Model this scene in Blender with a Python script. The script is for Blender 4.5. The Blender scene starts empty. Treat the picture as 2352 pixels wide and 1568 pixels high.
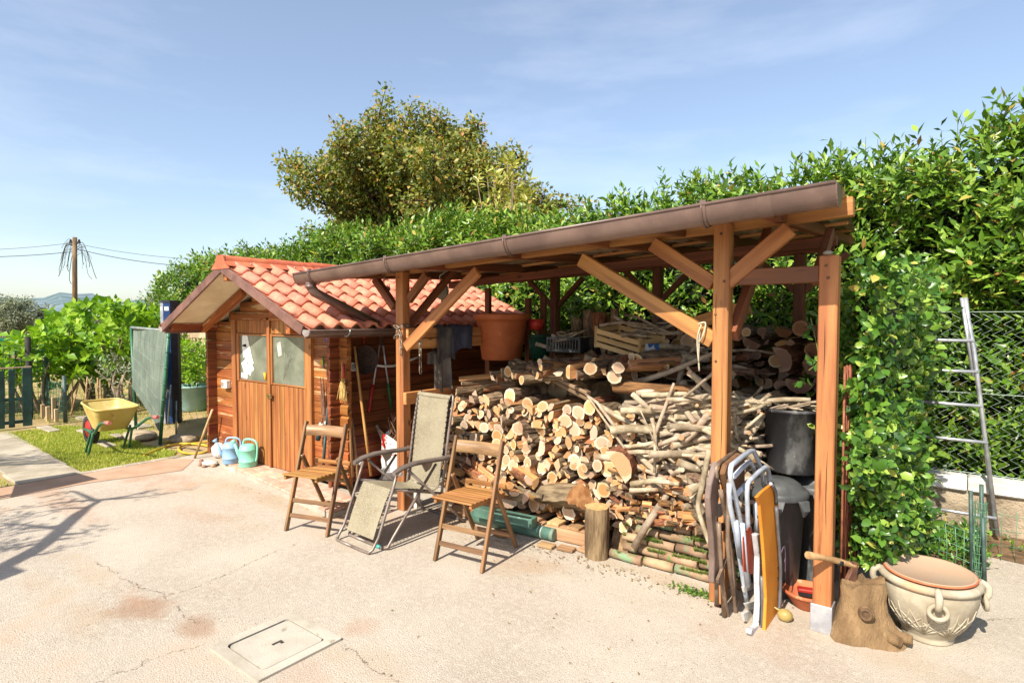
import bpy, bmesh, math, random
import numpy as np
from mathutils import Vector, Matrix, Euler
R = math.radians
random.seed(7); rng = np.random.default_rng(7)
scene = bpy.context.scene
COL = scene.collection
# ---------------------------------------------------------------- camera
EYE = 1.6; YAW = R(37.7); FPX = 1359.0; PITCH = math.atan(54/FPX)
cam_d = bpy.data.cameras.new('camera'); cam = bpy.data.objects.new('camera', cam_d); COL.objects.link(cam)
cam.location = (0, 0, EYE); cam.rotation_euler = (math.pi/2 - PITCH, 0, YAW)
cam_d.sensor_width = 36; cam_d.lens = 36*FPX/2352; cam_d.clip_end = 6000; cam_d.clip_start = .05
scene.camera = cam
# ---------------------------------------------------------------- sky, sun, exposure
SUN_EL = 44.5; SUN_AZ = 1.6
world = bpy.data.worlds.new('World'); scene.world = world; world.use_nodes = True
wn = world.node_tree; wn.nodes.clear()
wo = wn.nodes.new('ShaderNodeOutputWorld'); wb = wn.nodes.new('ShaderNodeBackground'); wb.inputs[1].default_value = .116
sky = wn.nodes.new('ShaderNodeTexSky'); sky.sky_type = 'NISHITA'; sky.sun_disc = False
sky.sun_elevation = R(SUN_EL); sky.sun_rotation = R(180); sky.altitude = 200; sky.air_density = 1.0; sky.dust_density = 1.2; sky.ozone_density = 1.6
tc = wn.nodes.new('ShaderNodeTexCoord'); mp = wn.nodes.new('ShaderNodeMapping'); mp.inputs['Scale'].default_value = (1.1, 1.1, 5)
mp.inputs['Rotation'].default_value = (0, R(4), R(20))
cn = wn.nodes.new('ShaderNodeTexNoise'); cn.inputs['Scale'].default_value = 2.2; cn.inputs['Detail'].default_value = 7; cn.inputs['Roughness'].default_value = .58
cr = wn.nodes.new('ShaderNodeValToRGB'); cr.color_ramp.elements[0].position = .46; cr.color_ramp.elements[1].position = .82
cm = wn.nodes.new('ShaderNodeMath'); cm.operation = 'MULTIPLY_ADD'; cm.inputs[1].default_value = .16; cm.inputs[2].default_value = .08
cx = wn.nodes.new('ShaderNodeMixRGB'); cx.inputs[2].default_value = (8.6, 8.7, 9.0, 1)
wn.links.new(tc.outputs['Generated'], mp.inputs[0]); wn.links.new(mp.outputs[0], cn.inputs['Vector']); wn.links.new(cn.outputs[0], cr.inputs[0])
wn.links.new(cr.outputs[0], cm.inputs[0]); wn.links.new(cm.outputs[0], cx.inputs[0]); wn.links.new(sky.outputs[0], cx.inputs[1])
wn.links.new(cx.outputs[0], wb.inputs[0]); wn.links.new(wb.outputs[0], wo.inputs[0])
sl = bpy.data.lights.new('sun', 'SUN'); sl.energy = 5.0; sl.angle = R(.5); sl.color = (1, .93, .82)
sun = bpy.data.objects.new('sun', sl); COL.objects.link(sun); sun.rotation_euler = (R(90-SUN_EL), 0, R(SUN_AZ)); sun.location = (0, -8, 9)
scene.view_settings.view_transform = 'Standard'; scene.view_settings.look = 'None'
scene.view_settings.exposure = .77; scene.view_settings.gamma = 1
# ---------------------------------------------------------------- picture rays -> real places
_fw = Vector((-math.sin(YAW)*math.cos(PITCH), math.cos(YAW)*math.cos(PITCH), -math.sin(PITCH)))
_rt = Vector((math.cos(YAW), math.sin(YAW), 0)); _up = _rt.cross(_fw); EYEP = Vector((0, 0, EYE))
def on(px, py, ax, v):
    d = _fw + _rt*((px-1176)/FPX) - _up*((py-784)/FPX)
    return EYEP + d*((v-EYEP[ax])/d[ax])
def onX(px, py, v): return on(px, py, 0, v)
def onY(px, py, v): return on(px, py, 1, v)
def G(px, py, z=0): return on(px, py, 2, z)
def V(*a): return Vector(a)
# ---------------------------------------------------------------- materials
def S(r, g, b): return tuple(((c/255)/12.92 if c/255 <= .04045 else ((c/255+.055)/1.055)**2.4) for c in (r, g, b)) + (1,)
MATS = {}
def _nodes(name):
    m = bpy.data.materials.new(name); m.use_nodes = True; nt = m.node_tree
    return m, nt, nt.nodes['Principled BSDF']
def _coords(nt, stretch, offs=True, space='Object'):
    t = nt.nodes.new('ShaderNodeTexCoord'); mp = nt.nodes.new('ShaderNodeMapping'); mp.inputs['Scale'].default_value = stretch
    src = t.outputs[space]
    if offs:
        oi = nt.nodes.new('ShaderNodeObjectInfo'); mu = nt.nodes.new('ShaderNodeVectorMath'); mu.operation = 'SCALE'
        cb = nt.nodes.new('ShaderNodeCombineXYZ')
        for i, k in enumerate((1.0, .73, .41)):
            q = nt.nodes.new('ShaderNodeMath'); q.operation = 'MULTIPLY'; q.inputs[1].default_value = 31*k
            nt.links.new(oi.outputs['Random'], q.inputs[0]); nt.links.new(q.outputs[0], cb.inputs[i])
        ad = nt.nodes.new('ShaderNodeVectorMath'); ad.operation = 'ADD'
        nt.links.new(src, ad.inputs[0]); nt.links.new(cb.outputs[0], ad.inputs[1]); src = ad.outputs[0]
    nt.links.new(src, mp.inputs[0]); return mp.outputs[0]
def _noise(nt, vec, scale, detail=6, rough=.6, dist=0):
    n = nt.nodes.new('ShaderNodeTexNoise'); n.inputs['Scale'].default_value = scale; n.inputs['Detail'].default_value = detail
    n.inputs['Roughness'].default_value = rough; n.inputs['Distortion'].default_value = dist
    nt.links.new(vec, n.inputs['Vector']); return n.outputs[0]
def _ramp(nt, fac, a, b):
    r = nt.nodes.new('ShaderNodeMapRange'); r.inputs[1].default_value = a; r.inputs[2].default_value = b; r.interpolation_type = 'SMOOTHSTEP'
    nt.links.new(fac, r.inputs[0]); return r.outputs[0]
def _mix(nt, fac, a, b, mode='MIX'):
    x = nt.nodes.new('ShaderNodeMixRGB'); x.blend_type = mode
    for i, v in ((0, fac), (1, a), (2, b)):
        if hasattr(v, 'is_linked'): nt.links.new(v, x.inputs[i])
        else: x.inputs[i].default_value = v
    return x.outputs[0]
def pm(name, c1, c2=None, rough=.6, scale=10, stretch=(1, 1, 1), bump=.15, bscale=None, metal=0, rand=.12, spots=None, lo=.35, hi=.65, spec=.4, detail=7, bdist=.01, space='Object'):
    """procedural surface: two tones by noise, per-object tone, optional spots [(colour, scale, threshold, width)], fine relief"""
    if name in MATS: return MATS[name]
    m, nt, b = _nodes(name)
    c2 = c2 or tuple(min(1, x*.62) for x in c1[:3]) + (1,)
    vec = _coords(nt, stretch, space=space)
    n = _noise(nt, vec, scale, detail)
    col = _mix(nt, _ramp(nt, n, lo, hi), c2, c1)
    for k, (sc, ss, th, wd) in enumerate(spots or []):
        n2 = _noise(nt, vec, ss, 8, .65)
        col = _mix(nt, _ramp(nt, n2, th, th+wd), col, sc)
    if rand:
        oi = nt.nodes.new('ShaderNodeObjectInfo'); hv = nt.nodes.new('ShaderNodeHueSaturation')
        mr = nt.nodes.new('ShaderNodeMapRange'); mr.inputs[3].default_value = 1-rand*1.3; mr.inputs[4].default_value = 1+rand
        nt.links.new(oi.outputs['Random'], mr.inputs[0]); nt.links.new(mr.outputs[0], hv.inputs['Value'])
        mh = nt.nodes.new('ShaderNodeMapRange'); mh.inputs[3].default_value = .5-rand*.07; mh.inputs[4].default_value = .5+rand*.07
        m7 = nt.nodes.new('ShaderNodeMath'); m7.operation = 'MULTIPLY'; m7.inputs[1].default_value = 7.31; fr = nt.nodes.new('ShaderNodeMath'); fr.operation = 'FRACT'
        nt.links.new(oi.outputs['Random'], m7.inputs[0]); nt.links.new(m7.outputs[0], fr.inputs[0]); nt.links.new(fr.outputs[0], mh.inputs[0]); nt.links.new(mh.outputs[0], hv.inputs['Hue'])
        nt.links.new(col, hv.inputs['Color']); col = hv.outputs[0]
    nt.links.new(col, b.inputs['Base Color'])
    b.inputs['Roughness'].default_value = rough; b.inputs['Metallic'].default_value = metal; b.inputs['Specular IOR Level'].default_value = spec
    if bump:
        bn = _noise(nt, vec, bscale or scale*3, 8, .7); bp = nt.nodes.new('ShaderNodeBump'); bp.inputs['Strength'].default_value = bump; bp.inputs['Distance'].default_value = bdist
        nt.links.new(bn, bp.inputs['Height']); nt.links.new(bp.outputs[0], b.inputs['Normal'])
    MATS[name] = m; return m
def wood(name, c1, c2, rough=.6, rand=.14, spots=None, bump=.25, lo=.38, hi=.66, sc=1.0, axis=0, spec=.35):
    st = [26*sc, 26*sc, 26*sc]; st[axis] = 1.6*sc
    dk = tuple(x*.5 for x in c2[:3])+(1,)
    fresh = name not in MATS
    m = pm(name, c1, c2, rough, 1.0, tuple(st), bump, 2.2, 0, rand, list(spots or [])+[(dk, 1.7, .66, .07)], lo, hi, spec, bdist=.004)
    if fresh:   # scattered knots and slow change of tone along the piece
        nt = m.node_tree; b = nt.nodes['Principled BSDF']; src = b.inputs['Base Color'].links[0].from_socket
        k = [5.5]*3; k[axis] = 2.6; vec = _coords(nt, tuple(k)); vo = nt.nodes.new('ShaderNodeTexVoronoi'); vo.inputs['Scale'].default_value = 1.6; nt.links.new(vec, vo.inputs['Vector'])
        sp_ = nt.nodes.new('ShaderNodeSeparateColor'); nt.links.new(vo.outputs['Color'], sp_.inputs[0])
        kn = nt.nodes.new('ShaderNodeMath'); kn.operation = 'MULTIPLY'; nt.links.new(_ramp(nt, vo.outputs['Distance'], .17, .05), kn.inputs[0]); nt.links.new(_ramp(nt, sp_.outputs[0], .70, .72), kn.inputs[1])
        col = _mix(nt, kn.outputs[0], src, dk)
        l2 = [3.0]*3; l2[axis] = 1.1; col = _mix(nt, _ramp(nt, _noise(nt, _coords(nt, tuple(l2)), 1.0, 4), .35, .7), col, tuple(x*.72 for x in c1[:3])+(1,)) if False else _mix(nt, .55, col, _mix(nt, _ramp(nt, _noise(nt, _coords(nt, tuple(l2)), 1.0, 5), .3, .72), (.62, .62, .62, 1), (1.12, 1.1, 1.06, 1)), 'MULTIPLY')
        nt.links.new(col, b.inputs['Base Color'])
    return m
def leafmat(name, stops, rough=.42, trans=.3, spec=.45):
    m, nt, b = _nodes(name)
    at = nt.nodes.new('ShaderNodeAttribute'); at.attribute_name = 'rnd'
    oi = nt.nodes.new('ShaderNodeObjectInfo'); ad = nt.nodes.new('ShaderNodeMath'); ad.operation = 'ADD'
    nt.links.new(at.outputs['Fac'], ad.inputs[0]); 
    ob_ = nt.nodes.new('ShaderNodeMath'); ob_.operation = 'MULTIPLY'; ob_.inputs[1].default_value = .999
    nt.links.new(oi.outputs['Random'], ob_.inputs[0]); nt.links.new(ob_.outputs[0], ad.inputs[1])
    fr = nt.nodes.new('ShaderNodeMath'); fr.operation = 'FRACT'; nt.links.new(ad.outputs[0], fr.inputs[0])
    rp = nt.nodes.new('ShaderNodeValToRGB'); els = rp.color_ramp.elements
    while len(els) < len(stops): els.new(.5)
    for e, (p, c) in zip(els, stops): e.position = p; e.color = c
    nt.links.new(fr.outputs[0], rp.inputs[0]); nt.links.new(rp.outputs[0], b.inputs['Base Color'])
    b.inputs['Roughness'].default_value = rough; b.inputs['Specular IOR Level'].default_value = spec
    tr = nt.nodes.new('ShaderNodeBsdfTranslucent'); br = nt.nodes.new('ShaderNodeMixRGB'); br.blend_type = 'MULTIPLY'; br.inputs[0].default_value = 1; br.inputs[2].default_value = (1.5, 1.6, .6, 1)
    nt.links.new(rp.outputs[0], br.inputs[1]); nt.links.new(br.outputs[0], tr.inputs[0])
    mx = nt.nodes.new('ShaderNodeMixShader'); mx.inputs[0].default_value = trans
    nt.links.new(b.outputs[0], mx.inputs[1]); nt.links.new(tr.outputs[0], mx.inputs[2]); nt.links.new(mx.outputs[0], nt.nodes['Material Output'].inputs[0])
    MATS[name] = m; return m
def cutwood(name, heart, sap, ring=.5):
    """sawn end of a log: growth rings round the object's Y axis, pale sapwood rim"""
    m, nt, b = _nodes(name)
    t = nt.nodes.new('ShaderNodeTexCoord'); mp = nt.nodes.new('ShaderNodeMapping'); mp.inputs['Scale'].default_value = (1, 0, 1)
    nt.links.new(t.outputs['Object'], mp.inputs[0]); le = nt.nodes.new('ShaderNodeVectorMath'); le.operation = 'LENGTH'
    nz = _noise(nt, t.outputs['Object'], 3, 4); nt.links.new(mp.outputs[0], le.inputs[0])
    ad = nt.nodes.new('ShaderNodeMath'); ad.operation = 'MULTIPLY_ADD'; ad.inputs[1].default_value = .22; nt.links.new(nz, ad.inputs[0]); nt.links.new(le.outputs['Value'], ad.inputs[2])
    w = nt.nodes.new('ShaderNodeMath'); w.operation = 'MULTIPLY'; w.inputs[1].default_value = 42; nt.links.new(ad.outputs[0], w.inputs[0])
    sn = nt.nodes.new('ShaderNodeMath'); sn.operation = 'SINE'; nt.links.new(w.outputs[0], sn.inputs[0])
    col = _mix(nt, _ramp(nt, ad.outputs[0], .72, .98), heart, sap)
    dk = tuple(x*.8 for x in heart[:3])+(1,)
    rg = nt.nodes.new('ShaderNodeMath'); rg.operation = 'MULTIPLY'; rg.inputs[1].default_value = ring; nt.links.new(_ramp(nt, sn.outputs[0], -.2, 1), rg.inputs[0])
    col = _mix(nt, rg.outputs[0], col, dk)
    col = _mix(nt, _ramp(nt, _noise(nt, t.outputs['Object'], 9, 6), .55, .8), col, dk)
    oi = nt.nodes.new('ShaderNodeObjectInfo'); hv = nt.nodes.new('ShaderNodeHueSaturation'); mr = nt.nodes.new('ShaderNodeMapRange'); mr.inputs[3].default_value = .58; mr.inputs[4].default_value = 1.15
    nt.links.new(oi.outputs['Random'], mr.inputs[0]); nt.links.new(mr.outputs[0], hv.inputs['Value']); nt.links.new(col, hv.inputs['Color'])
    q7 = nt.nodes.new('ShaderNodeMath'); q7.operation = 'MULTIPLY'; q7.inputs[1].default_value = 9.7; qf = nt.nodes.new('ShaderNodeMath'); qf.operation = 'FRACT'; qm = nt.nodes.new('ShaderNodeMapRange'); qm.inputs[3].default_value = .62; qm.inputs[4].default_value = 1.05
    nt.links.new(oi.outputs['Random'], q7.inputs[0]); nt.links.new(q7.outputs[0], qf.inputs[0]); nt.links.new(qf.outputs[0], qm.inputs[0]); nt.links.new(qm.outputs[0], hv.inputs['Saturation'])
    nt.links.new(hv.outputs[0], b.inputs['Base Color']); b.inputs['Roughness'].default_value = .75; b.inputs['Specular IOR Level'].default_value = .2
    bp = nt.nodes.new('ShaderNodeBump'); bp.inputs['Strength'].default_value = .35; bp.inputs['Distance'].default_value = .03
    nt.links.new(_noise(nt, t.outputs['Object'], 14, 6), bp.inputs['Height']); nt.links.new(bp.outputs[0], b.inputs['Normal'])
    MATS[name] = m; return m
# ---------------------------------------------------------------- mesh building
class MB:
    def __init__(s): s.v = []; s.f = []; s.m = []; s.s = []; s.mi = 0
    def add(s, vs, fs, smooth=False):
        o = len(s.v); s.v += [Vector(v) for v in vs]
        for f in fs: s.f.append(tuple(i+o for i in f)); s.m.append(s.mi); s.s.append(smooth)
        return s
    def box(s, c, d, M=None):
        hx, hy, hz = d[0]/2, d[1]/2, d[2]/2; vs = [Vector((x*hx, y*hy, z*hz)) for x in (-1, 1) for y in (-1, 1) for z in (-1, 1)]
        if M is not None: vs = [M @ v for v in vs]
        c = Vector(c); return s.add([v+c for v in vs], [(0, 1, 3, 2), (4, 6, 7, 5), (0, 4, 5, 1), (2, 3, 7, 6), (0, 2, 6, 4), (1, 5, 7, 3)])
    def bar(s, p0, p1, w, h, up=(0, 0, 1)):
        p0, p1 = Vector(p0), Vector(p1); d = (p1-p0); L = d.length; d.normalize(); u = Vector(up)
        sd = d.cross(u)
        if sd.length < 1e-4: sd = d.cross(Vector((0, 1, 0)))
        sd.normalize(); u = sd.cross(d)
        M = Matrix((d, sd, u)).transposed(); return s.box((p0+p1)/2, (L, w, h), M)
    def tube(s, pts, r, n=8, caps=True, closed=False, flat=False):
        pts = [Vector(p) for p in pts]; k = len(pts); rs = r if isinstance(r, (list, tuple)) else [r]*k
        t0 = (pts[1]-pts[0]).normalized(); a = Vector((0, 0, 1)) if abs(t0.z) < .9 else Vector((1, 0, 0)); nrm = (a-t0*a.dot(t0)).normalized()
        vs = []
        for i, p in enumerate(pts):
            if closed: t = (pts[(i+1) % k]-pts[i-1]).normalized()
            elif i == 0: t = t0
            elif i == k-1: t = (pts[i]-pts[i-1]).normalized()
            else:
                t = ((pts[i+1]-p).normalized()+(p-pts[i-1]).normalized())
                t = t.normalized() if t.length > 1e-6 else (pts[i+1]-p).normalized()
            nrm = (nrm-t*nrm.dot(t)); nrm = nrm.normalized() if nrm.length > 1e-6 else t.orthogonal().normalized(); bn = t.cross(nrm)
            for j in range(n):
                a_ = 2*math.pi*j/n; vs.append(p+(nrm*math.cos(a_)+bn*math.sin(a_))*rs[i])
        fs = []
        for i in range(k if closed else k-1):
            i2 = (i+1) % k
            for j in range(n): fs.append((i*n+j, i*n+(j+1) % n, i2*n+(j+1) % n, i2*n+j))
        s.add(vs, fs, not flat)
        if caps and not closed:
            o = len(s.v)-len(vs)
            for f in (tuple(range(o+n-1, o-1, -1)), tuple(range(o+(k-1)*n, o+k*n))): s.f.append(f); s.m.append(s.mi); s.s.append(False)
        return s
    def lathe(s, prof, n=24, c=(0, 0, 0), M=None, close=False, a0=0, a1=2*math.pi, smooth=True):
        vs = []; c = Vector(c); full = abs(a1-a0-2*math.pi) < 1e-6; cols = n if full else n+1
        for (r, z) in prof:
            for j in range(cols):
                a = a0+(a1-a0)*j/n; v = Vector((r*math.cos(a), r*math.sin(a), z)); vs.append((M @ v if M is not None else v)+c)
        fs = []; k = len(prof)
        for i in range(k if close else k-1):
            i2 = (i+1) % k
            for j in range(n): j2 = (j+1) % cols; fs.append((i*cols+j, i*cols+j2, i2*cols+j2, i2*cols+j))
        return s.add(vs, fs, smooth)
    def prism(s, pts, off):
        """flat outline (list of 3-D points) swept by vector off"""
        n = len(pts); off = Vector(off); vs = [Vector(p) for p in pts]; vs += [v+off for v in vs]
        return s.add(vs, [tuple(range(n-1, -1, -1)), tuple(range(n, 2*n))]+[(i, (i+1) % n, (i+1) % n+n, i+n) for i in range(n)])
    def grid(s, P, smooth=True, closed_u=False):
        """P: list of rows of points"""
        r, c = len(P), len(P[0]); vs = [p for row in P for p in row]
        return s.add(vs, [(i*c+j, i*c+(j+1) % c, (i+1)*c+(j+1) % c, (i+1)*c+j) for i in range(r-1) for j in range(c if closed_u else c-1)], smooth)
    def ball(s, c, r, n=10, k=6, sc=(1, 1, 1)):
        c = Vector(c); P = []
        for i in range(k+1):
            a = math.pi*i/k; P.append([c+Vector((r*math.sin(a)*math.cos(2*math.pi*j/n)*sc[0], r*math.sin(a)*math.sin(2*math.pi*j/n)*sc[1], r*math.cos(a)*sc[2])) for j in range(n)])
        return s.grid(P, True, True)
WM = {}
def mesh_of(mb, name, mats, bevel=0, inv=None, solid=0):
    me = bpy.data.meshes.new(name)
    vs = [inv @ v for v in mb.v] if inv is not None else mb.v
    me.from_pydata([tuple(v) for v in vs], [], mb.f)
    me.polygons.foreach_set('material_index', mb.m); me.polygons.foreach_set('use_smooth', mb.s)
    for m in (mats if isinstance(mats, (list, tuple)) else [mats]): me.materials.append(m)
    if bevel or True:
        bm = bmesh.new(); bm.from_mesh(me); bmesh.ops.recalc_face_normals(bm, faces=bm.faces)
        if bevel: bmesh.ops.bevel(bm, geom=list(bm.edges), offset=bevel, segments=1, affect='EDGES', clamp_overlap=True)
        bm.to_mesh(me); bm.free()
    me.update(); return me
def setp(o, label=None, cat=None, group=None, kind=None):
    for k, v in (('label', label), ('category', cat), ('group', group), ('kind', kind)):
        if v: o[k] = v
    return o
def thing(name, label, cat, loc=(0, 0, 0), rz=0, group=None, M=None):
    o = bpy.data.objects.new(name, None); COL.objects.link(o); o.empty_display_size = .05
    M = M if M is not None else Matrix.Translation(Vector(loc)) @ Matrix.Rotation(rz, 4, 'Z')
    o.matrix_world = M; WM[o.name] = M.copy(); return setp(o, label, cat, group)
def part(name, mb, mats, parent, local=False, bevel=0, label=None, kind=None):
    """a mesh child of a thing or part; mb in world coordinates unless local"""
    PM = WM[parent.name]; me = mesh_of(mb, name, mats, bevel, None if local else PM.inverted())
    o = bpy.data.objects.new(name, me); COL.objects.link(o); o.parent = parent; WM[o.name] = PM.copy()
    return setp(o, label, None, None, kind)
def pinst(name, me, parent, M, label=None):
    """child sharing mesh data, M = world matrix"""
    PM = WM[parent.name]; o = bpy.data.objects.new(name, me); COL.objects.link(o); o.parent = parent
    o.matrix_local = PM.inverted() @ M; WM[o.name] = M.copy(); return setp(o, label)
def single(name, mb, mats, label, cat, loc=(0, 0, 0), group=None, kind=None, bevel=0):
    T = Matrix.Translation(Vector(loc)); me = mesh_of(mb, name, mats, bevel, T.inverted()); o = bpy.data.objects.new(name, me); COL.objects.link(o)
    o.matrix_world = T; WM[o.name] = T; return setp(o, label, cat, group, kind)
def inst(name, me, M, label, cat, group=None):
    o = bpy.data.objects.new(name, me); COL.objects.link(o); o.matrix_world = M; WM[o.name] = M.copy(); return setp(o, label, cat, group)
BOXM = {}
def beam(name, p0, p1, w, h, mat, parent, up=(0, 0, 1), bev=.004, label=None):
    """timber of width w and height h from p0 to p1, grain along its own X axis"""
    p0, p1 = Vector(p0), Vector(p1); d = p1-p0; L = d.length; d = d.normalized(); u = Vector(up); sd = u.cross(d)
    if sd.length < 1e-3: sd = Vector((0, 1, 0)).cross(d)
    sd.normalize(); u = d.cross(sd)
    M = Matrix((d, sd, u)).transposed().to_4x4(); M.translation = (p0+p1)/2
    key = (round(L, 3), w, h, mat.name, bev)
    if key not in BOXM: BOXM[key] = mesh_of(MB().box((0, 0, 0), (L, w, h)), name, mat, bev)
    if parent is None: return BOXM[key], M
    return pinst(name, BOXM[key], parent, M, label)
def npmesh(name, verts, faces, mat, rnd=None, smooth=True):
    """fast mesh from numpy arrays, all faces with the same corner count"""
    me = bpy.data.meshes.new(name); n, k = faces.shape
    me.vertices.add(len(verts)); me.vertices.foreach_set('co', verts.astype(np.float32).ravel())
    me.loops.add(n*k); me.loops.foreach_set('vertex_index', faces.astype(np.int32).ravel())
    me.polygons.add(n); me.polygons.foreach_set('loop_start', np.arange(0, n*k, k, dtype=np.int32))
    me.polygons.foreach_set('use_smooth', np.full(n, smooth)); me.update(calc_edges=True)
    if rnd is not None:
        a = me.attributes.new('rnd', 'FLOAT', 'POINT'); a.data.foreach_set('value', rnd.astype(np.float32))
    me.materials.append(mat); return me
# ---------------------------------------------------------------- foliage tools
LT4 = np.array([(0, 0, 0), (.45, .5, .16), (.45, -.5, .16), (1, 0, -.12), (.48, 0, 0)]); LF4 = np.array([(0, 2, 4), (2, 3, 4), (0, 4, 1), (4, 3, 1)])
LT8 = np.array([(0, 0, 0), (.28, .42, .13), (.28, 0, 0), (.28, -.42, .13), (.66, .40, .10), (.66, 0, -.03), (.66, -.40, .10), (1, 0, -.16)])
LF8 = np.array([(0, 3, 2), (0, 2, 1), (2, 3, 6), (2, 6, 5), (1, 2, 5), (1, 5, 4), (5, 6, 7), (5, 7, 4)])
def unit(a): return a/np.maximum(np.linalg.norm(a, axis=-1, keepdims=True), 1e-9)
def leaf_mesh(name, pos, d, nrm, L, W, mat, rich=False):
    T, F = (LT8, LF8) if rich else (LT4, LF4)
    d = unit(d); sd = unit(np.cross(nrm, d)); nn = np.cross(d, sd)
    v = pos[:, None] + d[:, None]*(T[None, :, 0:1]*L[:, None, None]) + sd[:, None]*(T[None, :, 1:2]*W[:, None, None]) + nn[:, None]*(T[None, :, 2:3]*W[:, None, None])
    n = len(pos); f = (F[None]+(np.arange(n)*len(T))[:, None, None]).reshape(-1, 3)
    return npmesh(name, v.reshape(-1, 3), f, mat, np.repeat(rng.random(n), len(T)))
def shoots(base, dr, ln, k, L, W, jit=.35, droop=.15):
    """leaf positions/directions in a spiral up each shoot"""
    N = len(base); dr = unit(dr); P, D, NN = [], [], []
    a = np.cross(dr, np.array([.3, .2, .93])); a = unit(a); b = np.cross(dr, a); ph0 = rng.random(N)*6.28
    for j in range(k):
        t = (j+.6)/k; ph = ph0+j*2.4; rad = a*np.cos(ph)[:, None]+b*np.sin(ph)[:, None]
        al = np.radians(82-48*t+rng.normal(0, 9, N))[:, None]
        ld = dr*np.cos(al)+rad*np.sin(al); ld[:, 2] -= droop*(1-t); nn = dr*np.sin(al)-rad*np.cos(al)+rng.normal(0, jit, (N, 3))
        P.append(base+dr*(ln*t)[:, None]); D.append(ld+rng.normal(0, .12, (N, 3))); NN.append(nn)
    P, D, NN = map(np.concatenate, (P, D, NN)); n = len(P)
    sz = rng.uniform(.45, 1.25, n); return P, D, NN, L*sz, W*sz*rng.uniform(.85, 1.15, n)
def leaf_parts(parent, arr, mat, unit_me, count=300, score=None):
    """the largest-showing leaves as parts of their own, the rest joined"""
    P, D, NN, L, W = arr; cam_p = np.array([0, 0, EYE])
    dist = np.linalg.norm(P-cam_p, axis=1); sc = dist if score is None else score
    sc = np.where(inview(P), sc, 1e9); idx = np.argsort(sc)[:count]; mask = np.ones(len(P), bool); mask[idx] = False
    d = unit(D); sd = unit(np.cross(NN, d)); nn = np.cross(d, sd)
    for i in idx:
        M = Matrix((Vector(d[i])*L[i], Vector(sd[i])*W[i], Vector(nn[i])*W[i])).transposed().to_4x4(); M.translation = Vector(P[i])
        pinst('leaf', unit_me, parent, M)
    o = bpy.data.objects.new('foliage', leaf_mesh('foliage', P[mask], D[mask], NN[mask], L[mask], W[mask], mat, len(P) < 40000)); COL.objects.link(o)
    o.parent = parent; o.matrix_local = WM[parent.name].inverted(); o['kind'] = 'stuff'; return o
def inview(P, m=40):
    d = P-np.array([0, 0, EYE]); z = d @ np.array(_fw); x = d @ np.array(_rt); y = d @ np.array(_up); z = np.where(z < .1, .1, z)
    px = 1176+FPX*x/z; py = 784-FPX*y/z; return (px > -m) & (px < 2352+m) & (py > -m) & (py < 1568+m) & (z > .2)
def foliage(parent, arr, mat, name='foliage', rich=False):
    P, D, NN, L, W = arr; o = bpy.data.objects.new(name, leaf_mesh(name, P, D, NN, L, W, mat, rich)); COL.objects.link(o)
    o.parent = parent; o.matrix_local = WM[parent.name].inverted(); o['kind'] = 'stuff'; return o
def cat_arr(*arrs): return tuple(np.concatenate(x) for x in zip(*arrs))
laurel = leafmat('laurel_leaf', [(0, S(50, 80, 24)), (.35, S(84, 118, 34)), (.7, S(112, 146, 48)), (.93, S(146, 170, 68)), (.975, S(168, 150, 74)), (1, S(140, 96, 56))], rough=.34, trans=.2, spec=.4)
ivyleaf = leafmat('shrub_leaf', [(0, S(44, 78, 26)), (.45, S(72, 112, 38)), (.8, S(108, 144, 52)), (.96, S(150, 176, 72)), (1, S(176, 160, 80))], rough=.34, trans=.2, spec=.5)
autumn = leafmat('autumn_leaf', [(0, S(78, 96, 38)), (.4, S(110, 122, 52)), (.7, S(138, 138, 62)), (.9, S(172, 150, 72)), (1, S(164, 108, 56))], rough=.5, trans=.28)
magno = leafmat('broad_leaf', [(0, S(120, 132, 54)), (.5, S(170, 172, 84)), (.85, S(196, 186, 108)), (1, S(160, 112, 66))], rough=.4, trans=.25)
limeleaf = leafmat('lime_leaf', [(0, S(70, 108, 24)), (.4, S(112, 152, 34)), (.8, S(150, 182, 48)), (1, S(172, 196, 70))], rough=.38, trans=.35)
olive = leafmat('olive_leaf', [(0, S(84, 96, 74)), (.5, S(122, 130, 104)), (1, S(160, 162, 132))], rough=.55, trans=.15)
dryleaf = leafmat('dry_leaf', [(0, S(92, 66, 38)), (.6, S(130, 98, 58)), (1, S(120, 122, 56))], rough=.8, trans=.1)
def unit_leaf(mat):
    return npmesh('leaf', LT8.astype(float), LF8, mat, np.zeros(8))
bark_tree = pm('tree_bark', S(104, 88, 70), S(58, 48, 38), .9, 14, (1, 1, .3), .7, 30)
# ---------------------------------------------------------------- setting
def sheet(name, pts, z, mat, sub=0):
    mb = MB(); mb.add([(x, y, z) for x, y in pts], [tuple(range(len(pts)))]); o = single(name, mb, mat, None, None, kind='structure'); return o
soil = pm('soil', S(150, 124, 92), S(104, 84, 58), .95, 1.2, (1, 1, 1), .6, 30, rand=0, spots=[(S(132, 130, 70), .5, .5, .2)], bdist=.03)
sheet('ground', [(-2500, -300), (400, -300), (400, 2500), (-2500, 2500)], -.02, soil)
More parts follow.
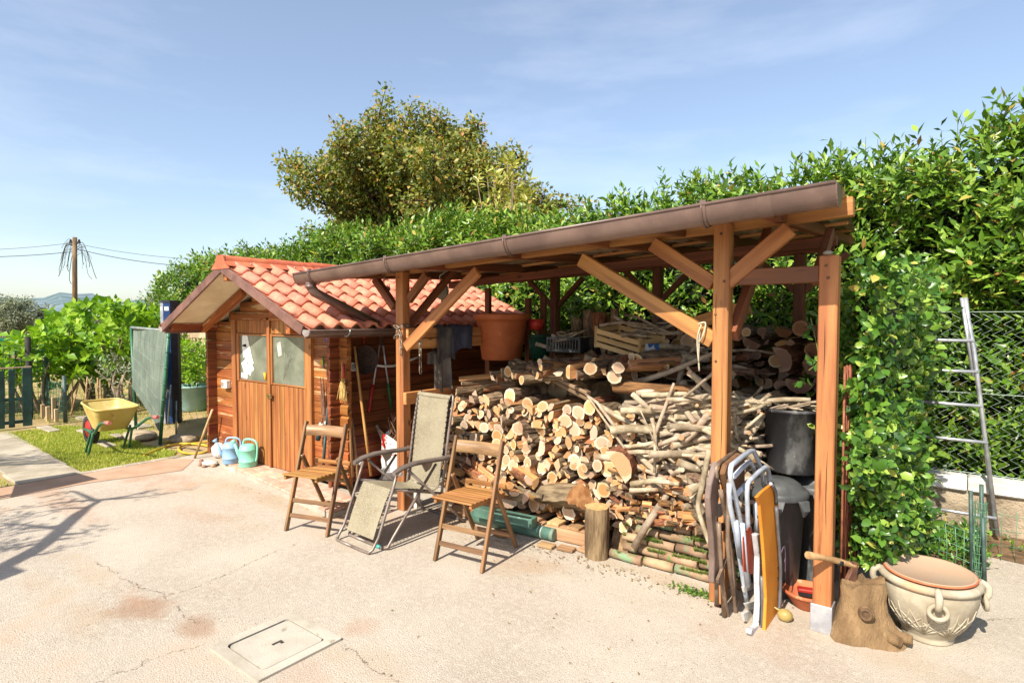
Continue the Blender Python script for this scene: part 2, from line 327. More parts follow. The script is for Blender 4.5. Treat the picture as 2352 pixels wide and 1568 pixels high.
# concrete yard: aggregate, iron-brown stains, hairline cracks
def concrete_mat(name, stains, cracks, base=S(194, 184, 168), base2=S(174, 162, 146)):
    m, nt, b = _nodes(name)
    vec = _coords(nt, (1, 1, 1), False)
    col = _mix(nt, _ramp(nt, _noise(nt, vec, 1.1, 8, .6), .35, .7), base2, base)
    col = _mix(nt, _ramp(nt, _noise(nt, vec, 26, 6, .75), .42, .70), col, S(198, 186, 168))
    col = _mix(nt, _ramp(nt, _noise(nt, vec, 170, 4, .7), .52, .66), col, S(124, 108, 90))
    col = _mix(nt, _ramp(nt, _noise(nt, vec, 75, 5, .75), .58, .68), col, S(214, 206, 192))
    nd = _noise(nt, vec, 3.2, 7, .62)
    col = _mix(nt, _ramp(nt, _noise(nt, vec, .55, 7, .6), .54, .72), col, S(184, 154, 126))
    sep = nt.nodes.new('ShaderNodeSeparateXYZ'); nt.links.new(vec, sep.inputs[0])
    def M(op, a, b_=None, c=None):
        q = nt.nodes.new('ShaderNodeMath'); q.operation = op
        for i, v in enumerate((a, b_, c)):
            if v is None: continue
            if hasattr(v, 'is_linked'): nt.links.new(v, q.inputs[i])
            else: q.inputs[i].default_value = v
        return q.outputs[0]
    for (x, y, rx, ry, k, c) in stains:
        e = M('ADD', M('POWER', M('DIVIDE', M('SUBTRACT', sep.outputs[0], x), rx), 2.0), M('POWER', M('DIVIDE', M('SUBTRACT', sep.outputs[1], y), ry), 2.0))
        e = M('ADD', M('MULTIPLY', e, .8), M('MULTIPLY', M('SUBTRACT', nd, .5), 7.0))
        f = M('MULTIPLY', _ramp(nt, e, 1.8, -.6), k*.72); col = _mix(nt, f, col, c)
    hgt = _noise(nt, vec, 120, 5, .7)
    nw = M('MULTIPLY', M('SUBTRACT', _noise(nt, vec, 4, 8, .72), .5), .26)
    for (x0, y0, x1, y1, w) in cracks:
        L = math.hypot(x1-x0, y1-y0); ux, uy = (x1-x0)/L, (y1-y0)/L
        dx = M('SUBTRACT', sep.outputs[0], x0); dy = M('SUBTRACT', sep.outputs[1], y0)
        al = M('ADD', M('MULTIPLY', dx, ux), M('MULTIPLY', dy, uy)); ac = M('ABSOLUTE', M('ADD', M('SUBTRACT', M('MULTIPLY', dy, ux), M('MULTIPLY', dx, uy)), nw))
        ins = M('MULTIPLY', _ramp(nt, al, -.02, .06), _ramp(nt, al, L+.02, L-.08))
        wv = M('MULTIPLY', _ramp(nt, _noise(nt, vec, 9, 5, .7), .35, .7), w)
        f = M('MULTIPLY', ins, M('LESS_THAN', ac, wv)); col = _mix(nt, f, col, S(106, 92, 74)); hgt = M('SUBTRACT', hgt, M('MULTIPLY', f, 1.5))
    # chips and pits
    vo = nt.nodes.new('ShaderNodeTexVoronoi'); vo.inputs['Scale'].default_value = 34; nt.links.new(vec, vo.inputs['Vector'])
    pit = M('MULTIPLY', M('LESS_THAN', vo.outputs['Distance'], .16), _ramp(nt, _noise(nt, vec, 1.4, 6, .65), .52, .62))
    col = _mix(nt, M('MULTIPLY', pit, .6), col, S(136, 120, 98)); hgt = M('SUBTRACT', hgt, pit)
    nt.links.new(col, b.inputs['Base Color']); b.inputs['Roughness'].default_value = .92; b.inputs['Specular IOR Level'].default_value = .15
    bp = nt.nodes.new('ShaderNodeBump'); bp.inputs['Strength'].default_value = .9; bp.inputs['Distance'].default_value = .009
    nt.links.new(hgt, bp.inputs['Height']); nt.links.new(bp.outputs[0], b.inputs['Normal']); return m
BR = S(150, 112, 82); BR2 = S(172, 130, 100); TN = S(170, 144, 110)
def gp(x, y): p = G(x, y); return p.x, p.y
st = [(*gp(330, 1395), .17, .12, .8, BR), (*gp(450, 1435), .11, .08, .75, BR), (*gp(150, 1385), .5, .10, .5, TN), (*gp(200, 1310), .4, .08, .45, TN), (*gp(300, 1360), .16, .08, .5, BR2), (*gp(330, 1090), .7, .2, .75, BR2), (*gp(120, 1140), .9, .13, .55, BR2), (*gp(820, 1440), .1, .09, .5, BR2), (*gp(840, 1520), .2, .12, .4, TN), (*gp(470, 1185), .35, .1, .35, BR2), (*gp(560, 1200), .3, .12, .3, TN), (*gp(1210, 1290), .22, .1, .55, S(166, 130, 92)), (*gp(1150, 1305), .14, .08, .4, TN), (*gp(1100, 1200), .5, .2, .4, S(176, 146, 110)), (*gp(1600, 1365), .2, .05, .5, TN), (*gp(700, 1550), .1, .1, .35, BR2), (*gp(1040, 1195), .3, .3, .35, S(160, 132, 98)), (*gp(600, 1140), .9, .1, .5, TN), (*gp(760, 1235), .3, .08, .4, TN), (*gp(1500, 1320), .5, .06, .5, TN), (*gp(1780, 1480), .3, .15, .3, BR2), (*gp(2050, 1510), .4, .1, .35, TN)]
ck = [(*gp(385, 1385), *gp(455, 1432), .004), (*gp(385, 1372), *gp(690, 1245), .003), (*gp(470, 1475), *gp(120, 1600), .003), (*gp(220, 1290), *gp(380, 1380), .004), (*gp(-100, 1195), *gp(250, 1140), .004), (*gp(2150, 1420), *gp(2352, 1420), .004), (*gp(790, 1480), *gp(1000, 1620), .003)]
yard = sheet('concrete_yard', [(-7.16, -9), (7, -9), (7, 5.0), (.62, 5.0), (.12, 5.4), (.12, 6.1), (-7.16, 6.1)], 0, concrete_mat('concrete', st, ck))
far_con = pm('path_concrete', S(178, 166, 146), S(150, 138, 118), .95, 2.5, (1, 1, 1), .4, 90, rand=.06, spots=[(S(150, 136, 114), 120, .6, .1)])
red_earth = pm('red_cement', S(180, 148, 122), S(164, 132, 106), .95, 3, (1, 1, 1), .3, 80, rand=0)
sheet('cement_strip', [(-7.17, -6), (-6.83, -6), (-6.72, 2.0), (-6.5, 2.75), (-6.9, 3.05), (-7.17, 2.9)], .004, red_earth)
grassbed = pm('grass_bed', S(140, 140, 68), S(164, 140, 96), .95, 1.8, (1, 1, 1), .5, 40, rand=0)
lawnA = [(-7.2, 2.1), (-7.21, 2.95), (-7.5, 3.12), (-8.3, 3.0), (-9.0, 3.35), (-9.9, 3.2), (-10.7, 2.75), (-10.5, 2.12)]
lawnB = [(-6.99, -3), (-7.2, 1.52), (-9.4, 1.5), (-10.4, 1.4), (-11, -3)]
sheet('lawn', lawnA, -.006, grassbed); sheet('lawn', lawnB, -.006, grassbed)
garden = pm('garden_soil', S(176, 150, 108), S(128, 112, 66), .95, .7, (1, 1, 1), .6, 26, rand=0, bdist=.03, spots=[(S(112, 120, 54), .9, .52, .12)])
sheet('garden_ground', [(-7.16, 3.0), (-7.16, 12), (-60, 40), (-60, -30), (-7.16, -30)], -.012, garden)
# path of cast slabs, each slab a part
pth = thing('path', None, None, (-8.6, 1.8, 0)); pth['kind'] = 'structure'
for i in range(6):
    x1 = -7.2-i*.56; x0 = x1-.55; y0 = 1.54+.004*i*6; mb = MB(); mb.box(((x0+x1)/2, y0+.27, -.012), (.545, .53, .05)); part('slab', mb, far_con, pth, bevel=.006)
for i in range(7):
    mb = MB(); mb.box((-7.19, 2.02+.141*i+.07, -.004), (.09, .137, .03)); part('kerb', mb, far_con, pth, bevel=.005)
for (x, y, l, w) in ((-9.7, 2.86, .5, .12), (-9.0, 3.02, .4, .1), (-10.4, 2.6, .55, .14), (-8.6, 2.72, .5, .12), (-10.8, 3.4, 1.0, .4), (-9.8, 3.5, .7, .2)):
    mb = MB(); mb.box((0, 0, 0), (l, w, .05)); o = part('slab', mb, far_con, pth, True, .006); o.matrix_local = Matrix.Translation((x+8.6, y-1.8, .0)) @ Matrix.Rotation(.1*(l-.5), 4, 'Z')
def grass(name, poly, n, h, mat):
    xs = np.array(poly); lo, hi = xs.min(0), xs.max(0); pts = rng.uniform(lo, hi, (n*2, 2))
    ins = np.zeros(len(pts), bool); j = len(poly)-1
    for i in range(len(poly)):
        (xi, yi), (xj, yj) = poly[i], poly[j]
        c = ((yi > pts[:, 1]) != (yj > pts[:, 1])) & (pts[:, 0] < (xj-xi)*(pts[:, 1]-yi)/(yj-yi+1e-12)+xi); ins ^= c; j = i
    # patchy turf
    dens = .5+.5*np.sin(pts[:, 0]*2.1+1.3*np.sin(pts[:, 1]*3.1))*np.cos(pts[:, 1]*2.7); pts = pts[ins & (rng.random(len(pts)) < .35+.65*dens)]
    k = len(pts); a = rng.random(k)*6.28; hh = h*rng.uniform(.4, 1.3, k); w = .006
    b0 = np.c_[pts[:, 0]-np.cos(a)*w, pts[:, 1]-np.sin(a)*w, np.full(k, -.008)]; b1 = np.c_[pts[:, 0]+np.cos(a)*w, pts[:, 1]+np.sin(a)*w, np.full(k, -.008)]
    tp = np.c_[pts[:, 0]+rng.normal(0, .35, k)*hh, pts[:, 1]+rng.normal(0, .35, k)*hh, hh]
    v = np.stack([b0, b1, tp], 1).reshape(-1, 3); f = np.arange(3*k).reshape(-1, 3)
    o = bpy.data.objects.new(name, npmesh(name, v, f, mat, np.repeat(rng.random(k), 3))); COL.objects.link(o); return o
gmat = leafmat('grass_blade', [(0, S(118, 136, 44)), (.5, S(160, 172, 66)), (.85, S(190, 188, 92)), (1, S(200, 178, 116))], rough=.6, trans=.3)
setp(grass('grass', lawnA, 26000, .024, gmat), 'sunlit short grass beneath and around the yellow wheelbarrow', 'grass', None, 'stuff')
setp(grass('grass', lawnB, 16000, .024, gmat), 'short grass at the lower left edge of the garden path', 'grass', None, 'stuff')
setp(grass('grass', [(-10.7, 2.8), (-9.0, 3.4), (-9.5, 4.4), (-16, 8), (-22, 5), (-15, 2.4)], 9000, .05, gmat), 'sparse yellowing grass in the vegetable garden behind the wheelbarrow', 'grass', None, 'stuff')
# hills far off
hill_m = pm('far_hill', S(112, 128, 138), S(78, 98, 96), 1, .012, (1, 1, 1), 0, rand=0, spots=[(S(176, 178, 176), .09, .62, .04), (S(70, 92, 80), .03, .55, .08)])
mb = MB(); P = []
for j in range(9):
    row = []
    for i in range(91):
        az = R(28+i*1.0); d = 900+j*110; hgt = (math.sin(j/8*math.pi/2))*(28+14*math.sin(i*.17+1)+8*math.sin(i*.41+.4)+5*math.sin(i*1.13)+2.5*math.sin(i*2.7)+3*random.random())
        if i < 36: hgt *= .8
        row.append((-math.sin(az)*d, math.cos(az)*d, -2+hgt*1.35))
    P.append(row)
mb.grid(P); single('hills', mb, hill_m, None, None, kind='structure')
# manhole
con_plain = pm('cover_concrete', S(182, 174, 158), S(156, 146, 130), .9, 3, (1, 1, 1), .3, 90, rand=.03, spots=[(S(132, 118, 100), 6, .60, .1), (S(200, 198, 192), 4, .6, .08)])
mh = thing('manhole', 'rectangular concrete inspection cover set in the yard, lower left of centre', 'manhole', (-2.65, 1.545, 0))
x0, x1, y0, y1 = -2.875, -2.43, 1.32, 1.765
def rrect(x0, x1, y0, y1, r, k=4):
    pts = []
    for cx_, cy_, a in ((x1-r, y1-r, 0), (x0+r, y1-r, 90), (x0+r, y0+r, 180), (x1-r, y0+r, 270)):
        for i in range(k+1): t = R(a+90*i/k); pts.append((cx_+r*math.cos(t), cy_+r*math.sin(t)))
    return pts
out = rrect(x0, x1, y0, y1, .012); inn = rrect(x0+.055, x1-.055, y0+.055, y1-.055, .025); cov = rrect(x0+.064, x1-.064, y0+.064, y1-.064, .024)
mb = MB(); n = len(out)
rows = [[(x, y, -.002) for x, y in out], [(x, y, .012) for x, y in out], [(x, y, .012) for x, y in inn], [(x, y, .001) for x, y in inn]]
mb.grid(rows, False, True); part('frame', mb, con_plain, mh)
mb = MB(); mb.prism([(x, y, .0005) for x, y in cov], (0, 0, .0075)); cv = part('cover', mb, con_plain, mh)
mb = MB(); mb.box((-2.652, 1.545, .0095), (.012, .05, .003)); mb.box((-2.638, 1.56, .0105), (.02, .012, .005)); part('lifting_slot', mb, pm('dark_slot', S(70, 62, 52), rough=.9, rand=0), cv)
drk = pm('dark_joint', S(60, 54, 46), rough=1, rand=0)  # dark groove tone between frame and cover
mb = MB(); mb.grid([[(x, y, .0015) for x, y in inn], [(x, y, .0015) for x, y in cov]], False, True); part('joint', mb, drk, mh)
# ---------------------------------------------------------------- hedge
hx0, hx1, hy = -17.5, 3.2, 6.1
def hedge_top(x): return 2.84+.07*np.sin(x*1.9)+.08*np.sin(x*.7+1)+.05*np.sin(x*4.7)+np.clip((x+2.5)*.03, 0, .10)-np.clip((-14.6-x)*.45, 0, 1.6)
hd = thing('laurel_hedge', 'tall glossy laurel hedge running behind the shed and the canopy', 'hedge', (-5, 6.7, 0))
core = pm('core_shade', S(34, 38, 20), S(18, 20, 12), 1, 6, (1, 1, 1), .8, 18, rand=0)  # near-black core added to block light and stand for the inner shade
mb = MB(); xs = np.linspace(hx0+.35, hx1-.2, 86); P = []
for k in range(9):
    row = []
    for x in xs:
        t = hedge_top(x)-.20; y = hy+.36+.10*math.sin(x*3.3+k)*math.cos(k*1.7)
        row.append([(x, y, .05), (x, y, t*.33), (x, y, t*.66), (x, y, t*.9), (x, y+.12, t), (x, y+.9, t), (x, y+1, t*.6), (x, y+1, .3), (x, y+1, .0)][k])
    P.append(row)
mb.grid(P); part('dark_core', mb, core, hd)
n1 = 8600; bx = hx0+(hx1-hx0)*rng.random(n1)**.75; bx[:1500] = rng.uniform(-1.2, hx1, 1500)
tz = hedge_top(bx); bz = .25+(tz-.3)*rng.random(n1); bump = .16*np.sin(bx*2.9+bz*1.7)+.12*np.sin(bx*5.3-bz*4.1)+.06*np.sin(bz*9+bx)
by = hy+.14+bump*.7+rng.normal(0, .07, n1)
base = np.c_[bx, by, bz]; dr = np.c_[rng.normal(0, .45, n1), -rng.uniform(.15, .9, n1), rng.uniform(.2, 1.0, n1)]
S_base, S_dr = base, dr
A1 = shoots(base, dr, rng.uniform(.10, .24, n1), 8, .108, .040)
n2 = 4200; bx = hx0+(hx1-hx0)*rng.random(n2)**.85; base = np.c_[bx, hy+rng.uniform(.1, 1.1, n2), hedge_top(bx)-rng.uniform(-.06, .3, n2)+.07*np.sin(bx*9)]
dr = np.c_[rng.normal(0, .3, n2), rng.normal(-.15, .3, n2), np.ones(n2)]
A2 = shoots(base, dr, rng.uniform(.12, .32, n2), 9, .108, .040)
n3 = 90; bx = rng.uniform(-9.5, hx1, n3); base = np.c_[bx, hy+rng.uniform(.2, .8, n3), hedge_top(bx)+.02]; dr = np.c_[rng.normal(0, .15, n3), rng.normal(-.05, .12, n3), np.ones(n3)]
A3 = shoots(base, dr, rng.uniform(.2, .42, n3), 11, .11, .04)
mb = MB()
for i in range(0, 700):
    j_ = int(rng.integers(0, n1)); p = Vector(S_base[j_]); d_ = Vector(unit(S_dr[j_:j_+1])[0]); mb.tube([p-d_*.12, p+d_*.12], [.005, .002], 4, False)
for i in range(0, n3):
    p = Vector(base[i]); d_ = Vector(unit(dr[i:i+1])[0]); mb.tube([p-d_*.2, p+d_*.36], [.006, .002], 4, False)
part('shoot_stems', mb, pm('green_stem', S(120, 130, 60), rough=.7, rand=0), hd, kind='stuff')
AH = cat_arr(A1, A2, A3)
leaf_parts(hd, AH, laurel, unit_leaf(laurel), 300)
# ---------------------------------------------------------------- trees
def tree(name, label, base, trunk_h, limbs, spread, height, nleaf, L, W, mat, cluster=.34, seed=1, group=None, rich=False, lean=(0, 0), sub=9, tr=.16, spire=.25):
    rr = np.random.default_rng(seed); t = thing(name, label, 'tree', base, group=group); B = Vector(base); mb = MB()
    top = B+Vector((lean[0], lean[1], trunk_h)); mb.tube([B, B+Vector((.05, .03, trunk_h*.5)), top], [tr, tr*.8, tr*.7], 9); tips = []
    for i in range(limbs):
        az = 6.283*i/limbs+rr.normal(0, .25); el = rr.uniform(.05, 1.35); rr_ = spread*math.cos(el)*rr.uniform(.8, 1.05); zz = (height-trunk_h)*(.16+.84*math.sin(el))*rr.uniform(.82, 1.0)
        end = top+Vector((math.cos(az)*rr_, math.sin(az)*rr_, zz)); mid = top.lerp(end, .5)+Vector((rr.normal(0, .1), rr.normal(0, .1), .18*spread*.3))
        pts = [top.lerp(mid, 0), top.lerp(mid, .5)+Vector((0, 0, .05)), mid, mid.lerp(end, .5)+Vector((0, 0, .06)), end]; mb.tube(pts, [tr*.5, tr*.38, tr*.26, tr*.15, .012], 6)
        for k in range(sub):
            u = .3+.7*(k+.5)/sub; q = pts[int(u*4)].lerp(pts[min(4, int(u*4)+1)], u*4-int(u*4)); dv = Vector((rr.normal(0, 1), rr.normal(0, 1), rr.normal(.35+spire, .5))).normalized()
            ln = spread*rr.uniform(.08, .30)*(1.25-.4*u); e2 = q+dv*ln; mb.tube([q, q.lerp(e2, .5)+Vector((0, 0, .04)), e2], [.028, .018, .006], 4, False); tips += [(q, e2)]
        tips += [(pts[3], end), (pts[3], end)]
    part('trunk', mb, bark_tree, t)
    T = len(tips); per = nleaf//T; pos = []; out = []
    for q, e in tips:
        u = rr.random(per)**.7; c = np.outer(1-u, np.array(q))+np.outer(u, np.array(e)); g = rr.normal(0, 1, (per, 3)); g = unit(g)*(cluster*rr.random(per)[:, None]**.45)*(1.1-.55*u[:, None]); pos.append(c+g); out.append(g)
    P = np.concatenate(pos); n = len(P); D = rr.normal(0, 1, (n, 3))+unit(np.concatenate(out))*.8; D[:, 2] -= .15; N = rr.normal(0, .6, (n, 3))+np.array([0, -.5, .7])
    foliage(t, (P, D, N, L*rr.uniform(.6, 1.3, n), W*rr.uniform(.6, 1.3, n)), mat, 'crown', rich); return t
def cpos(px, depth, z=0):
    xc = (px-1176)/FPX*depth; return Vector((_rt.x*xc-math.sin(YAW)*depth, _rt.y*xc+math.cos(YAW)*depth, z))
tree('golden_tree', 'large spreading tree with golden brown and green leaves rising behind the hedge', cpos(968, 14), 2.6, 46, 3.5, 6.2, 96000, .10, .066, autumn, .37, 3, sub=14, spire=.5)
mg = thing('broadleaf_tree', 'pale olive broad leaved tree just behind the hedge, in front of the golden tree', 'tree', cpos(1165, 10.5))
mb = MB(); bs = []; ds = []; c0 = cpos(1165, 10.5)
for i in range(64):
    a = random.random()*6.28; r_ = random.random()**.6*.95; tip = c0+Vector((math.cos(a)*r_*1.15, math.sin(a)*r_, 4.45-1.35*r_*r_-random.random()*.75)); rt_ = c0+Vector((math.cos(a)*r_*.25, math.sin(a)*r_*.25, 1.4))
    mb.tube([rt_, rt_.lerp(tip, .55)+Vector((0, 0, .1)), tip], [.03, .016, .007], 5, False)
    for k in range(5): q = rt_.lerp(tip, 1-.13*k)+Vector((random.gauss(0, .12), random.gauss(0, .12), random.gauss(0, .06)))*(k > 0); bs.append(q); ds.append((tip-rt_)/2+Vector((random.gauss(0, .5), random.gauss(0, .5), .1)))
part('trunk', mb, pm('pale_bark', S(168, 148, 120), S(130, 110, 88), .9, rand=0), mg)
foliage(mg, shoots(np.array(bs), np.array(ds), np.full(len(bs), .12), 9, .17, .065, .4, .3), magno, 'crown')
# ================================================================ shed
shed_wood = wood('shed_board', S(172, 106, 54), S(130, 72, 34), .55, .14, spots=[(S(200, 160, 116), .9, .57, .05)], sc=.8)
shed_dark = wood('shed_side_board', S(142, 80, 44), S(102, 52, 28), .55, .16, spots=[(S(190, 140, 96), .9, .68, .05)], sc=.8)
door_wood = wood('door_board', S(178, 120, 68), S(144, 90, 48), .5, .1, spots=[(S(206, 160, 112), 1.1, .64, .06)], sc=.8)
fascia_m = pm('brown_fascia', S(122, 88, 76), S(98, 68, 58), .5, 6, rand=.04)
beige_m = pm('beige_soffit', S(226, 212, 180), S(208, 190, 154), .8, 3, rand=0)
gutter_m = pm('brown_gutter', S(112, 90, 80), S(92, 72, 64), .34, 5, (1, 1, 1), .03, rand=.03, spec=.55, spots=[(S(150, 130, 114), 40, .68, .05)])
tile_m = pm('terracotta_tile', S(212, 138, 110), S(190, 112, 86), .7, 9, (1, 1, 1), .25, 60, rand=.06, spots=[(S(140, 84, 62), 5, .60, .1), (S(222, 170, 138), 11, .66, .08), (S(120, 112, 92), 26, .68, .05)])
ridge_m = pm('ridge_tile', S(204, 112, 76), S(180, 92, 60), .6, 8, rand=.05)
glass_m, nt, b = _nodes('reflecting_pane'); MATS['reflecting_pane'] = glass_m
vc = _coords(nt, (1, 1, 1), False); cl = _mix(nt, _ramp(nt, _noise(nt, vc, 3, 5), .35, .7), S(84, 92, 80), S(124, 128, 112)); nt.links.new(cl, b.inputs['Base Color'])  # mottled green-grey reflection put into the pane colour
b.inputs['Roughness'].default_value = .09; b.inputs['Specular IOR Level'].default_value = .7
paper_m = pm('white_paper', S(232, 230, 224), S(212, 208, 198), .8, 6, rand=.03)
white_pl = pm('white_plastic', S(224, 220, 210), S(200, 196, 184), .45, 6, rand=.04)
chrome = pm('galvanised', S(178, 180, 182), S(140, 142, 146), .35, 14, metal=.85, rand=.05)
rust = pm('rusty_iron', S(122, 84, 62), S(78, 56, 46), .7, 12, metal=.3, rand=.08)
SX0, SX1, SY0, SY1, RX = -6.86, -4.56, 3.32, 5.85, -5.6
shed = thing('garden_shed', 'brown log cabin shed with double doors and terracotta tile roof left of the canopy', 'shed', (RX, SY0, 0))
def zroof(x): return 2.075-abs(x-RX)*.438      # underside of the deck
LH = .107
def log_mesh(L, mat):
    key = ('log', round(L, 3), mat.name)
    if key not in BOXM:
        h = LH/2-.0012; e_ = .018 if L < .125 else .006; prof = [(-.022, -h), (.024-e_, -h), (.024, -h+e_), (.024, h-e_), (.024-e_, h), (-.022, h)]
        mb = MB(); mb.prism([(-L/2, y, z) for y, z in prof], (L, 0, 0)); BOXM[key] = mesh_of(mb, 'plank', mat)
    return BOXM[key]
def log(p0, p1, face, mat=shed_wood):
    d = (p1-p0); L = d.length; d.normalize(); f = Vector(face); M = Matrix((d, f, d.cross(f))).transposed().to_4x4(); M.translation = (p0+p1)/2; pinst('plank', log_mesh(L, mat), shed, M)
DX0, DX1 = -6.40, -4.965
for i in range(14):
    z = .06+LH*(i+.5)
    log(V(SX0, SY0, z), V(DX0-.02, SY0, z), (0, -1, 0)); log(V(DX1+.02, SY0, z), V(SX1+.02, SY0, z), (0, -1, 0))
    log(V(SX0-.12, SY0, z), V(SX0, SY0, z), (0, -1, 0)); log(V(SX1+.02, SY0, z), V(SX1+.135, SY0, z), (0, -1, 0))
    for X, s in ((SX1, 1), (SX0, -1)):
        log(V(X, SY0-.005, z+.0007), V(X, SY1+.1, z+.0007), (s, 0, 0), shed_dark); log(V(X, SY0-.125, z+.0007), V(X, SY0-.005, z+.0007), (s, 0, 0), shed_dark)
        for yy in (SY0-.118, ):   # sawn end of each side log
            pass
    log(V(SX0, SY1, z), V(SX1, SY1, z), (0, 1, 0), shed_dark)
for i in range(14, 19):
    z = .06+LH*(i+.5); w = (zroof(RX)-.02-(z+LH*.3))/.438
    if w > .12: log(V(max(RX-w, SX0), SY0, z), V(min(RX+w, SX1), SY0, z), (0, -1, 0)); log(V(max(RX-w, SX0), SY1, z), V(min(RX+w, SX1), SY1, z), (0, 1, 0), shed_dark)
beam('gable_post', (RX+.0, SY0-.055, 1.62), (RX, SY0-.055, 1.80), .05, .045, shed_wood, shed, up=(0, 1, 0))
# door frame, two leaves
DT = 1.585; DB = .055
for x in (DX0+.01, DX1-.01): beam('door_frame', (x, SY0-.035, DB), (x, SY0-.035, DT), .085, .05, door_wood, shed, up=(0, 1, 0))
beam('door_frame', (DX0-.03, SY0-.036, DT+.02), (DX1+.03, SY0-.036, DT+.02), .05, .06, shed_wood, shed)
DM = (DX0+DX1)/2+.0
for k, (a, c) in enumerate(((DX0+.055, DM-.006), (DM+.006, DX1-.055))):
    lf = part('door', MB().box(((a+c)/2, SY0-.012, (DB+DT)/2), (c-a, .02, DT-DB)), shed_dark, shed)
    wz0, wz1 = .925, 1.425; nb = 8; fw_ = (c-a)
    for i in range(nb):
        xa = a+fw_*i/nb; xb = a+fw_*(i+1)/nb; xm = (xa+xb)/2
        beam('board', (xm, SY0-.03, DB+.01), (xm, SY0-.03, wz0-.012), .016, fw_/nb-.007, door_wood, lf, up=(1, 0, 0), bev=.004)
        beam('board', (xm, SY0-.03, wz1+.012), (xm, SY0-.03, DT-.004), .016, fw_/nb-.007, door_wood, lf, up=(1, 0, 0), bev=.004)
    for x in (a+.022, c-.022): beam('stile', (x, SY0-.034, wz0-.01), (x, SY0-.034, wz1+.012), .028, .043, door_wood, lf, up=(1, 0, 0))
    part('pane', MB().box(((a+c)/2, SY0-.026, (wz0+wz1)/2), (fw_-.09, .004, wz1-wz0+.01)), glass_m, lf)
    for z in (wz0+.002, wz1-.004): beam('glazing_bead', (a+.045, SY0-.036, z), (c-.045, SY0-.036, z), .014, .016, door_wood, lf)
    if k == 0:
        for (px, pz, w, h, an) in ((.09, .43, .10, .13, .1), (.09, .32, .09, .14, -.2), (.17, .36, .05, .24, -.35), (.2, .27, .045, .2, -.5), (.1, .14, .11, .16, -.5), (.18, .12, .09, .10, .4), (.19, .19, .04, .2, -.8), (.07, .05, .13, .05, .1), (.12, .23, .05, .14, .5)):
            part('paper_scrap', MB().box((a+px+.06, SY0-.0295-.0028*(w+h)-.0035*px, wz0+pz), (w, .002, h), Matrix.Rotation(an, 3, 'Y')), paper_m, lf)
        mb = MB(); mb.tube([(c-.075, SY0-.05, wz0+.11), (c-.06, SY0-.05, wz0+.03)], [.016, .013], 8); part('hanging_tool', mb, pm('yellow_plastic', S(214, 168, 40), rough=.5), lf)
        beam('cover_strip', (DM, SY0-.052, DB+.01), (DM, SY0-.052, DT+.02), .018, .05, door_wood, lf, up=(1, 0, 0))
    else:
        part('paper_scrap', MB().box((a+.16, SY0-.0295, wz0+.36), (.075, .002, .14), Matrix.Rotation(-.25, 3, 'Y')), pm('pale_film', S(176, 176, 166), rough=.5, rand=0), lf, label='white paper stuck behind the right pane')
        for i in range(7):
            mb = MB(); mb.tube([(a+.22, SY0-.0295, wz0+.05), (a+.26+.02*i, SY0-.0295, wz0+.18+.02*i), (a+.25+.035*i, SY0-.0295, wz0+.33-.02*(i % 3))], .0016, 4); part('dry_twig', mb, pm('faint_twig', S(176, 176, 160), rough=.8, rand=0), lf)
        mb = MB(); mb.box((DM+.03, SY0-.065, .80), (.08, .012, .045)); mb.tube([(DM-.005, SY0-.075, .81), (DM+.06, SY0-.075, .81)], .006, 6); part('bolt_latch', mb, pm('brass', S(168, 138, 84), rough=.4, metal=.6), lf)
mb = MB(); mb.box((0, 0, 0), (.11, .05, .085)); mb.mi = 1; mb.box((0, -.026, 0), (.05, .006, .05))
sb = thing('socket_box', 'square white electric socket box on the shed wall left of the door', 'socket', (-6.58, SY0-.052, .86))
part('case', MB().box((-6.58, SY0-.052, .86), (.12, .055, .09)), white_pl, sb, bevel=.006); part('cover', MB().box((-6.60, SY0-.083, .86), (.05, .006, .055)), pm('grey_plastic', S(150, 150, 142), rough=.4), sb, bevel=.002)
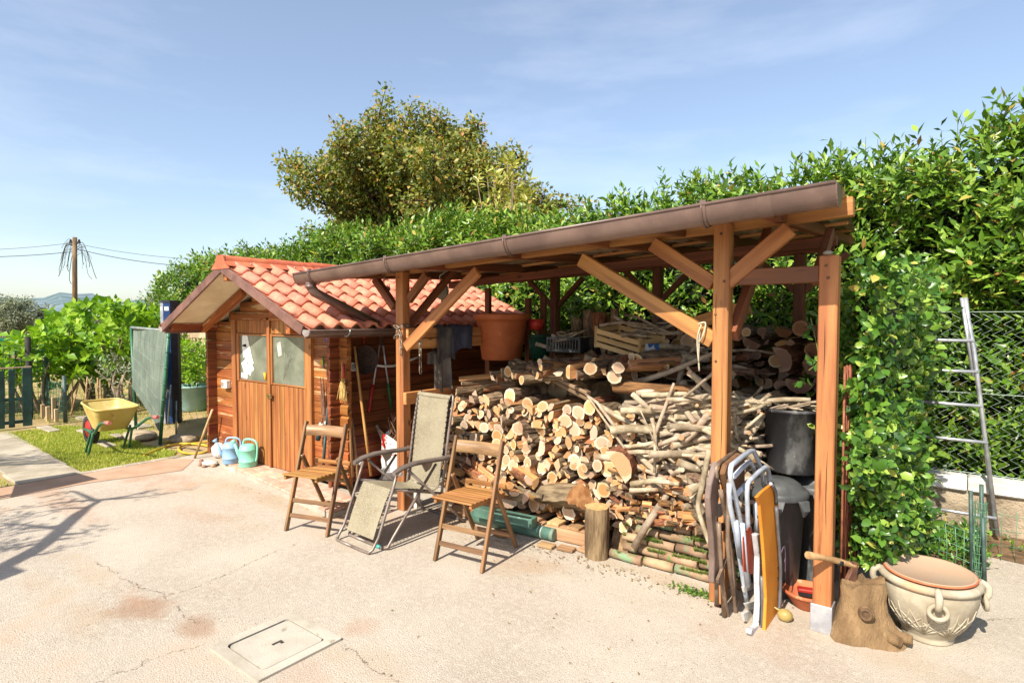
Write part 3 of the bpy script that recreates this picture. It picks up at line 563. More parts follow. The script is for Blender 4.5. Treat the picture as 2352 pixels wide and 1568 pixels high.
# deck, soffit, verge boards, rafters
OV = 2.76; BK = 6.02; EX = 1.30
for s in (1, -1):
    def P3(x, y, dz): return V(RX+s*x, y, zroof(RX+s*x)+dz)
    mb = MB(); mb.prism([P3(0, OV+.02, .004), P3(EX, OV+.02, .004), P3(EX, OV+.02, .024), P3(0, OV+.02, .024)], (0, BK-OV-.02, 0)); part('roof_deck', mb, beige_m, shed)
    beam('verge_board', P3(-.0, OV, .0), P3(EX+.02, OV, .0), .022, .085, fascia_m, shed)
    beam('verge_board', P3(0, BK, .0), P3(EX+.02, BK, .0), .022, .085, fascia_m, shed)
    beam('rafter', P3(.35, SY0-.16, -.05), P3(EX-.04, SY0-.16, -.05), .055, .085, shed_wood, shed); beam('rafter', P3(.2, SY1-.1, -.05), P3(EX-.04, SY1-.1, -.05), .05, .085, shed_wood, shed)
    beam('fascia', P3(EX+.012, OV+.02, -.03), P3(EX+.012, BK-.02, -.03), .02, .075, fascia_m, shed)
    # gutter
    gx = RX+s*(EX+.065); gz = zroof(RX+EX)-.005; prof = [(.052*math.cos(t), .052*math.sin(t)) for t in [math.pi+math.pi*i/8 for i in range(9)]]
    mb = MB(); P = [[V(gx+u, y, gz+v) for u, v in prof] for y in (OV-.0, BK)]; P2 = [[V(gx+u*.94, y, gz+v*.94) for u, v in prof] for y in (OV-.0, BK)]
    mb.grid(P); mb.grid(P2); mb.tube([(gx-.052*s*-1, OV, gz), (gx+.052*s, BK, gz)], .006, 6)
    gt = part('gutter', mb, gutter_m, shed); mb = MB(); mb.prism([V(gx+u*1.08, OV-.002, gz+v*1.08+.003) for u, v in prof], (0, .012, 0)); part('end_cap', mb, pm('grey_cap', S(164, 152, 146), rough=.4), gt)
    for y in (3.15, 4.0, 4.9, 5.7): mb = MB(); mb.tube([V(gx+u*1.1, y, gz+v*1.1) for u, v in prof], .008, 5); mb.box((gx, y, gz+.012), (.1, .014, .004)); part('bracket', mb, chrome, gt)
beam('purlin', (RX, OV+.03, 2.0), (RX, BK-.03, 2.0), .06, .1, shed_wood, shed)
beam('purlin', (SX0+.02, OV+.05, 1.5), (SX0+.02, BK-.05, 1.5), .06, .08, shed_wood, shed); beam('purlin', (SX1-.02, OV+.05, 1.5), (SX1-.02, BK-.05, 1.5), .06, .08, shed_wood, shed)
# tiles: one S-shaped pantile mesh, laid in courses
TW, TLn = .181, .285
prof = [(0, .004), (.016, .002), (.032, .004), (.045, .022), (.066, .044), (.092, .052), (.118, .044), (.139, .022), (.152, .006), (TW+.006, .005)]
mb = MB(); up_ = [[(u*TLn, w, h+.012+.022*u) for w, h in prof] for u in (0, .5, 1)]; dn = [[(u*TLn, w, h+.002+.012*u) for w, h in prof] for u in (1, .5, 0)]
mb.grid(up_+dn, True); 
for r_ in (len(prof)*2,): mb.add([], [])
tme = mesh_of(mb, 'tile', tile_m)
for p_ in tme.polygons: p_.use_smooth = abs(p_.normal.x) < .8
ncol = int((BK-OV)/TW); sl_ = math.hypot(1, .438)
for s in (1, -1):
    ex = Vector((s, 0, -.438)).normalized(); ey = Vector((0, 1, 0)); ez = ex.cross(ey) if s > 0 else ey.cross(ex)*1; ez = Vector((.438*s, 0, 1)).normalized()
    for r_ in range(6):
        for c_ in range(ncol):
            d0 = .03+r_*.243; o_ = Vector((RX, OV+.008+c_*TW, 2.075+.022))+ex*d0+ez*(random.uniform(0, .002)); yaw = random.gauss(0, .003)
            M = Matrix((ex, ey if s > 0 else -ey, ez)).transposed().to_4x4(); M.translation = o_ if s > 0 else o_+Vector((0, TW, 0))
            pinst('tile', tme, shed, M @ Matrix.Rotation(yaw, 4, 'Z'))
for i in range(7):
    y0_ = OV-.015+i*.47; mb = MB(); P = []
    for y in (y0_, y0_+.49):
        g = .0 if y == y0_ else -.008; P.append([V(RX+(.075+g)*math.cos(t), y, 2.135+(.06+g)*math.sin(t)) for t in [math.pi*k/8 for k in range(9)]])
    mb.grid(P)
    for s in (1, -1): mb.add([V(RX+s*.075, y0_, 2.135), V(RX+s*.075, y0_+.49, 2.135), V(RX+s*.17, y0_+.49, 2.083), V(RX+s*.17, y0_, 2.083)], [(0, 1, 2, 3)])
    rd = part('ridge_cap', mb, ridge_m, shed)
    mb = MB()
    for s in (1, -1): mb.ball((RX+s*.12, y0_+.24, 2.116), .008, 6, 4)
    part('screw', mb, chrome, rd)
mb = MB(); mb.prism([(RX-.17, OV-.017, 2.06), (RX+.17, OV-.017, 2.06), (RX+.085, OV-.017, 2.13), (RX+.06, OV-.017, 2.19), (RX-.06, OV-.017, 2.19), (RX-.085, OV-.017, 2.13)], (0, .012, 0)); part('ridge_end', mb, ridge_m, shed)
# tiled doorstep
step_m = pm('step_tile', S(214, 172, 150), S(190, 146, 122), .7, 12, rand=.12, bump=.15)
stp = thing('doorstep', 'low step of pink clay tiles running along the foot of the shed', 'step', (-5.2, 3.0, 0))
mb = MB(); mb.prism([(-6.5, 3.11, .0), (-4.0, 2.80, .0), (-4.0, 3.3, .0), (-6.5, 3.3, .0)], (0, 0, .038)); part('base', mb, con_plain, stp)
for i in range(14):
    xa = -6.5+i*2.5/14; ya = 3.11-.31*i/14
    for j in range(3):
        y0_ = ya+j*.115; mb = MB(); mb.box((0, 0, 0), (.172, .11, .018)); o = part('tile', mb, step_m, stp, True, .003); o.matrix_local = Matrix.Translation((xa+.087+5.2, y0_+.045-3.0, .048)) @ Matrix.Rotation(-.1235, 4, 'Z')
# ================================================================ canopy
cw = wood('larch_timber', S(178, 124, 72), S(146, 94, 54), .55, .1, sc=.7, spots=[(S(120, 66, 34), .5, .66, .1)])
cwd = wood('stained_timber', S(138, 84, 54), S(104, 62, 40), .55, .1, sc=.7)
raww = wood('raw_timber', S(206, 152, 94), S(176, 120, 66), .6, .1, sc=.7, spots=[(S(120, 80, 48), 1.5, .68, .04)])
CY = 3.325
can = thing('wood_store_canopy', 'open timber lean-to canopy with brown gutter and corrugated roof over the firewood', 'canopy', (-2.2, 4.3, 0))
def zg(x): return 1.975+.0505*(x+4.47)
def zr(x, y): return zg(x)-.012+.045*(y-2.93)
def zb(x): return 1.975+.0417*(x+3.72)
PW = .086
def post(x, y, h, w=PW, z0=0, m=cw): return beam('post', (x, y, z0), (x, y, h), w, w, m, can, up=(0, 1, 0), bev=.006)
XL, XR, XF = -3.712, -1.088, -.562
post(XL, CY, 1.98); post(XR, CY, 2.12); pf = post(XF, CY+.02, 1.913, z0=.02)
mb = MB(); mb.box((XF, CY+.02, .07), (PW+.014, PW+.014, .14)); part('metal_shoe', mb, pm('zinc_shoe', S(190, 192, 196), S(160, 160, 166), .4, 9, metal=.55, rand=0, spots=[(S(220, 216, 210), 8, .6, .1)]), can, bevel=.002)
mb = MB(); mb.ball((XF-.01, CY+.01, 1.925), .02, 7, 5, (1.2, 1, .7)); part('stone', mb, con_plain, can)
beam('front_beam', (-4.12, CY+.075, zb(-4.12)+.045), (-.47, CY+.075, zb(-.47)+.045), .062, .095, cw, can)
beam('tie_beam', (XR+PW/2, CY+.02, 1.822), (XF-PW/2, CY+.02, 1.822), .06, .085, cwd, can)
def brace(a, c, y=CY, w=.05, h=.075, m=cw, ya=None): 
    p, q = onY(*a, y), onY(*c, y if ya is None else ya); return beam('brace', p, q, w, h, m, can, up=(0, 1, 0))
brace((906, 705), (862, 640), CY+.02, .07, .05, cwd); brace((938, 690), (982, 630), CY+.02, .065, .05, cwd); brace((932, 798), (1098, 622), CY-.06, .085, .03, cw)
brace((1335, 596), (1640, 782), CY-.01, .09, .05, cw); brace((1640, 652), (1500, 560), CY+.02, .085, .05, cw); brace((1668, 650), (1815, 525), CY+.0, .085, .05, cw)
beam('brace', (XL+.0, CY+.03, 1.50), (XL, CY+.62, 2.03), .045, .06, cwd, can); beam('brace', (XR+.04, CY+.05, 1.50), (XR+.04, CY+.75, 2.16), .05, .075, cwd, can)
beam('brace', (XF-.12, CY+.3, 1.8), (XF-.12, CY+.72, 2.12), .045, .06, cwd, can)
crk = pm('drying_crack', S(70, 40, 24), rough=.9, rand=0)
for (x, z0_, z1_, dx) in ((XR+.012, .75, 1.35, .006), (XR-.02, 1.5, 1.75, -.004), (XL-.01, .3, .75, .004), (XF+.015, .5, .95, -.005), (XF-.012, 1.3, 1.6, .003), (XL+.015, 1.05, 1.35, -.003)):
    yf = CY-PW/2-.0008+(.02 if x > -.7 else 0); mb = MB(); k_ = 7; P = []
    for i in range(k_+1): u = i/k_; P.append([V(x+dx*math.sin(3*u)+s_*.0022*math.sin(math.pi*u), yf, z0_+(z1_-z0_)*u) for s_ in (-1, 1)])
    mb.grid(P, False); part('crack', mb, crk, can)
for (x, z) in ((XL+.02, 1.52), (XR-.02, 1.36), (XR-.025, 1.62), (XR+.02, 1.80), (XF, 1.80), (XF-.01, 1.86), (XR, 2.06), (XL, 1.93)):
    mb = MB(); mb.ball((x, CY-PW/2-.001+(.02 if x > -.7 else 0), z), .008, 8, 5, (1, .5, 1)); part('bolt_head', mb, rust, can)
# rear frame
RY = 5.4
for x in (-3.58, -2.39, -1.13):
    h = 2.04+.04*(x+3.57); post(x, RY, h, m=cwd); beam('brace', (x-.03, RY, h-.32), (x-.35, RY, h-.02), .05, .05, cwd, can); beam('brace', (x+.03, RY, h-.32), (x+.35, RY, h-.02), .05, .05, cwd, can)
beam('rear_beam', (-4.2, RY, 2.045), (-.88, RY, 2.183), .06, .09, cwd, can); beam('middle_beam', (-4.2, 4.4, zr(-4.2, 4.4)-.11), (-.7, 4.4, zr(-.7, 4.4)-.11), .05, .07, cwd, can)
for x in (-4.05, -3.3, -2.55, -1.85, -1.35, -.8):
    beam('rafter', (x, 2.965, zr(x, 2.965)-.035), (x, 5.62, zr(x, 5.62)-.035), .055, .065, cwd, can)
for y in (3.05, 3.7, 4.4, 5.0, 5.55):
    beam('batten', (-4.45, y, zr(-4.45, y)-.012), (-.47-.115*(y-2.92), y, zr(-.47, y)-.012), .035, .022, raww, can)
# corrugated sheets
corr_m = pm('fibre_cement', S(172, 146, 116), S(130, 106, 82), .85, 5, (1, 1, 1), .3, 50, rand=.06, spots=[(S(96, 112, 92), 2.2, .58, .12)])
for k in range(5):
    xa = -4.52+k*.834; mb = MB(); nx = 44; A, B = [], []
    for y in (2.925, 3.6, 4.3, 5.0, 5.6):
        xb = xa+.86-(.125+.115*(y-2.925) if k == 4 else 0)
        A.append([V(xa+(xb-xa)*i/nx, y, zr(xa+(xb-xa)*i/nx, y)+.021+.017*math.sin(((xa+(xb-xa)*i/nx)+9)*2*math.pi/.128)+.0025*(k % 2)) for i in range(nx+1)])
        B.append([p+V(0, 0, -.006) for p in A[-1]])
    mb.grid(A+B[::-1]); part('roof_sheet', mb, corr_m, can)
# gutter of the canopy
def gpt(x, u, v): return V(x, 2.905+u, zg(x)-.004+v)
mb = MB(); gr = .07; hp = [(gr*math.cos(t), gr*1.35*math.sin(t)) for t in [math.pi+math.pi*i/12 for i in range(13)]]
mb.grid([[gpt(x, u, v) for u, v in hp] for x in (-4.53, -.46)]); mb.grid([[gpt(x, u*.95, v*.95) for u, v in hp] for x in (-4.53, -.46)])
mb.tube([gpt(-4.53, -gr, .002), gpt(-.46, -gr, .002)], .008, 8)
gut = part('gutter', mb, gutter_m, can)
for x in (-4.531, -.462): mb = MB(); mb.prism([gpt(x, u*1.03, v*1.03) for u, v in hp], (.006, 0, 0)); part('end_cap', mb, gutter_m, gut)
for x in (-4.3, -3.35, -2.25, -1.03):
    mb = MB(); mb.grid([[gpt(x+w, u*1.07, v*1.06) for u, v in hp] for w in (-.012, .012)]); mb.tube([gpt(x-.006, u*1.12, v*1.1) for u, v in hp], .0035, 5); mb.box(gpt(x, -.066, .012), (.03, .016, .02)); part('bracket', mb, gutter_m, gut)
    beam('bracket_block', gpt(x, .035, -.06), gpt(x, .12, -.05), .05, .05, cwd, can)
mb = MB(); mb.grid([[gpt(-.75+w, u*1.015, v*1.015) for u, v in hp] for w in (-.03, .03)]); part('joint_sleeve', mb, gutter_m, gut)
mb = MB(); q = gpt(-4.38, 0, -.05); e = onX(868, 745, -4.235); mb.tube([q, q+V(0, 0, -.06), q+V(.01, .03, -.11), q+V(.02, .09, -.14), e], [.042, .042, .042, .040, .038], 12); mb.tube([q+V(0, 0, -.05), q+V(0, 0, -.075)], .047, 12)
part('downpipe', mb, gutter_m, can)
# boards fixed between the left post and the stakes
for (z, h) in ((1.475, .085), (1.385, .085)): beam('side_board', (XL+.07, CY-.02, z-.055*(z < 1.4)*0), (XL+.07, 4.95, z), .03, h, raww, can)
beam('side_board', (XL+.07, CY-.05, .94), (XL+.07, 4.6, .94), .035, .1, raww, can); beam('side_board', (XL+.07, CY-.02, .5), (XL+.07, 4.6, .5), .03, .1, cwd, can)
for x, y, h_ in ((-3.86, 4.6, 1.9), (-3.52, 4.82, 1.8), (-3.36, 4.86, 1.82)): beam('stake', (x, y, .0), (x, y, h_), .06, .045, cwd, can, up=(0, 1, 0))
# ================================================================ firewood
bark = pm('log_bark', S(150, 126, 98), S(84, 66, 48), .95, 1.6, (2.2, 3.2, 2.2), .9, 4.5, rand=.2, bdist=.012, spots=[(S(176, 158, 130), 3.4, .6, .1)])
bark_red = pm('stripped_bark', S(158, 108, 70), S(96, 60, 36), .9, 1.6, (2.2, 2.2, 2.2), .8, 4, rand=.2, bdist=.012)
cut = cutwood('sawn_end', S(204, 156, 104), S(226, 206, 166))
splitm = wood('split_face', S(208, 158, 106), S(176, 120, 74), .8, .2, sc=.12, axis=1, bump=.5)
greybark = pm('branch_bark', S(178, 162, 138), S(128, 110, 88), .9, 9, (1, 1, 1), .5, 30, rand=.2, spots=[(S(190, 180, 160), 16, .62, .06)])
old_shade_cut = cutwood('weathered_shade_end', S(128, 88, 58), S(150, 112, 80)); old_shade_split = wood('weathered_shade_split', S(120, 82, 54), S(88, 58, 40), .85, .2, sc=.12, axis=1, bump=.5)  # weathered tones, darkened further for the deep shade of the rear stacks
def round_mesh(seed, old=False):
    r_ = random.Random(seed); n = 10; P = []; rad = [1+r_.uniform(-.09, .09) for _ in range(n)]; bx, bz = r_.uniform(-.12, .12), r_.uniform(-.12, .12); ob = (r_.uniform(-.04, .04), r_.uniform(-.04, .04))
    for k, y in enumerate((-.5, -.1, .25, .5)):
        sc = 1+r_.uniform(-.05, .05); P.append([V(math.cos(6.283*j/n)*rad[j]*sc*(1+r_.uniform(-.03, .03))+bx*(y+.5)*2*(y-.5), y+(ob[0]*math.cos(6.283*j/n)+ob[1]*math.sin(6.283*j/n) if k == 0 else 0), math.sin(6.283*j/n)*rad[j]*sc+bz*(y+.5)*2*(y-.5)) for j in range(n)])
    mb = MB(); mb.grid(P, True, True); mb.mi = 1; mb.add(P[0], [tuple(range(n-1, -1, -1))]); mb.add(P[-1], [tuple(range(n))]); return mesh_of(mb, 'firewood_log', [bark if seed % 4 else bark_red, old_shade_cut if old else cut])
def split_mesh(seed, old=False):
    r_ = random.Random(seed+50); kind = seed % 3; ang = (math.pi, math.pi*.55, math.pi*.8)[kind]; k = 6; prof = []
    for i in range(k+1): t = -ang/2+ang*i/k+math.pi/2; q = 1+r_.uniform(-.07, .07); prof.append((math.cos(t)*q, math.sin(t)*q-.42, 0))
    inner = [(r_.uniform(-.2, .2), -.42+r_.uniform(-.08, .1), 1)] if kind else []
    prof += inner; n = len(prof); P = []
    for y in (-.5, 0, .5):
        tw = r_.uniform(-.1, .1); P.append([V(x*(1+r_.uniform(-.04, .04))+tw*z, y, z+tw*x) for x, z, f in prof])
    mb = MB()
    for a in range(2):
        for j in range(n):
            j2 = (j+1) % n; mb.mi = 0 if (j < k) else 1; mb.add([P[a][j], P[a][j2], P[a+1][j2], P[a+1][j]], [(0, 1, 2, 3)], j < k)
    mb.mi = 2; mb.add(P[0], [tuple(range(n-1, -1, -1))]); mb.add(P[-1], [tuple(range(n))]); return mesh_of(mb, 'split_log', [bark if seed % 3 else bark_red, old_shade_split if old else splitm, old_shade_cut if old else cut])
RND = [round_mesh(i) for i in range(12)]; SPL = [split_mesh(i) for i in range(12)]; RNO = [round_mesh(i, True) for i in range(5)]; SPO = [split_mesh(i, True) for i in range(5)]
ORD = 'first second third fourth fifth sixth seventh eighth ninth tenth eleventh twelfth thirteenth fourteenth fifteenth sixteenth seventeenth eighteenth nineteenth twentieth'.split()
def ordn(i):
    return ORD[i] if i < 20 else 'twenty-'+ORD[i-20] if i < 29 else ('thirtieth' if i == 29 else 'thirty-'+ORD[i-30])
def courses(C, h):
    z0 = min(c[1]-c[2] for c in C); rows = {}
    for c in C: rows.setdefault(int((c[1]-z0)/h), []).append(c)
    return {c: (ordn(k), ordn(i)) for k, row in rows.items() for i, c in enumerate(sorted(row))}
def place_log(x, y, z, r, L, yaw, pitch, roll, split, label, group, old=False):
    me = random.choice((SPO if old else SPL) if split else (RNO if old else RND))
    M = Matrix.Translation((x, y, z)) @ Matrix.Rotation(yaw, 4, 'Z') @ Matrix.Rotation(pitch, 4, 'X') @ Matrix.Rotation(roll, 4, 'Y') @ Matrix.Diagonal((r*random.uniform(.92, 1.08)*(1.12 if split else 1), L, r*random.uniform(.9, 1.08)*(1.12 if split else 1), 1))
    return inst('split_log' if split else 'firewood_log', me, M, label, 'firewood', group)
SMALL = MB()
def small_log(x, y, z, r, L, yaw, pitch, roll, split, label, group):
    me = random.choice(SPL[:1]+SPL[1:3]+SPL[4:6]); M = Matrix.Translation((x, y, z)) @ Matrix.Rotation(yaw, 4, 'Z') @ Matrix.Rotation(pitch, 4, 'X') @ Matrix.Rotation(roll, 4, 'Y') @ Matrix.Diagonal((r*1.12, L, r*1.12, 1))
    vs = [M @ v.co for v in me.vertices]; o = len(SMALL.v); SMALL.v += vs
    for p in me.polygons: SMALL.f.append(tuple(i+o for i in p.vertices)); SMALL.m.append(p.material_index); SMALL.s.append(False)
def pack(xl, xr, z0, top, rmin, rmax, seed, tries=26, maxn=500):
    r_ = random.Random(seed); C = []; miss = 0
    while miss < 40 and len(C) < maxn:
        r = rmin+(rmax-rmin)*r_.random()**1.7; best = None
        for _ in range(tries):
            x = r_.uniform(xl(0)+r, xr(0)-r) if callable(xl) else r_.uniform(xl+r, xr-r); z = z0+r
            for (cx_, cz, cr_) in C:
                dx = abs(cx_-x)
                if dx < r+cr_: z = max(z, cz+math.sqrt((r+cr_)**2-dx*dx)*.97)
            if best is None or z < best[1]: best = (x, z)
        if best[1]+r*.6 > top(best[0]): miss += 1; continue
        C.append((best[0], best[1], r))
    return C
def ftop(x): return 1.09+.06*(x+3.4)+.035*math.sin(x*6)+(.06 if x > -2.6 else 0)-max(0, (-3.22-x))*.9
F = pack(-3.5, -1.72, .135, ftop, .012, .047, 3)
CF = courses(F, .07)
for (x, z, r) in F:
    ck_, cn_ = CF[(x, z, r)]
    sp = random.random() < .56; L = random.uniform(.34, .46); rot = random.gauss(-.03, .10) if random.random() < .85 else random.gauss(-.38, .25)
    lean = .10*z
    (small_log if sp and r < .0225 else place_log)(x, 3.60+lean+L/2+random.gauss(0, .024), z, r*1.28, L, rot, random.gauss(0, .05), random.uniform(0, 6.28), sp,
              f'{"split wedge" if sp else "round log"}, {cn_} from the left in the {ck_} course up of the sunlit stack', 'split wedges in the front stack' if sp else 'round logs in the front stack')
endm = pm('sawn_small', S(208, 164, 114), S(178, 126, 78), .8, 30, rand=0, bump=.2)
single('kindling', SMALL, [bark, pm('split_small', S(200, 150, 100), S(160, 108, 66), .85, 40, rand=0), endm], 'thin split kindling wedged between the logs of the sunlit front stack', 'kindling', (-2.6, 3.8, .1), kind='stuff')
# loose logs lying on top of the front stack
def ztop(x, y): return ftop(x)+.02
for i in range(84):
    x = random.uniform(-3.35, -1.75); y = 3.82+.46*random.random()**1.5; sp = random.random() < .5; r = random.uniform(.022, .05)
    place_log(x, y, ftop(x)-.025+random.uniform(0, .06), r, random.uniform(.28, .5), random.gauss(-.35, .5), random.gauss(.05, .12), random.uniform(0, 6.28), sp,
              f'{"split billet" if sp else "thin round log"} lying loose on the {("front", "back")[y > 4.06]} {("left", "middle left", "middle right", "right")[min(3, int((x+3.35)/.4))]} of the woodpile top', 'loose split billets on top' if sp else 'loose round logs on top')
# second row under the loose logs (hidden body of the pile), joined
mb = MB()
for i in range(60):
    x = -3.45+2.5*((i % 12)+.5)/12; z = .22+.195*(i//12); mb.tube([(x, 4.14, z), (x, 4.62, z)], .1, 7)
single('log_heap', mb, bark, 'hidden inner rows of logs between the front and rear woodpiles', 'firewood', (-2.3, 4.3, .1), kind='stuff')
# rear stack on the shaded side
def rtop(x): return 1.52+.12*math.sin(x*2.3+.4)+(.1 if x > -1.9 else 0)
Rr = pack(-3.0, -1.05, 1.02, rtop, .03, .075, 11)
CF = courses(Rr, .11)
for (x, z, r) in Rr:
    ck_, cn_ = CF[(x, z, r)]
    sp = random.random() < .6; L = random.uniform(.36, .46)
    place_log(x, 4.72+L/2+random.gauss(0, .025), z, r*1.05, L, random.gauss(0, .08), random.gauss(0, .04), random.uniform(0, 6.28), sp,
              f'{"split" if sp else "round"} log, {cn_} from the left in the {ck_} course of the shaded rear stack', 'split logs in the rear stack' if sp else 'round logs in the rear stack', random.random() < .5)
mb = MB()
for i in range(24):
    x = -3.0+2.0*((i % 8)+.5)/8; z = .18+.28*(i//8); mb.tube([(x, 4.74, z), (x, 5.2, z)], .14, 7)
single('log_heap', mb, bark, 'hidden lower rows of logs in the rear woodpile', 'firewood', (-2, 4.9, .1), kind='stuff')
Rq = pack(-1.08, -.46, .2, lambda x: 1.62+.06*math.sin(x*9), .035, .085, 21)
CF = courses(Rq, .15)
for (x, z, r) in [c for c in Rq if c[1] > .75]:
    ck_, cn_ = CF[(x, z, r)]
    sp = random.random() < .7; L = random.uniform(.36, .46)
    place_log(x, 4.35+L/2+random.gauss(0, .03), z, r*1.05, L, random.gauss(0, .08), random.gauss(0, .04), random.uniform(0, 6.28), sp,
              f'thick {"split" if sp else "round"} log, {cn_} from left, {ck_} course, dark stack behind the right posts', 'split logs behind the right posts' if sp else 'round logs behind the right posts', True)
# standing short logs and planks against the back
for k, (px, py, h, r) in enumerate(((1352, 735, .34, .045), (1375, 730, .30, .06), (1412, 735, .36, .04), (1505, 700, .46, .035), (1325, 745, .2, .05))):
    p = onY(px, py+30, 4.68); place_log(p.x, p.y, 1.5, r, h, 0, math.pi/2, .3*k, k == 1, 'short log standing upright on top of the shaded rear stack', 'upright logs on the rear stack')
# branch pile
def branch_mesh(seed, L, r):
    q = random.Random(seed+200); k = 6; pts = []; a = q.uniform(-1, 1)*.12*L; c = q.uniform(-1, 1)*.10*L; ph = q.uniform(0, 3)
    for i in range(k): t = i/(k-1); pts.append(V((t-.5)*L, a*math.sin(math.pi*t)+.02*math.sin(ph+5*t), c*math.sin(math.pi*t*1.4+.3)))
    mb = MB(); mb.tube(pts, [r*(1.08-.35*i/(k-1))*q.uniform(.93, 1.07) for i in range(k)], 7)
    for f in range(len(mb.f)-2, len(mb.f)): mb.m[f] = 1
    if seed % 2:
        s = pts[2]; e = s+V(q.uniform(.02, .08), q.uniform(-.05, .05), q.uniform(.02, .07)); mb.tube([s, e], [r*.5, r*.35], 5); mb.m[-1] = 1
    me = mesh_of(mb, 'branch', [greybark, cut]); me['L'] = L; return me
BRM = [branch_mesh(i, L, r*1.15) for i, (L, r) in enumerate(((.62, .017), (.5, .012), (.72, .02), (.42, .024), (.56, .010), (.8, .015), (.35, .014), (.66, .026), (.3, .018), (.52, .021)))]
def branch(M, me, label, group): return inst('branch', me, M, label, 'branch', group)
for i in range(165):
    t = i/165; z = .42+t*.66; ramp = .18*(1-t); x = random.uniform(-1.72-.03*t, -.98); y = 3.58+ramp*.2+.16*t+abs(random.gauss(0, .10)); steep = random.random() < .18
    yaw = random.gauss(.15, .35) if not steep else random.uniform(-.9, .9); pit = random.gauss(0, .16) if not steep else random.choice((-1, 1))*random.uniform(.5, 1.2)
    me = random.choice(BRM); x = min(x, -1.02-.5*me['L']*abs(math.cos(yaw)*math.cos(pit))+.02); Mx = Matrix.Translation((x, y, z)) @ Matrix.Rotation(yaw+(math.pi if random.random() < .5 else 0), 4, 'Z') @ Matrix.Rotation(pit, 4, 'Y') @ Matrix.Rotation(random.uniform(0, 6.28), 4, 'X') @ Matrix.Scale(random.uniform(.75, 1.1), 4)
    branch(Mx, me, f'{("thin", "thick")[BRM.index(me) in (2, 3, 7, 9)]} {("level", "tilted")[abs(pit) > .22]} grey stick, {("bottom", "lower", "middle", "upper", "top")[min(4, int(t*5))]} {("left", "centre", "right")[min(2, max(0, int((x+1.75)/.26)))]} of the tangled brush pile', 'sticks in the brush pile')
for i in range(34):
    x = random.uniform(-1.12, -1.02); z = .6+.5*i/34; Mx = Matrix.Translation((x, 3.62+abs(random.gauss(0, .12)), z)) @ Matrix.Rotation(random.choice((0, 3.14))+random.gauss(.9, .5), 4, 'Z') @ Matrix.Rotation(random.gauss(0, .45), 4, 'Y') @ Matrix.Rotation(random.uniform(0, 6), 4, 'X') @ Matrix.Scale(random.uniform(.35, .55), 4)
    branch(Mx, random.choice(BRM), f'grey stick, {ordn(i)} from the bottom, between the tall right post and the black tub', 'sticks beside the black tub')
def stick(pts, r, label, n=7, mat=None, name='branch', cat='branch'):
    mb = MB(); k = len(pts); mb.tube(pts, [r*(1.1-.4*i/(k-1)) for i in range(k)], n)
    for f in (-2, -1): mb.m[f] = 1
    return single(name, mb, [mat or greybark, cut], label, cat, pts[0])
def curve(pts, n=3):
    """smooth polyline through points"""
    pts = [Vector(p) for p in pts]; out = []
    for i in range(len(pts)-1):
        p0, p1, p2, p3 = pts[max(i-1, 0)], pts[i], pts[i+1], pts[min(i+2, len(pts)-1)]
        for k in range(n):
            t = k/n; out.append(.5*((2*p1)+(p2-p0)*t+(2*p0-5*p1+4*p2-p3)*t*t+(3*p1-p0-3*p2+p3)*t*t*t))
    return out+[pts[-1]]
stick(curve([onY(1405, 882, 3.95), onY(1480, 872, 3.95), onY(1560, 845, 4.0), onY(1630, 815, 4.05), onY(1660, 812, 4.1)]), .022, 'long bowed branch lying across the top of the pile in the shade')
stick(curve([onY(1497, 960, 3.62), onY(1505, 1000, 3.60), onY(1503, 1085, 3.58)]), .014, 'pale straight stick standing upright against the brush pile')
stick(curve([onY(1500, 1010, 3.6), onY(1535, 915, 3.66), onY(1548, 880, 3.7)]), .013, 'forked grey branch leaning over the top of the brush pile')
stick([onY(1470, 940, 3.6), onY(1520, 1050, 3.55)], .005, 'thin reddish twig slanting across the front of the woodpile')
stick(curve([onY(1640, 855, 3.55), onY(1580, 905, 3.62), onY(1550, 925, 3.66)]), .010, 'thin light stick slanting down from the tall right post')
stick([onY(1420, 990, 3.55), onY(1372, 925, 3.6), onY(1345, 905, 3.65)], .012, 'long pale splintered stake leaning across the log ends')
stick([onY(1435, 1030, 3.54), onY(1350, 910, 3.62)], .009, 'second thin stake crossing the log ends beside the pale splintered one')
stick(curve([onY(1630, 1030, 3.42), onY(1612, 1120, 3.40), onY(1604, 1165, 3.39), onY(1618, 1215, 3.37), onY(1630, 1250, 3.36)]), .017, 'long bent tan branch propped upright in front of the brush pile')
stick(curve([onY(1450, 1112, 3.50), onY(1500, 1104, 3.50), onY(1560, 1112, 3.50)]), .019, 'thick smooth branch lying level across the foot of the brush pile')
stick(curve([onY(1448, 1126, 3.50), onY(1510, 1124, 3.50)]), .017, 'second thick branch lying level just below the first at the foot of the brush pile')
for (a, c) in (((1184, 826), (1370, 925)), ((1205, 832), (1352, 903))):
    me, M = beam('plank', onY(*a, 4.05), onY(*c, 3.72), .045, .028, wood('grey_plank', S(158, 132, 104), S(118, 94, 70), .75, .1, sc=.7), None); inst('plank', me, M, 'upper weathered lath sloping across the top of the woodpile' if a[0] == 1205 else 'lower weathered lath sloping across the top of the woodpile', 'plank')
me, M = beam('squared_timber', onY(1590, 745, 4.6), onY(1720, 705, 4.6), .12, .10, raww, None); inst('squared_timber', me, M, 'squared yellow timber lying on the rear stack behind the tall right post', 'timber')
p = onY(1495, 900, 3.75); place_log(p.x, p.y+.02, p.z+.02, .045, .55, math.pi/2+.1, 0, .4, False, 'thick grey log lying lengthwise on top of the pile above the brush', None)
p = onY(1440, 1055, 3.62); place_log(p.x, p.y, p.z, .10, .3, .2, 0, 1, True, 'large gnarled stump piece low in the right of the woodpile', None)
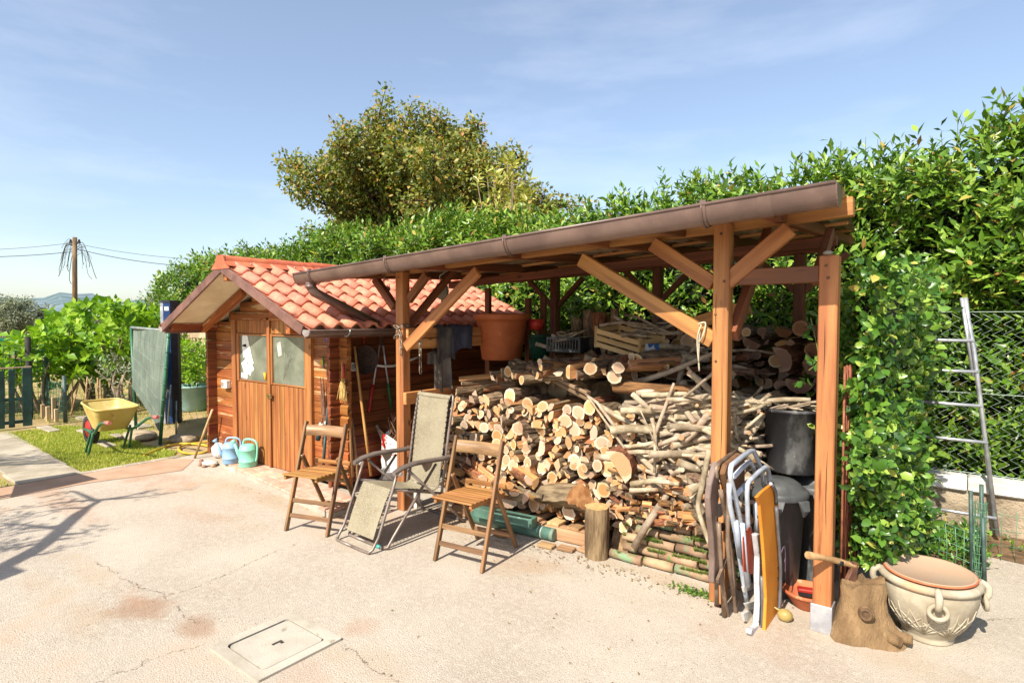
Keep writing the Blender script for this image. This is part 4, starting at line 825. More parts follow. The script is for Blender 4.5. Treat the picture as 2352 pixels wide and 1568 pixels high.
for i in range(64):
    x = random.uniform(-3.0, -1.25); y = random.uniform(4.3, 4.72); z = 1.17+.28*max(0, (y-4.3)/.42)*random.random()+.05*random.random()
    M = Matrix.Translation((x, y, z)) @ Matrix.Rotation(random.gauss(.1, .6), 4, 'Z') @ Matrix.Rotation(random.gauss(0, .15), 4, 'Y') @ Matrix.Rotation(random.uniform(0, 6), 4, 'X') @ Matrix.Scale(random.uniform(.6, 1.0), 4)
    if i % 2: branch(M, random.choice(BRM), f'stick, {ordn(i//2)} from the front, littering the shaded heap before the rear stack', 'sticks on the shaded heap')
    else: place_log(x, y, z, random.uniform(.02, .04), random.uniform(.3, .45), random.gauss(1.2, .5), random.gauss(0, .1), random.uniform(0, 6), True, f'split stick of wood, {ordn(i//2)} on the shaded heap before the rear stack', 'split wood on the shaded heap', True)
# offcuts
OFF = [split_mesh(i+20) for i in range(4)]
for i in range(210):
    x = random.uniform(-1.90, -1.03); z = random.uniform(.28, .60); y = 3.60+random.uniform(-.03, .08)-(.5-z)*.25; r = random.uniform(.012, .03)
    M = Matrix.Translation((x, y, z)) @ Euler((random.uniform(-.4, .4), random.uniform(0, 6), math.pi/2+random.gauss(0, .6)), 'XYZ').to_matrix().to_4x4() @ Matrix.Diagonal((r, random.uniform(.05, .12), r, 1))
    inst('offcut', random.choice(OFF), M, f'small {("flat", "chunky")[r > .021]} offcut at the {("left", "middle", "right")[min(2, int((x+1.88)/.28))]} of the {("lower", "upper")[z > .4]} scraps beneath the brush pile', 'offcut', 'wood scraps under the brush pile')
mb = MB(); P = []
for j, (y, z) in enumerate(((3.60, 0), (3.70, .28), (3.76, .42), (3.95, .62), (4.3, .7), (4.4, 0))):
    P.append([V(-1.92+.9*i/14, y+random.uniform(-.015, .015), z*(1+random.uniform(-.08, .08))*(1 if i < 12 else (14-i)/3)) for i in range(15)])
mb.grid(P); single('scrap_mound', mb, pm('wood_litter', S(176, 144, 106), S(112, 88, 62), .95, 14, bump=.9, bscale=40, rand=0, bdist=.02), 'mound of wood chips and dirt packed behind the mossy log edging', 'mound', (-1.4, 3.7, 0), kind='stuff')
# mossy log edging, five stepped rows
mossw = pm('mossy_log', S(172, 142, 112), S(126, 100, 76), .95, 5, (1, 1, 1), .6, 40, rand=.15, spots=[(S(118, 142, 108), 6, .53, .1), (S(92, 122, 58), 11, .56, .08)])
ed = thing('log_edging', 'five stepped rows of short mossy logs edging the foot of the brush pile', 'edging', (-1.45, 3.5, 0))
for r_ in range(6):
    xa = -1.87+.05*(r_ % 2)+.03*r_; z = .03+.052*r_; y = 3.50+.036*r_-.045*0; xb = -1.0
    while xa < xb-.04:
        L = random.uniform(.10, .26) if r_ < 4 else random.uniform(.06, .12); L = min(L, xb-xa); mb = MB(); k = 3
        yy = y+.05*(xa+1.87)/.87+random.uniform(-.006, .006); mb.tube([(xa+L*i/k, yy+random.uniform(-.003, .003), z+random.uniform(-.003, .003)) for i in range(k+1)], [.031*random.uniform(.9, 1.05) for _ in range(k+1)], 8)
        part('log', mb, mossw, ed); xa += L+.008
tuft = []; n = 5200; xx = rng.uniform(-1.8, -1.0, n); rowi = rng.integers(0, 5, n); yy = 3.47+.036*rowi+.05*(xx+1.87)/.87; zz = .055+.052*rowi; keep = (np.sin(xx*9+rowi*2)+np.sin(xx*23)) > -.2+.9*(xx < -1.45); xx, yy, zz = xx[keep], yy[keep], zz[keep]; k = len(xx)
tp = np.c_[xx+rng.normal(0, .012, k), yy-rng.uniform(0, .03, k), zz+rng.uniform(.0, .03, k)]; v = np.stack([np.c_[xx-.003, yy, zz-.01], np.c_[xx+.003, yy, zz-.01], tp], 1).reshape(-1, 3)
o = bpy.data.objects.new('moss', npmesh('moss', v, np.arange(3*k).reshape(-1, 3), leafmat('moss_leaf', [(0, S(74, 104, 38)), (1, S(132, 156, 62))], .7, .2), np.repeat(rng.random(k), 3))); COL.objects.link(o); o.parent = ed; o.matrix_local = WM[ed.name].inverted(); o['kind'] = 'stuff'
# standing chopping log, fallen trunk piece, green posts, pallet
def trunk_piece(name, label, M, r, L, mats, n=52, rough=.05, split=False, seed=1):
    q = random.Random(seed); mb = MB(); P = []; ph = [q.uniform(0, 6) for _ in range(4)]
    for k in range(9):
        y = -L/2+L*k/8; row = []
        for j in range(n):
            a = 2*math.pi*j/n; rr = r*(1+rough*.6*math.sin(3*a+ph[0])+rough*.5*math.sin(7*a+ph[1]+k*.1)+rough*1.1*(abs(math.sin(9*a+ph[2]+.35*math.sin(k*.9+a*3)))-.6)+rough*.35*q.uniform(-1, 1)); x, z = rr*math.cos(a), rr*math.sin(a)
            if split and z < -r*.25: z = -r*.25+.01*q.uniform(-1, 1)
            row.append(V(x, y, z))
        P.append(row)
    mb.grid(P, True, True); mb.mi = 1
    for k, s in ((0, -1), (8, 1)):
        c = V(0, s*(L/2+.003), sum(p.z for p in P[k])/n); mb.add(P[k]+[c], [(j, (j+1) % n, n) for j in range(n)])
    t = thing(name, label, 'log', M=M); part('bark', mb, mats, t, True); return t
big_bark = pm('ribbed_bark', S(158, 132, 98), S(92, 72, 50), .95, 22, (1, .14, 1), 1.0, 40, rand=.05, bdist=.02, spots=[(S(172, 122, 78), 30, .66, .05)])
cutbig = pm('sawn_face', S(206, 168, 116), S(182, 138, 88), .8, 30, (1, 1, 1), .3, 60, rand=.04)
g = G(1371, 1277); trunk_piece('chopping_log', 'short upright barked log standing on the concrete before the woodpile', Matrix.Translation((g.x, g.y, .17)) @ Matrix.Rotation(math.pi/2, 4, 'X'), .08, .34, [big_bark, cutbig], seed=2)
p = onY(1290, 1158, 3.56); trunk_piece('fallen_trunk', 'thick half trunk with rough bark lying on the pallet', Matrix.Translation((p.x, p.y+.02, .27)) @ Matrix.Rotation(-math.pi/2-.35, 4, 'Z') @ Matrix.Rotation(.22, 4, 'X') @ Matrix.Rotation(-.5, 4, 'Y'), .125, .40, [pm('grey_ribbed_bark', S(150, 130, 100), S(92, 76, 56), .95, 20, (1, .2, 1), 1.0, 36, rand=0, bdist=.02), pm('orange_sawn', S(186, 138, 90), S(148, 98, 58), .85, 20, rand=0)], split=True, seed=5)
greenp = pm('green_paint', S(88, 122, 106), S(66, 96, 82), .5, 8, rand=.05, spots=[(S(150, 166, 146), 20, .62, .1)])
t = thing('green_pole', 'round dark green painted pole lying on the concrete behind the right chair', 'pole', G(1190, 1200, .0)); a_, c_ = G(1085, 1185, .05), G(1266, 1226, .05)
mb = MB(); mb.tube([a_, c_], .044, 14); part('shaft', mb, greenp, t); d_ = (c_-a_).normalized(); mb = MB(); mb.tube([c_-d_*.075, c_-d_*.065], .046, 14); part('ring', mb, pm('pale_ring', S(190, 200, 186), rough=.5), t); mb = MB(); mb.tube([c_, c_+d_*.03], [.046, .043], 14); part('end_cap', mb, pm('green_cap', S(120, 140, 122), rough=.6), t)
me, M = beam('green_beam', G(1095, 1172, .13), G(1228, 1200, .13), .09, .07, greenp, None); inst('green_beam', me, M, 'square dark green painted beam lying on top of the green pole', 'beam')
t = thing('pallet', 'weathered wooden pallet under the right end of the log stack', 'pallet', (-2.35, 3.6, 0)); palm = wood('pallet_wood', S(196, 160, 118), S(150, 116, 80), .8, .15, sc=.7)
for i in range(9): beam('slat', (-3.35+i*.165, 3.46+.012*i, .105), (-3.35+i*.165, 4.4, .105), .10, .02, palm, t, bev=.002)
for y in (3.50, 3.95): beam('stringer', (-3.4, y, .05), (-1.98, y+.08, .05), .09, .088, palm, t, bev=.003)
for k, (x, y, a) in enumerate(((-2.16, 3.40, .3), (-2.03, 3.47, -.4), (-2.3, 3.37, .1))): me, M = beam('offcut_board', (x-.06, y, .014), (x+.06, y+.05*a, .014), .07, .022, palm, None); inst('offcut_board', me, M, 'flat board scrap on the concrete left of the upright chopping log', 'board', 'board scraps by the pallet')
# coarse split pieces low on the left
for i in range(26):
    x = random.uniform(-3.45, -2.65); z = random.uniform(.16, .42); r = random.uniform(.03, .06)
    place_log(x, 3.56+random.uniform(-.03, .06)+z*.1, z, r, random.uniform(.3, .45), math.pi/2+random.gauss(-.5, .35), random.gauss(0, .12), random.uniform(0, 6), True, f'coarse split log lying sideways low in the woodpile, {ORD[i % 13]} {("lower", "upper")[i//13]} one behind the chairs', 'coarse split logs at lower left')
# ================================================================ chairs
chairw = wood('chair_wood', S(150, 112, 74), S(104, 76, 50), .5, .08, sc=.9); seatw = wood('seat_slat', S(182, 132, 76), S(144, 98, 52), .5, .12, sc=.9)
def folding_chair(label, loc, rz):
    c = thing('folding_chair', label, 'chair', loc, rz, 'wooden folding chairs'); M = WM[c.name]
    def bm_(n, a, b_, w, h, m=chairw, up=(1, 0, 0)): return beam(n, M @ V(*a), M @ V(*b_), w, h, m, c, up=(M.to_3x3() @ V(*up)), bev=.003)
    W = .185
    for s in (-1, 1):
        bm_('long_leg', (s*W, 0, 0), (s*W, .25, .79), .036, .021); bm_('short_leg', (s*(W-.024), .165, .54), (s*(W-.024), .47, 0), .032, .02)
        bm_('seat_rail', (s*(W-.048), -.06, .425), (s*(W-.048), .33, .405), .022, .03, seatw, (0, 0, 1))
        mb = MB(); mb.tube([M @ V(s*(W-.03), .168, .535), M @ V(s*(W+.014), .168, .535)], .006, 6); part('rivet', mb, chrome, c)
    for z, y in ((.11, .035), (.215, .068)): bm_('rung', (-W, y, z), (W, y, z), .014, .032, chairw, (0, .3, 1))
    bm_('rung', (-W+.03, .41, .10), (W-.03, .41, .10), .014, .03, chairw, (0, 0, 1)); bm_('rung', (-W+.03, .30, .33), (W-.03, .30, .33), .014, .03, chairw, (0, 0, 1))
    for i in range(9): t = i/8; bm_('slat', (-W+.03, -.055+.36*t, .444-.02*t+(.004 if i in (0, 8) else 0)), (W-.03, -.055+.36*t, .444-.02*t), .036, .011, seatw, (0, 0, 1))
    bm_('seat_back_bar', (-W+.02, .325, .462), (W-.02, .325, .462), .02, .03, seatw, (0, 0, 1))
    P = []
    for k in range(9):
        x = -W+.012+(2*W-.024)*k/8; dy = .022*(1-(2*k/8-1)**2); P.append([V(x, .215+dy, .685), V(x, .237+dy, .765), V(x, .252+dy, .762), V(x, .230+dy, .682)])
    mb = MB(); mb.grid(P, True, True); mb.add(P[0], [(0, 1, 2, 3)]); mb.add(P[-1], [(3, 2, 1, 0)]); part('backrest', mb, pm('worn_backrest', S(158, 124, 88), S(122, 92, 64), .42, 4, (1, 1, 8), .15, rand=.05), c, True)
    return c
folding_chair('slatted wooden folding chair on the left, in front of the shed door', (-3.86, 2.496, 0), R(18)); folding_chair('slatted wooden folding chair on the right, in front of the woodpile', (-2.57, 2.757, 0), R(7.2))
# reclining garden chair
tubem = pm('bronze_tube', S(142, 128, 118), S(116, 102, 92), .38, 8, metal=.35, rand=.03); sling = pm('beige_mesh_fabric', S(140, 131, 108), S(122, 112, 90), .85, 5, bump=.5, bscale=260, rand=0, bdist=.003, spots=[(S(152, 143, 120), 130, .5, .1)])
armm = pm('grey_armrest', S(112, 100, 92), S(92, 82, 74), .5, 8, rand=.02); blackc = pm('black_cord', S(38, 36, 36), rough=.7, rand=0)
rc = thing('recliner', 'beige mesh reclining garden chair with metal frame between the two wooden chairs', 'chair', (-3.37, 2.55, 0), R(-3)); rm = WM[rc.name]
side = [(.05, .075), (.095, .19), (.15, .31), (.20, .395), (.32, .375), (.50, .33), (.60, .30), (.645, .315), (.66, .40), (.69, .60), (.72, .80), (.748, .985)]
def sl_panel(name, a, b_, w0, w1, sag):
    P = []; k = b_-a
    for i in range(a, b_+1):
        y, z = side[i]; w = w0+(w1-w0)*(i-a)/k; P.append([V(x*w, y+sag*(1-x*x)*.4, z-sag*(1-x*x)) for x in (-1, -.6, 0, .6, 1)])
    mb = MB(); mb.grid(P); mb.grid([[p+V(0, .004, -.004) for p in r_] for r_ in P]); return part(name, mb, sling, rc, True)
sl_panel('leg_sling', 0, 3, .155, .165, .0); sl_panel('seat_sling', 3, 7, .165, .165, .035); sl_panel('back_sling', 7, 11, .165, .175, .012)
mb = MB(); P = []
for t in [math.pi*2*k/12 for k in range(13)]: P.append([V(x, .765+.02*math.cos(t)*1.0, .985+.02*math.sin(t)) for x in (-.19, 0, .19)])
mb.grid(P); part('head_roll', mb, sling, rc, True)
for s in (-1, 1):
    w = .205*s
    mb = MB(); mb.tube([V(w, y, z) for y, z in curve([V(0, .68, .30), V(0, .72, .46), V(0, .80, .74), V(0, .865, .975)], 3) and [(p.y, p.z) for p in curve([V(0, .64, .26), V(0, .675, .46), V(0, .72, .74), V(0, .765, .955)], 3)]]+[V(w*.96, .775, .995), V(w*.85, .777, 1.006)], .0105, 8); part('back_tube', mb, tubem, rc, True)
    mb = MB(); mb.tube([V(w, .23, .53), V(w, .19, .42), V(w, .06, .10), V(w, .01, .03), V(w*.93, -.012, .012), V(w*.6, -.015, .011), V(0, -.015, .011)], .0105, 8); part('leg_tube', mb, tubem, rc, True)
    mb = MB(); mb.tube([V(w, .20, .40), V(w, .66, .27)], .0095, 8); part('seat_tube', mb, tubem, rc, True)
    w2 = .235*s
    mb = MB(); mb.tube([V(w2, .30, .52), V(w2, .83, .03), V(w2*.95, .86, .012), V(0, .87, .012)], .0105, 8); mb.tube([V(w2, .56, .52), V(w2, .16, .08), V(w2*.97, .12, .02), V(w2*.85, .10, .012), V(0, .10, .012)], .0105, 8); part('cross_leg', mb, tubem, rc, True)
    mb = MB(); out = [(.17, .525), (.24, .548), (.36, .562), (.50, .556), (.62, .548), (.70, .55)]
    P = []
    for y, z in out: hw = .026 if y > .2 else .02; P.append([V(w2-hw, y, z-.008), V(w2-hw*.8, y, z+.012), V(w2+hw*.8, y, z+.012), V(w2+hw, y, z-.008), V(w2, y, z-.02)])
    mb.grid(P, True, True); mb.add(P[0], [(0, 1, 2, 3, 4)]); mb.add(P[-1], [(4, 3, 2, 1, 0)]); ar = part('armrest', mb, armm, rc, True)
    mb = MB(); mb.tube([V(w2-.03, .215, .515), V(w2+.03, .215, .515)], .014, 10); part('lock_knob', mb, pm('pale_knob', S(186, 176, 166), rough=.4), ar, True)
    mb = MB(); mb.prism([V(w2-.008, .42, .55), V(w2-.008, .53, .55), V(w2-.008, .50, .50), V(w2-.008, .46, .48)], (.016, 0, 0)); part('hinge_plate', mb, tubem, ar, True)
    mb = MB()
    for i in range(0, 11):
        if i in (3, 5, 6): continue
        (y0_, z0_), (y1_, z1_) = side[i], side[i+1]; xs_ = (.158, .165)[i > 3]*s
        for k in range(5):
            u = k/5; a_ = V(xs_, y0_+(y1_-y0_)*u, z0_+(z1_-z0_)*u); u2 = u+.1; b2 = V(w, y0_+(y1_-y0_)*u2, z0_+(z1_-z0_)*u2); mb.tube([a_, b2, V(xs_, y0_+(y1_-y0_)*(u+.2), z0_+(z1_-z0_)*(u+.2))], .0028, 4, False)
    part('lacing', mb, blackc, rc, True, kind='stuff')
mb = MB(); mb.tube([V(.13, .10, .012), V(.17, .10, .012)], .014, 10); part('tape_band', mb, pm('teal_tape', S(70, 170, 160), rough=.5), rc, True)
# ================================================================ folded chairs against the tall right post
def f3(x, y): return (2750+x/1.802)/1.7415, (1750+y/1.802)/1.7415
def fx(pts, X): return [onX(*f3(*p), X) for p in pts]
brownt = pm('brown_tube', S(136, 116, 98), S(104, 84, 68), .5, 9, metal=.2, rand=.04, spots=[(S(166, 140, 116), 14, .62, .1)]); brownp = pm('brown_plastic', S(126, 106, 96), S(104, 86, 76), .5, 6, rand=.03); brownf = pm('brown_fabric', S(128, 92, 62), S(100, 70, 46), .9, 8, bump=.4, bscale=200, rand=0)
whitet = pm('chipped_white_tube', S(184, 190, 198), S(150, 156, 166), .45, 6, rand=.03, spots=[(S(142, 88, 58), 12, .66, .03), (S(168, 184, 208), 4, .55, .1)])
F1 = thing('folded_recliner', 'folded brown garden recliner leaning edge-on against the tall right post', 'chair', (-1.0, 3.1, 0))
mb = MB(); mb.prism(fx([(175, 165), (158, 230), (132, 330), (119, 430), (128, 560), (143, 700), (152, 850), (148, 1035), (205, 1055), (196, 850), (186, 650), (178, 480), (196, 370), (187, 280)], -1.03), (.03, 0, 0)); part('armrest', mb, brownp, F1, bevel=.004)
for pts, X in (([(238, 380), (265, 520), (320, 800), (340, 1100), (350, 1330), (375, 1395), (430, 1310)], -.97), ([(225, 610), (237, 850), (255, 1080), (300, 1330), (345, 1465), (372, 1492), (432, 1390)], -.99), ([(190, 560), (205, 850), (212, 1195)], -1.01), ([(233, 680), (262, 1280)], -1.0), ([(215, 300), (205, 240), (230, 180), (350, 98)], -1.0), ([(300, 300), (290, 780), (330, 1130)], -.95)):
    mb = MB(); mb.tube(curve(fx(pts, X), 2), .012, 8); part('tube', mb, brownt, F1)
mb = MB(); mb.bar(*fx([(305, 808), (214, 1035)], -.985), .014, .022); part('strut', mb, brownt, F1)
mb = MB(); mb.prism(fx([(215, 250), (235, 185), (335, 105), (368, 115), (370, 330), (300, 470), (250, 400)], -1.0), (.035, 0, 0)); part('headrest_fabric', mb, brownf, F1, bevel=.008)
for pts, X, nm in (([(175, 480), (230, 465), (264, 482), (256, 530), (230, 565), (182, 580)], -1.05, 'hinge_plate'), ([(205, 620), (275, 605), (285, 630), (245, 670), (208, 668)], -1.03, 'hinge_plate'), ([(190, 1190), (270, 1205), (270, 1232), (192, 1215)], -1.03, 'foot_plate')):
    mb = MB(); mb.prism(fx(pts, X), (.012, 0, 0)); part(nm, mb, pm('pale_bracket', S(190, 186, 178), rough=.45) if 'hinge' in nm and X < -1.04 else rust, F1, bevel=.002)
mb = MB(); mb.tube(fx([(205, 322), (252, 308)], -1.05), .016, 10); part('lock_knob', mb, pm('pale_knob', S(186, 176, 166), rough=.4), F1)
mb = MB(); mb.tube(fx([(236, 810), (238, 868)], -1.0), .0145, 10); part('tape_band', mb, white_pl, F1)
F2 = thing('folded_white_chair', 'folded garden chair with chipped white and pale blue tubes leaning beside the tall right post', 'chair', (-.9, 3.1, 0))
for pts, X in (([(428, 1185), (400, 1020), (350, 700), (305, 480), (300, 330)], -.905), ([(445, 1060), (405, 740), (345, 420), (312, 300), (312, 215), (340, 180), (455, 95), (490, 120), (530, 230), (550, 350)], -.895), ([(440, 720), (432, 480), (432, 340), (465, 295), (560, 212), (585, 250), (592, 330)], -.87), ([(335, 430), (440, 310)], -.9), ([(335, 280), (450, 170), (490, 280)], -.91), ([(375, 640), (378, 860), (350, 600)], -.89), ([(490, 470), (500, 690)], -.86), ([(445, 640), (455, 820)], -.88), ([(395, 620), (430, 1070)], -.865)):
    mb = MB(); mb.tube(curve(fx(pts, X), 2), .0125, 8); part('tube', mb, whitet, F2)
mb = MB(); mb.prism(fx([(458, 690), (480, 680), (518, 690), (512, 860), (520, 1000), (540, 1180), (535, 1350), (500, 1490), (480, 1495), (415, 1400), (420, 1370), (470, 1340), (480, 1180), (475, 1000), (478, 850)], -.855), (.028, 0, 0)); part('armrest', mb, pm('worn_white_plastic', S(206, 206, 206), S(170, 172, 174), .55, 8, rand=0, spots=[(S(140, 140, 140), 26, .6, .08)]), F2, bevel=.004)
for pts, X in (([(360, 560), (440, 545), (465, 590), (440, 625), (375, 640)], -.915), ([(415, 440), (495, 455), (490, 485), (420, 470)], -.905), ([(385, 1070), (450, 1035), (458, 1080), (395, 1110)], -.91), ([(398, 1190), (475, 1165), (478, 1225), (420, 1235)], -.9), ([(382, 1260), (430, 1235), (465, 1280), (440, 1330), (395, 1315)], -.9)):
    mb = MB(); mb.prism(fx(pts, X), (.014, 0, 0)); part('hinge_plate', mb, white_pl, F2, bevel=.003)
mb = MB(); mb.prism(fx([(395, 720), (440, 640), (520, 760), (520, 1000), (400, 960)], -.862), (.004, 0, 0)); part('red_sling', mb, pm('red_fabric', S(178, 74, 40), rough=.85, rand=0), F2)
F3 = thing('orange_lounger', 'folded lounger with bright orange canvas standing on edge beside the tall right post', 'lounger', (-.79, 3.2, 0))
orng = pm('orange_canvas', S(222, 144, 44), S(204, 124, 32), .75, 3, bump=.25, bscale=180, rand=0)
mb = MB(); mb.prism(fx([(478, 425), (515, 385), (580, 335), (612, 352), (628, 400), (636, 520), (650, 800), (656, 1000), (662, 1240), (612, 1370), (556, 1500), (536, 1430), (548, 1150), (532, 850), (516, 650), (500, 480)], -.805), (.016, 0, 0)); cv_ = part('canvas', mb, orng, F3, bevel=.003)
mb = MB()
for k in range(9): y = 560+k*75; p = fx([(640+.03*(y-500)*.5, y)], -.79)[0]; mb.box(p, (.012, .008, .01))
for k in range(6): y = 570+k*110; p = fx([(512+.06*(y-560), y)], -.81)[0]; mb.box(p, (.012, .008, .012))
part('lacing_holes', mb, blackc, cv_, kind='stuff')
mb = MB(); mb.tube(fx([(545, 1425), (600, 1310), (655, 1190)], -.812), .0025, 5); part('seam', mb, pm('seam_thread', S(120, 70, 20), rough=.8), cv_)
greyt = pm('grey_tube', S(120, 120, 122), S(92, 92, 94), .45, 8, metal=.3, rand=0)
for pts, X in (([(640, 500), (655, 700), (672, 950), (665, 1180), (660, 1240)], -.775), ([(525, 1480), (545, 1495), (600, 1400), (658, 1250)], -.8), ([(600, 330), (632, 380), (640, 480)], -.78), ([(535, 1000), (542, 1200), (535, 1440)], -.812)):
    mb = MB(); mb.tube(curve(fx(pts, X), 2), .009, 8); part('tube', mb, greyt, F3)
mb = MB(); p = fx([(672, 830)], -.765)[0]
for k in range(5): mb.tube(curve([p, p+V(.01, .03+.01*k, .03-.012*k), p+V(.012, .05, -.03-.02*k), p+V(.01, .04+.015*k, -.06-.02*k)], 3), .002, 4)
part('cord', mb, pm('purple_cord', S(110, 92, 110), rough=.8), F3)
# ================================================================ bins, tub, bowls
blackp = pm('weathered_black_plastic', S(70, 70, 70), S(46, 46, 48), .5, 5, (1, 1, .5), .15, rand=.05, spots=[(S(128, 128, 126), 5, .50, .16), (S(176, 176, 172), 18, .62, .08)]); greyp = pm('grey_bin_plastic', S(86, 88, 88), S(64, 66, 66), .5, 5, (1, 1, .5), .15, rand=.05, spots=[(S(120, 122, 120), 8, .62, .12)])
def dustbin(label, x, y, r, h):
    t = thing('dustbin', label, 'bin', (x, y, 0)); mb = MB()
    mb.lathe([(r*.72, 0), (r*.74, .01), (r*.95, h*.93), (r, h*.93), (r, h*.97), (r*.93, h*.97), (r*.70, .03), (0, .03)], 28, (x, y, 0)); part('body', mb, greyp, t)
    mb = MB(); mb.lathe([(r*1.08, h-.03), (r*1.1, h-.005), (r*1.02, h+.01), (r*.86, h+.015), (r*.8, h+.04), (r*.6, h+.06), (r*.3, h+.07), (0, h+.072)], 28, (x, y, 0)); ld = part('lid', mb, greyp, t)
    for a in (R(200), R(330), R(285)):
        cx_, cy_ = x+math.cos(a)*r*1.12, y+math.sin(a)*r*1.12; mb = MB(); tn = V(-math.sin(a), math.cos(a), 0); ou = V(math.cos(a), math.sin(a), 0); q = V(cx_, cy_, h-.02)
        mb.prism([q-tn*.035, q+tn*.035, q+tn*.02+ou*.02+V(0, 0, -.05), q+V(0, 0, -.09), q-tn*.02+ou*.02+V(0, 0, -.05)], ou*.02); part('clip_handle', mb, greyp, ld, bevel=.003)
    return t
dustbin('grey plastic dustbin with domed lid behind the orange lounger', -.865, 3.66, .155, .60); dustbin('grey plastic dustbin standing beneath the black tub', -.72, 3.99, .155, .585)
t = thing('black_tub', 'scuffed black plastic tub of sticks resting on a dustbin lid', 'tub', (-.835, 3.88, .66)); mb = MB()
mb.lathe([(.0, .672), (.135, .672), (.14, .68), (.178, 1.04), (.19, 1.042), (.192, 1.06), (.176, 1.06), (.17, 1.04), (.132, .70), (0, .70)], 30, (-.835, 3.88, 0)); part('shell', mb, blackp, t)
for i in range(14):
    x = -.835+random.uniform(-.12, .12); M = Matrix.Translation((x, 3.88+random.uniform(-.09, .06), 1.05+random.uniform(-.02, .04))) @ Matrix.Rotation(random.gauss(0, .6), 4, 'Z') @ Matrix.Rotation(random.gauss(0, .18), 4, 'Y') @ Matrix.Scale(random.uniform(.35, .6), 4)
    branch(M, random.choice(BRM), f'{ordn(i)} of the short sticks heaped in the black tub', 'sticks heaped in the black tub')
stick(curve([onY(1690, 938, 3.78), onY(1740, 925, 3.8), onY(1800, 918, 3.82), onY(1862, 918, 3.84)]), .02, 'thick branch laid across the rim of the black tub')
terra = pm('terracotta', S(194, 112, 74), S(168, 90, 58), .8, 6, rand=.03, spots=[(S(214, 150, 112), 9, .6, .1)])
t = thing('terracotta_bowl', 'ribbed terracotta bowl with a brush inside at the foot of the short right post', 'bowl', (-.675, 3.55, 0)); mb = MB(); pr = [(.0, .0), (.06, .0), (.07, .012)]
for i in range(6): z = .018+i*.009; rr = .074+i*.007; pr += [(rr, z), (rr+.003, z+.004)]
pr += [(.118, .078), (.126, .082), (.128, .098), (.12, .1), (.112, .09), (.06, .02), (0, .018)]; mb.lathe(pr, 32, (-.675, 3.55, 0)); part('bowl', mb, terra, t)
t = thing('scrub_brush', 'red backed scrubbing brush lying in the terracotta bowl', 'brush', (-.67, 3.54, .07)); mb = MB(); mb.box((-.665, 3.55, .095), (.12, .05, .022), Matrix.Rotation(.3, 3, 'Z')); part('handle', mb, pm('red_plastic', S(190, 60, 40), rough=.5), t, bevel=.006); mb = MB(); mb.box((-.665, 3.55, .076), (.11, .042, .02), Matrix.Rotation(.3, 3, 'Z')); part('bristles', mb, blackc, t)
mb = MB(); p = G(1803, 1412, .03); mb.ball(p, .034, 14, 10, (1.15, 1, .95)); mb.tube([p+V(-.02, -.01, .02), p+V(-.05, -.015, .035)], [.006, .004], 6); single('gourd', mb, pm('gourd_skin', S(178, 158, 98), S(150, 128, 72), .5, 9, rand=0), 'small round tan gourd on the concrete beside the orange lounger', 'gourd', (p.x, p.y, 0))
# decorated urn
urnm = pm('sand_terracotta', S(176, 166, 144), S(150, 138, 116), .85, 7, bump=.3, bscale=60, rand=0, spots=[(S(186, 146, 110), 3, .58, .12), (S(136, 118, 88), 8, .62, .08), (S(110, 106, 78), 4, .66, .06)])
ux, uy = -.13, 3.60; urn = thing('urn', 'large sand coloured clay urn with ring handles and leaf relief at right', 'urn', (ux, uy, 0))
up_r = [(.0, .0), (.105, .0), (.112, .012), (.105, .022), (.118, .04), (.155, .10), (.186, .16), (.204, .22), (.208, .26), (.200, .285)]
mb = MB(); mb.lathe(up_r, 48, (ux, uy, 0)); part('body', mb, urnm, urn)
mb = MB(); mb.lathe([(.200+.021*math.cos(a), .302+.02*math.sin(a)) for a in [2*math.pi*k/12 for k in range(12)]], 48, (ux, uy, 0), close=True); part('rim', mb, urnm, urn)
mb = MB(); mb.lathe([(.0, .305), (.165, .305), (.176, .318), (.192, .326), (.196, .335), (.19, .341), (.180, .337), (.168, .327), (0, .325)], 44, (ux, uy, 0)); part('saucer', mb, pm('dusty_terracotta', S(170, 140, 114), S(164, 144, 122), .85, 3, rand=0), urn, label='terracotta saucer set in the mouth of the urn'); mb = MB(); mb.lathe([(.194+.005*math.cos(a), .332+.006*math.sin(a)) for a in [2*math.pi*k/8 for k in range(8)]], 44, (ux, uy, 0), close=True); part('saucer_rim', mb, terra, urn)
def urad(z):
    for (r0, z0), (r1, z1) in zip(up_r[4:], up_r[5:]):
        if z0 <= z <= z1: return r0+(r1-r0)*(z-z0)/(z1-z0)
    return .2
for a in (R(-78), R(12), R(-168), R(102)):
    ou = V(math.cos(a), math.sin(a), 0); c0 = V(ux, uy, 0); q = c0+ou*.216; mb = MB(); mb.tube(curve([c0+ou*.205+V(0, 0, .315), c0+ou*.238+V(0, 0, .295), c0+ou*.238+V(0, 0, .25), c0+ou*.212+V(0, 0, .228)], 3), [.016]*10, 8); h_ = part('handle_lug', mb, urnm, urn)
    tn = V(-math.sin(a), math.cos(a), 0); mb = MB(); mb.tube([c0+ou*(.232-.12*(.03*math.sin(t)+.035))+tn*.037*math.cos(t)+V(0, 0, .219+.032*math.sin(t)) for t in [2*math.pi*k/20 for k in range(20)]], .0105, 8, closed=True); part('ring', mb, urnm, h_)
mb = MB()
for a0 in (R(-125), R(-52), R(-95), R(-20), R(-160)):
    zb_, dirn = (.07, 1) if a0 != R(-95) else (.07, 1)
    for k in range(7):
        an = (k-3)*.2; pts = []
        for u in (0, .35, .7, 1): z = .06+u*(.15-.025*abs(k-3)); aa = a0+an*u*1.3; rr = urad(z)+.0015; pts.append(V(ux+rr*math.cos(aa), uy+rr*math.sin(aa), z))
        mb.tube(pts, [.002, .0045, .004, .0015], 5)
part('leaf_relief', mb, urnm, urn)
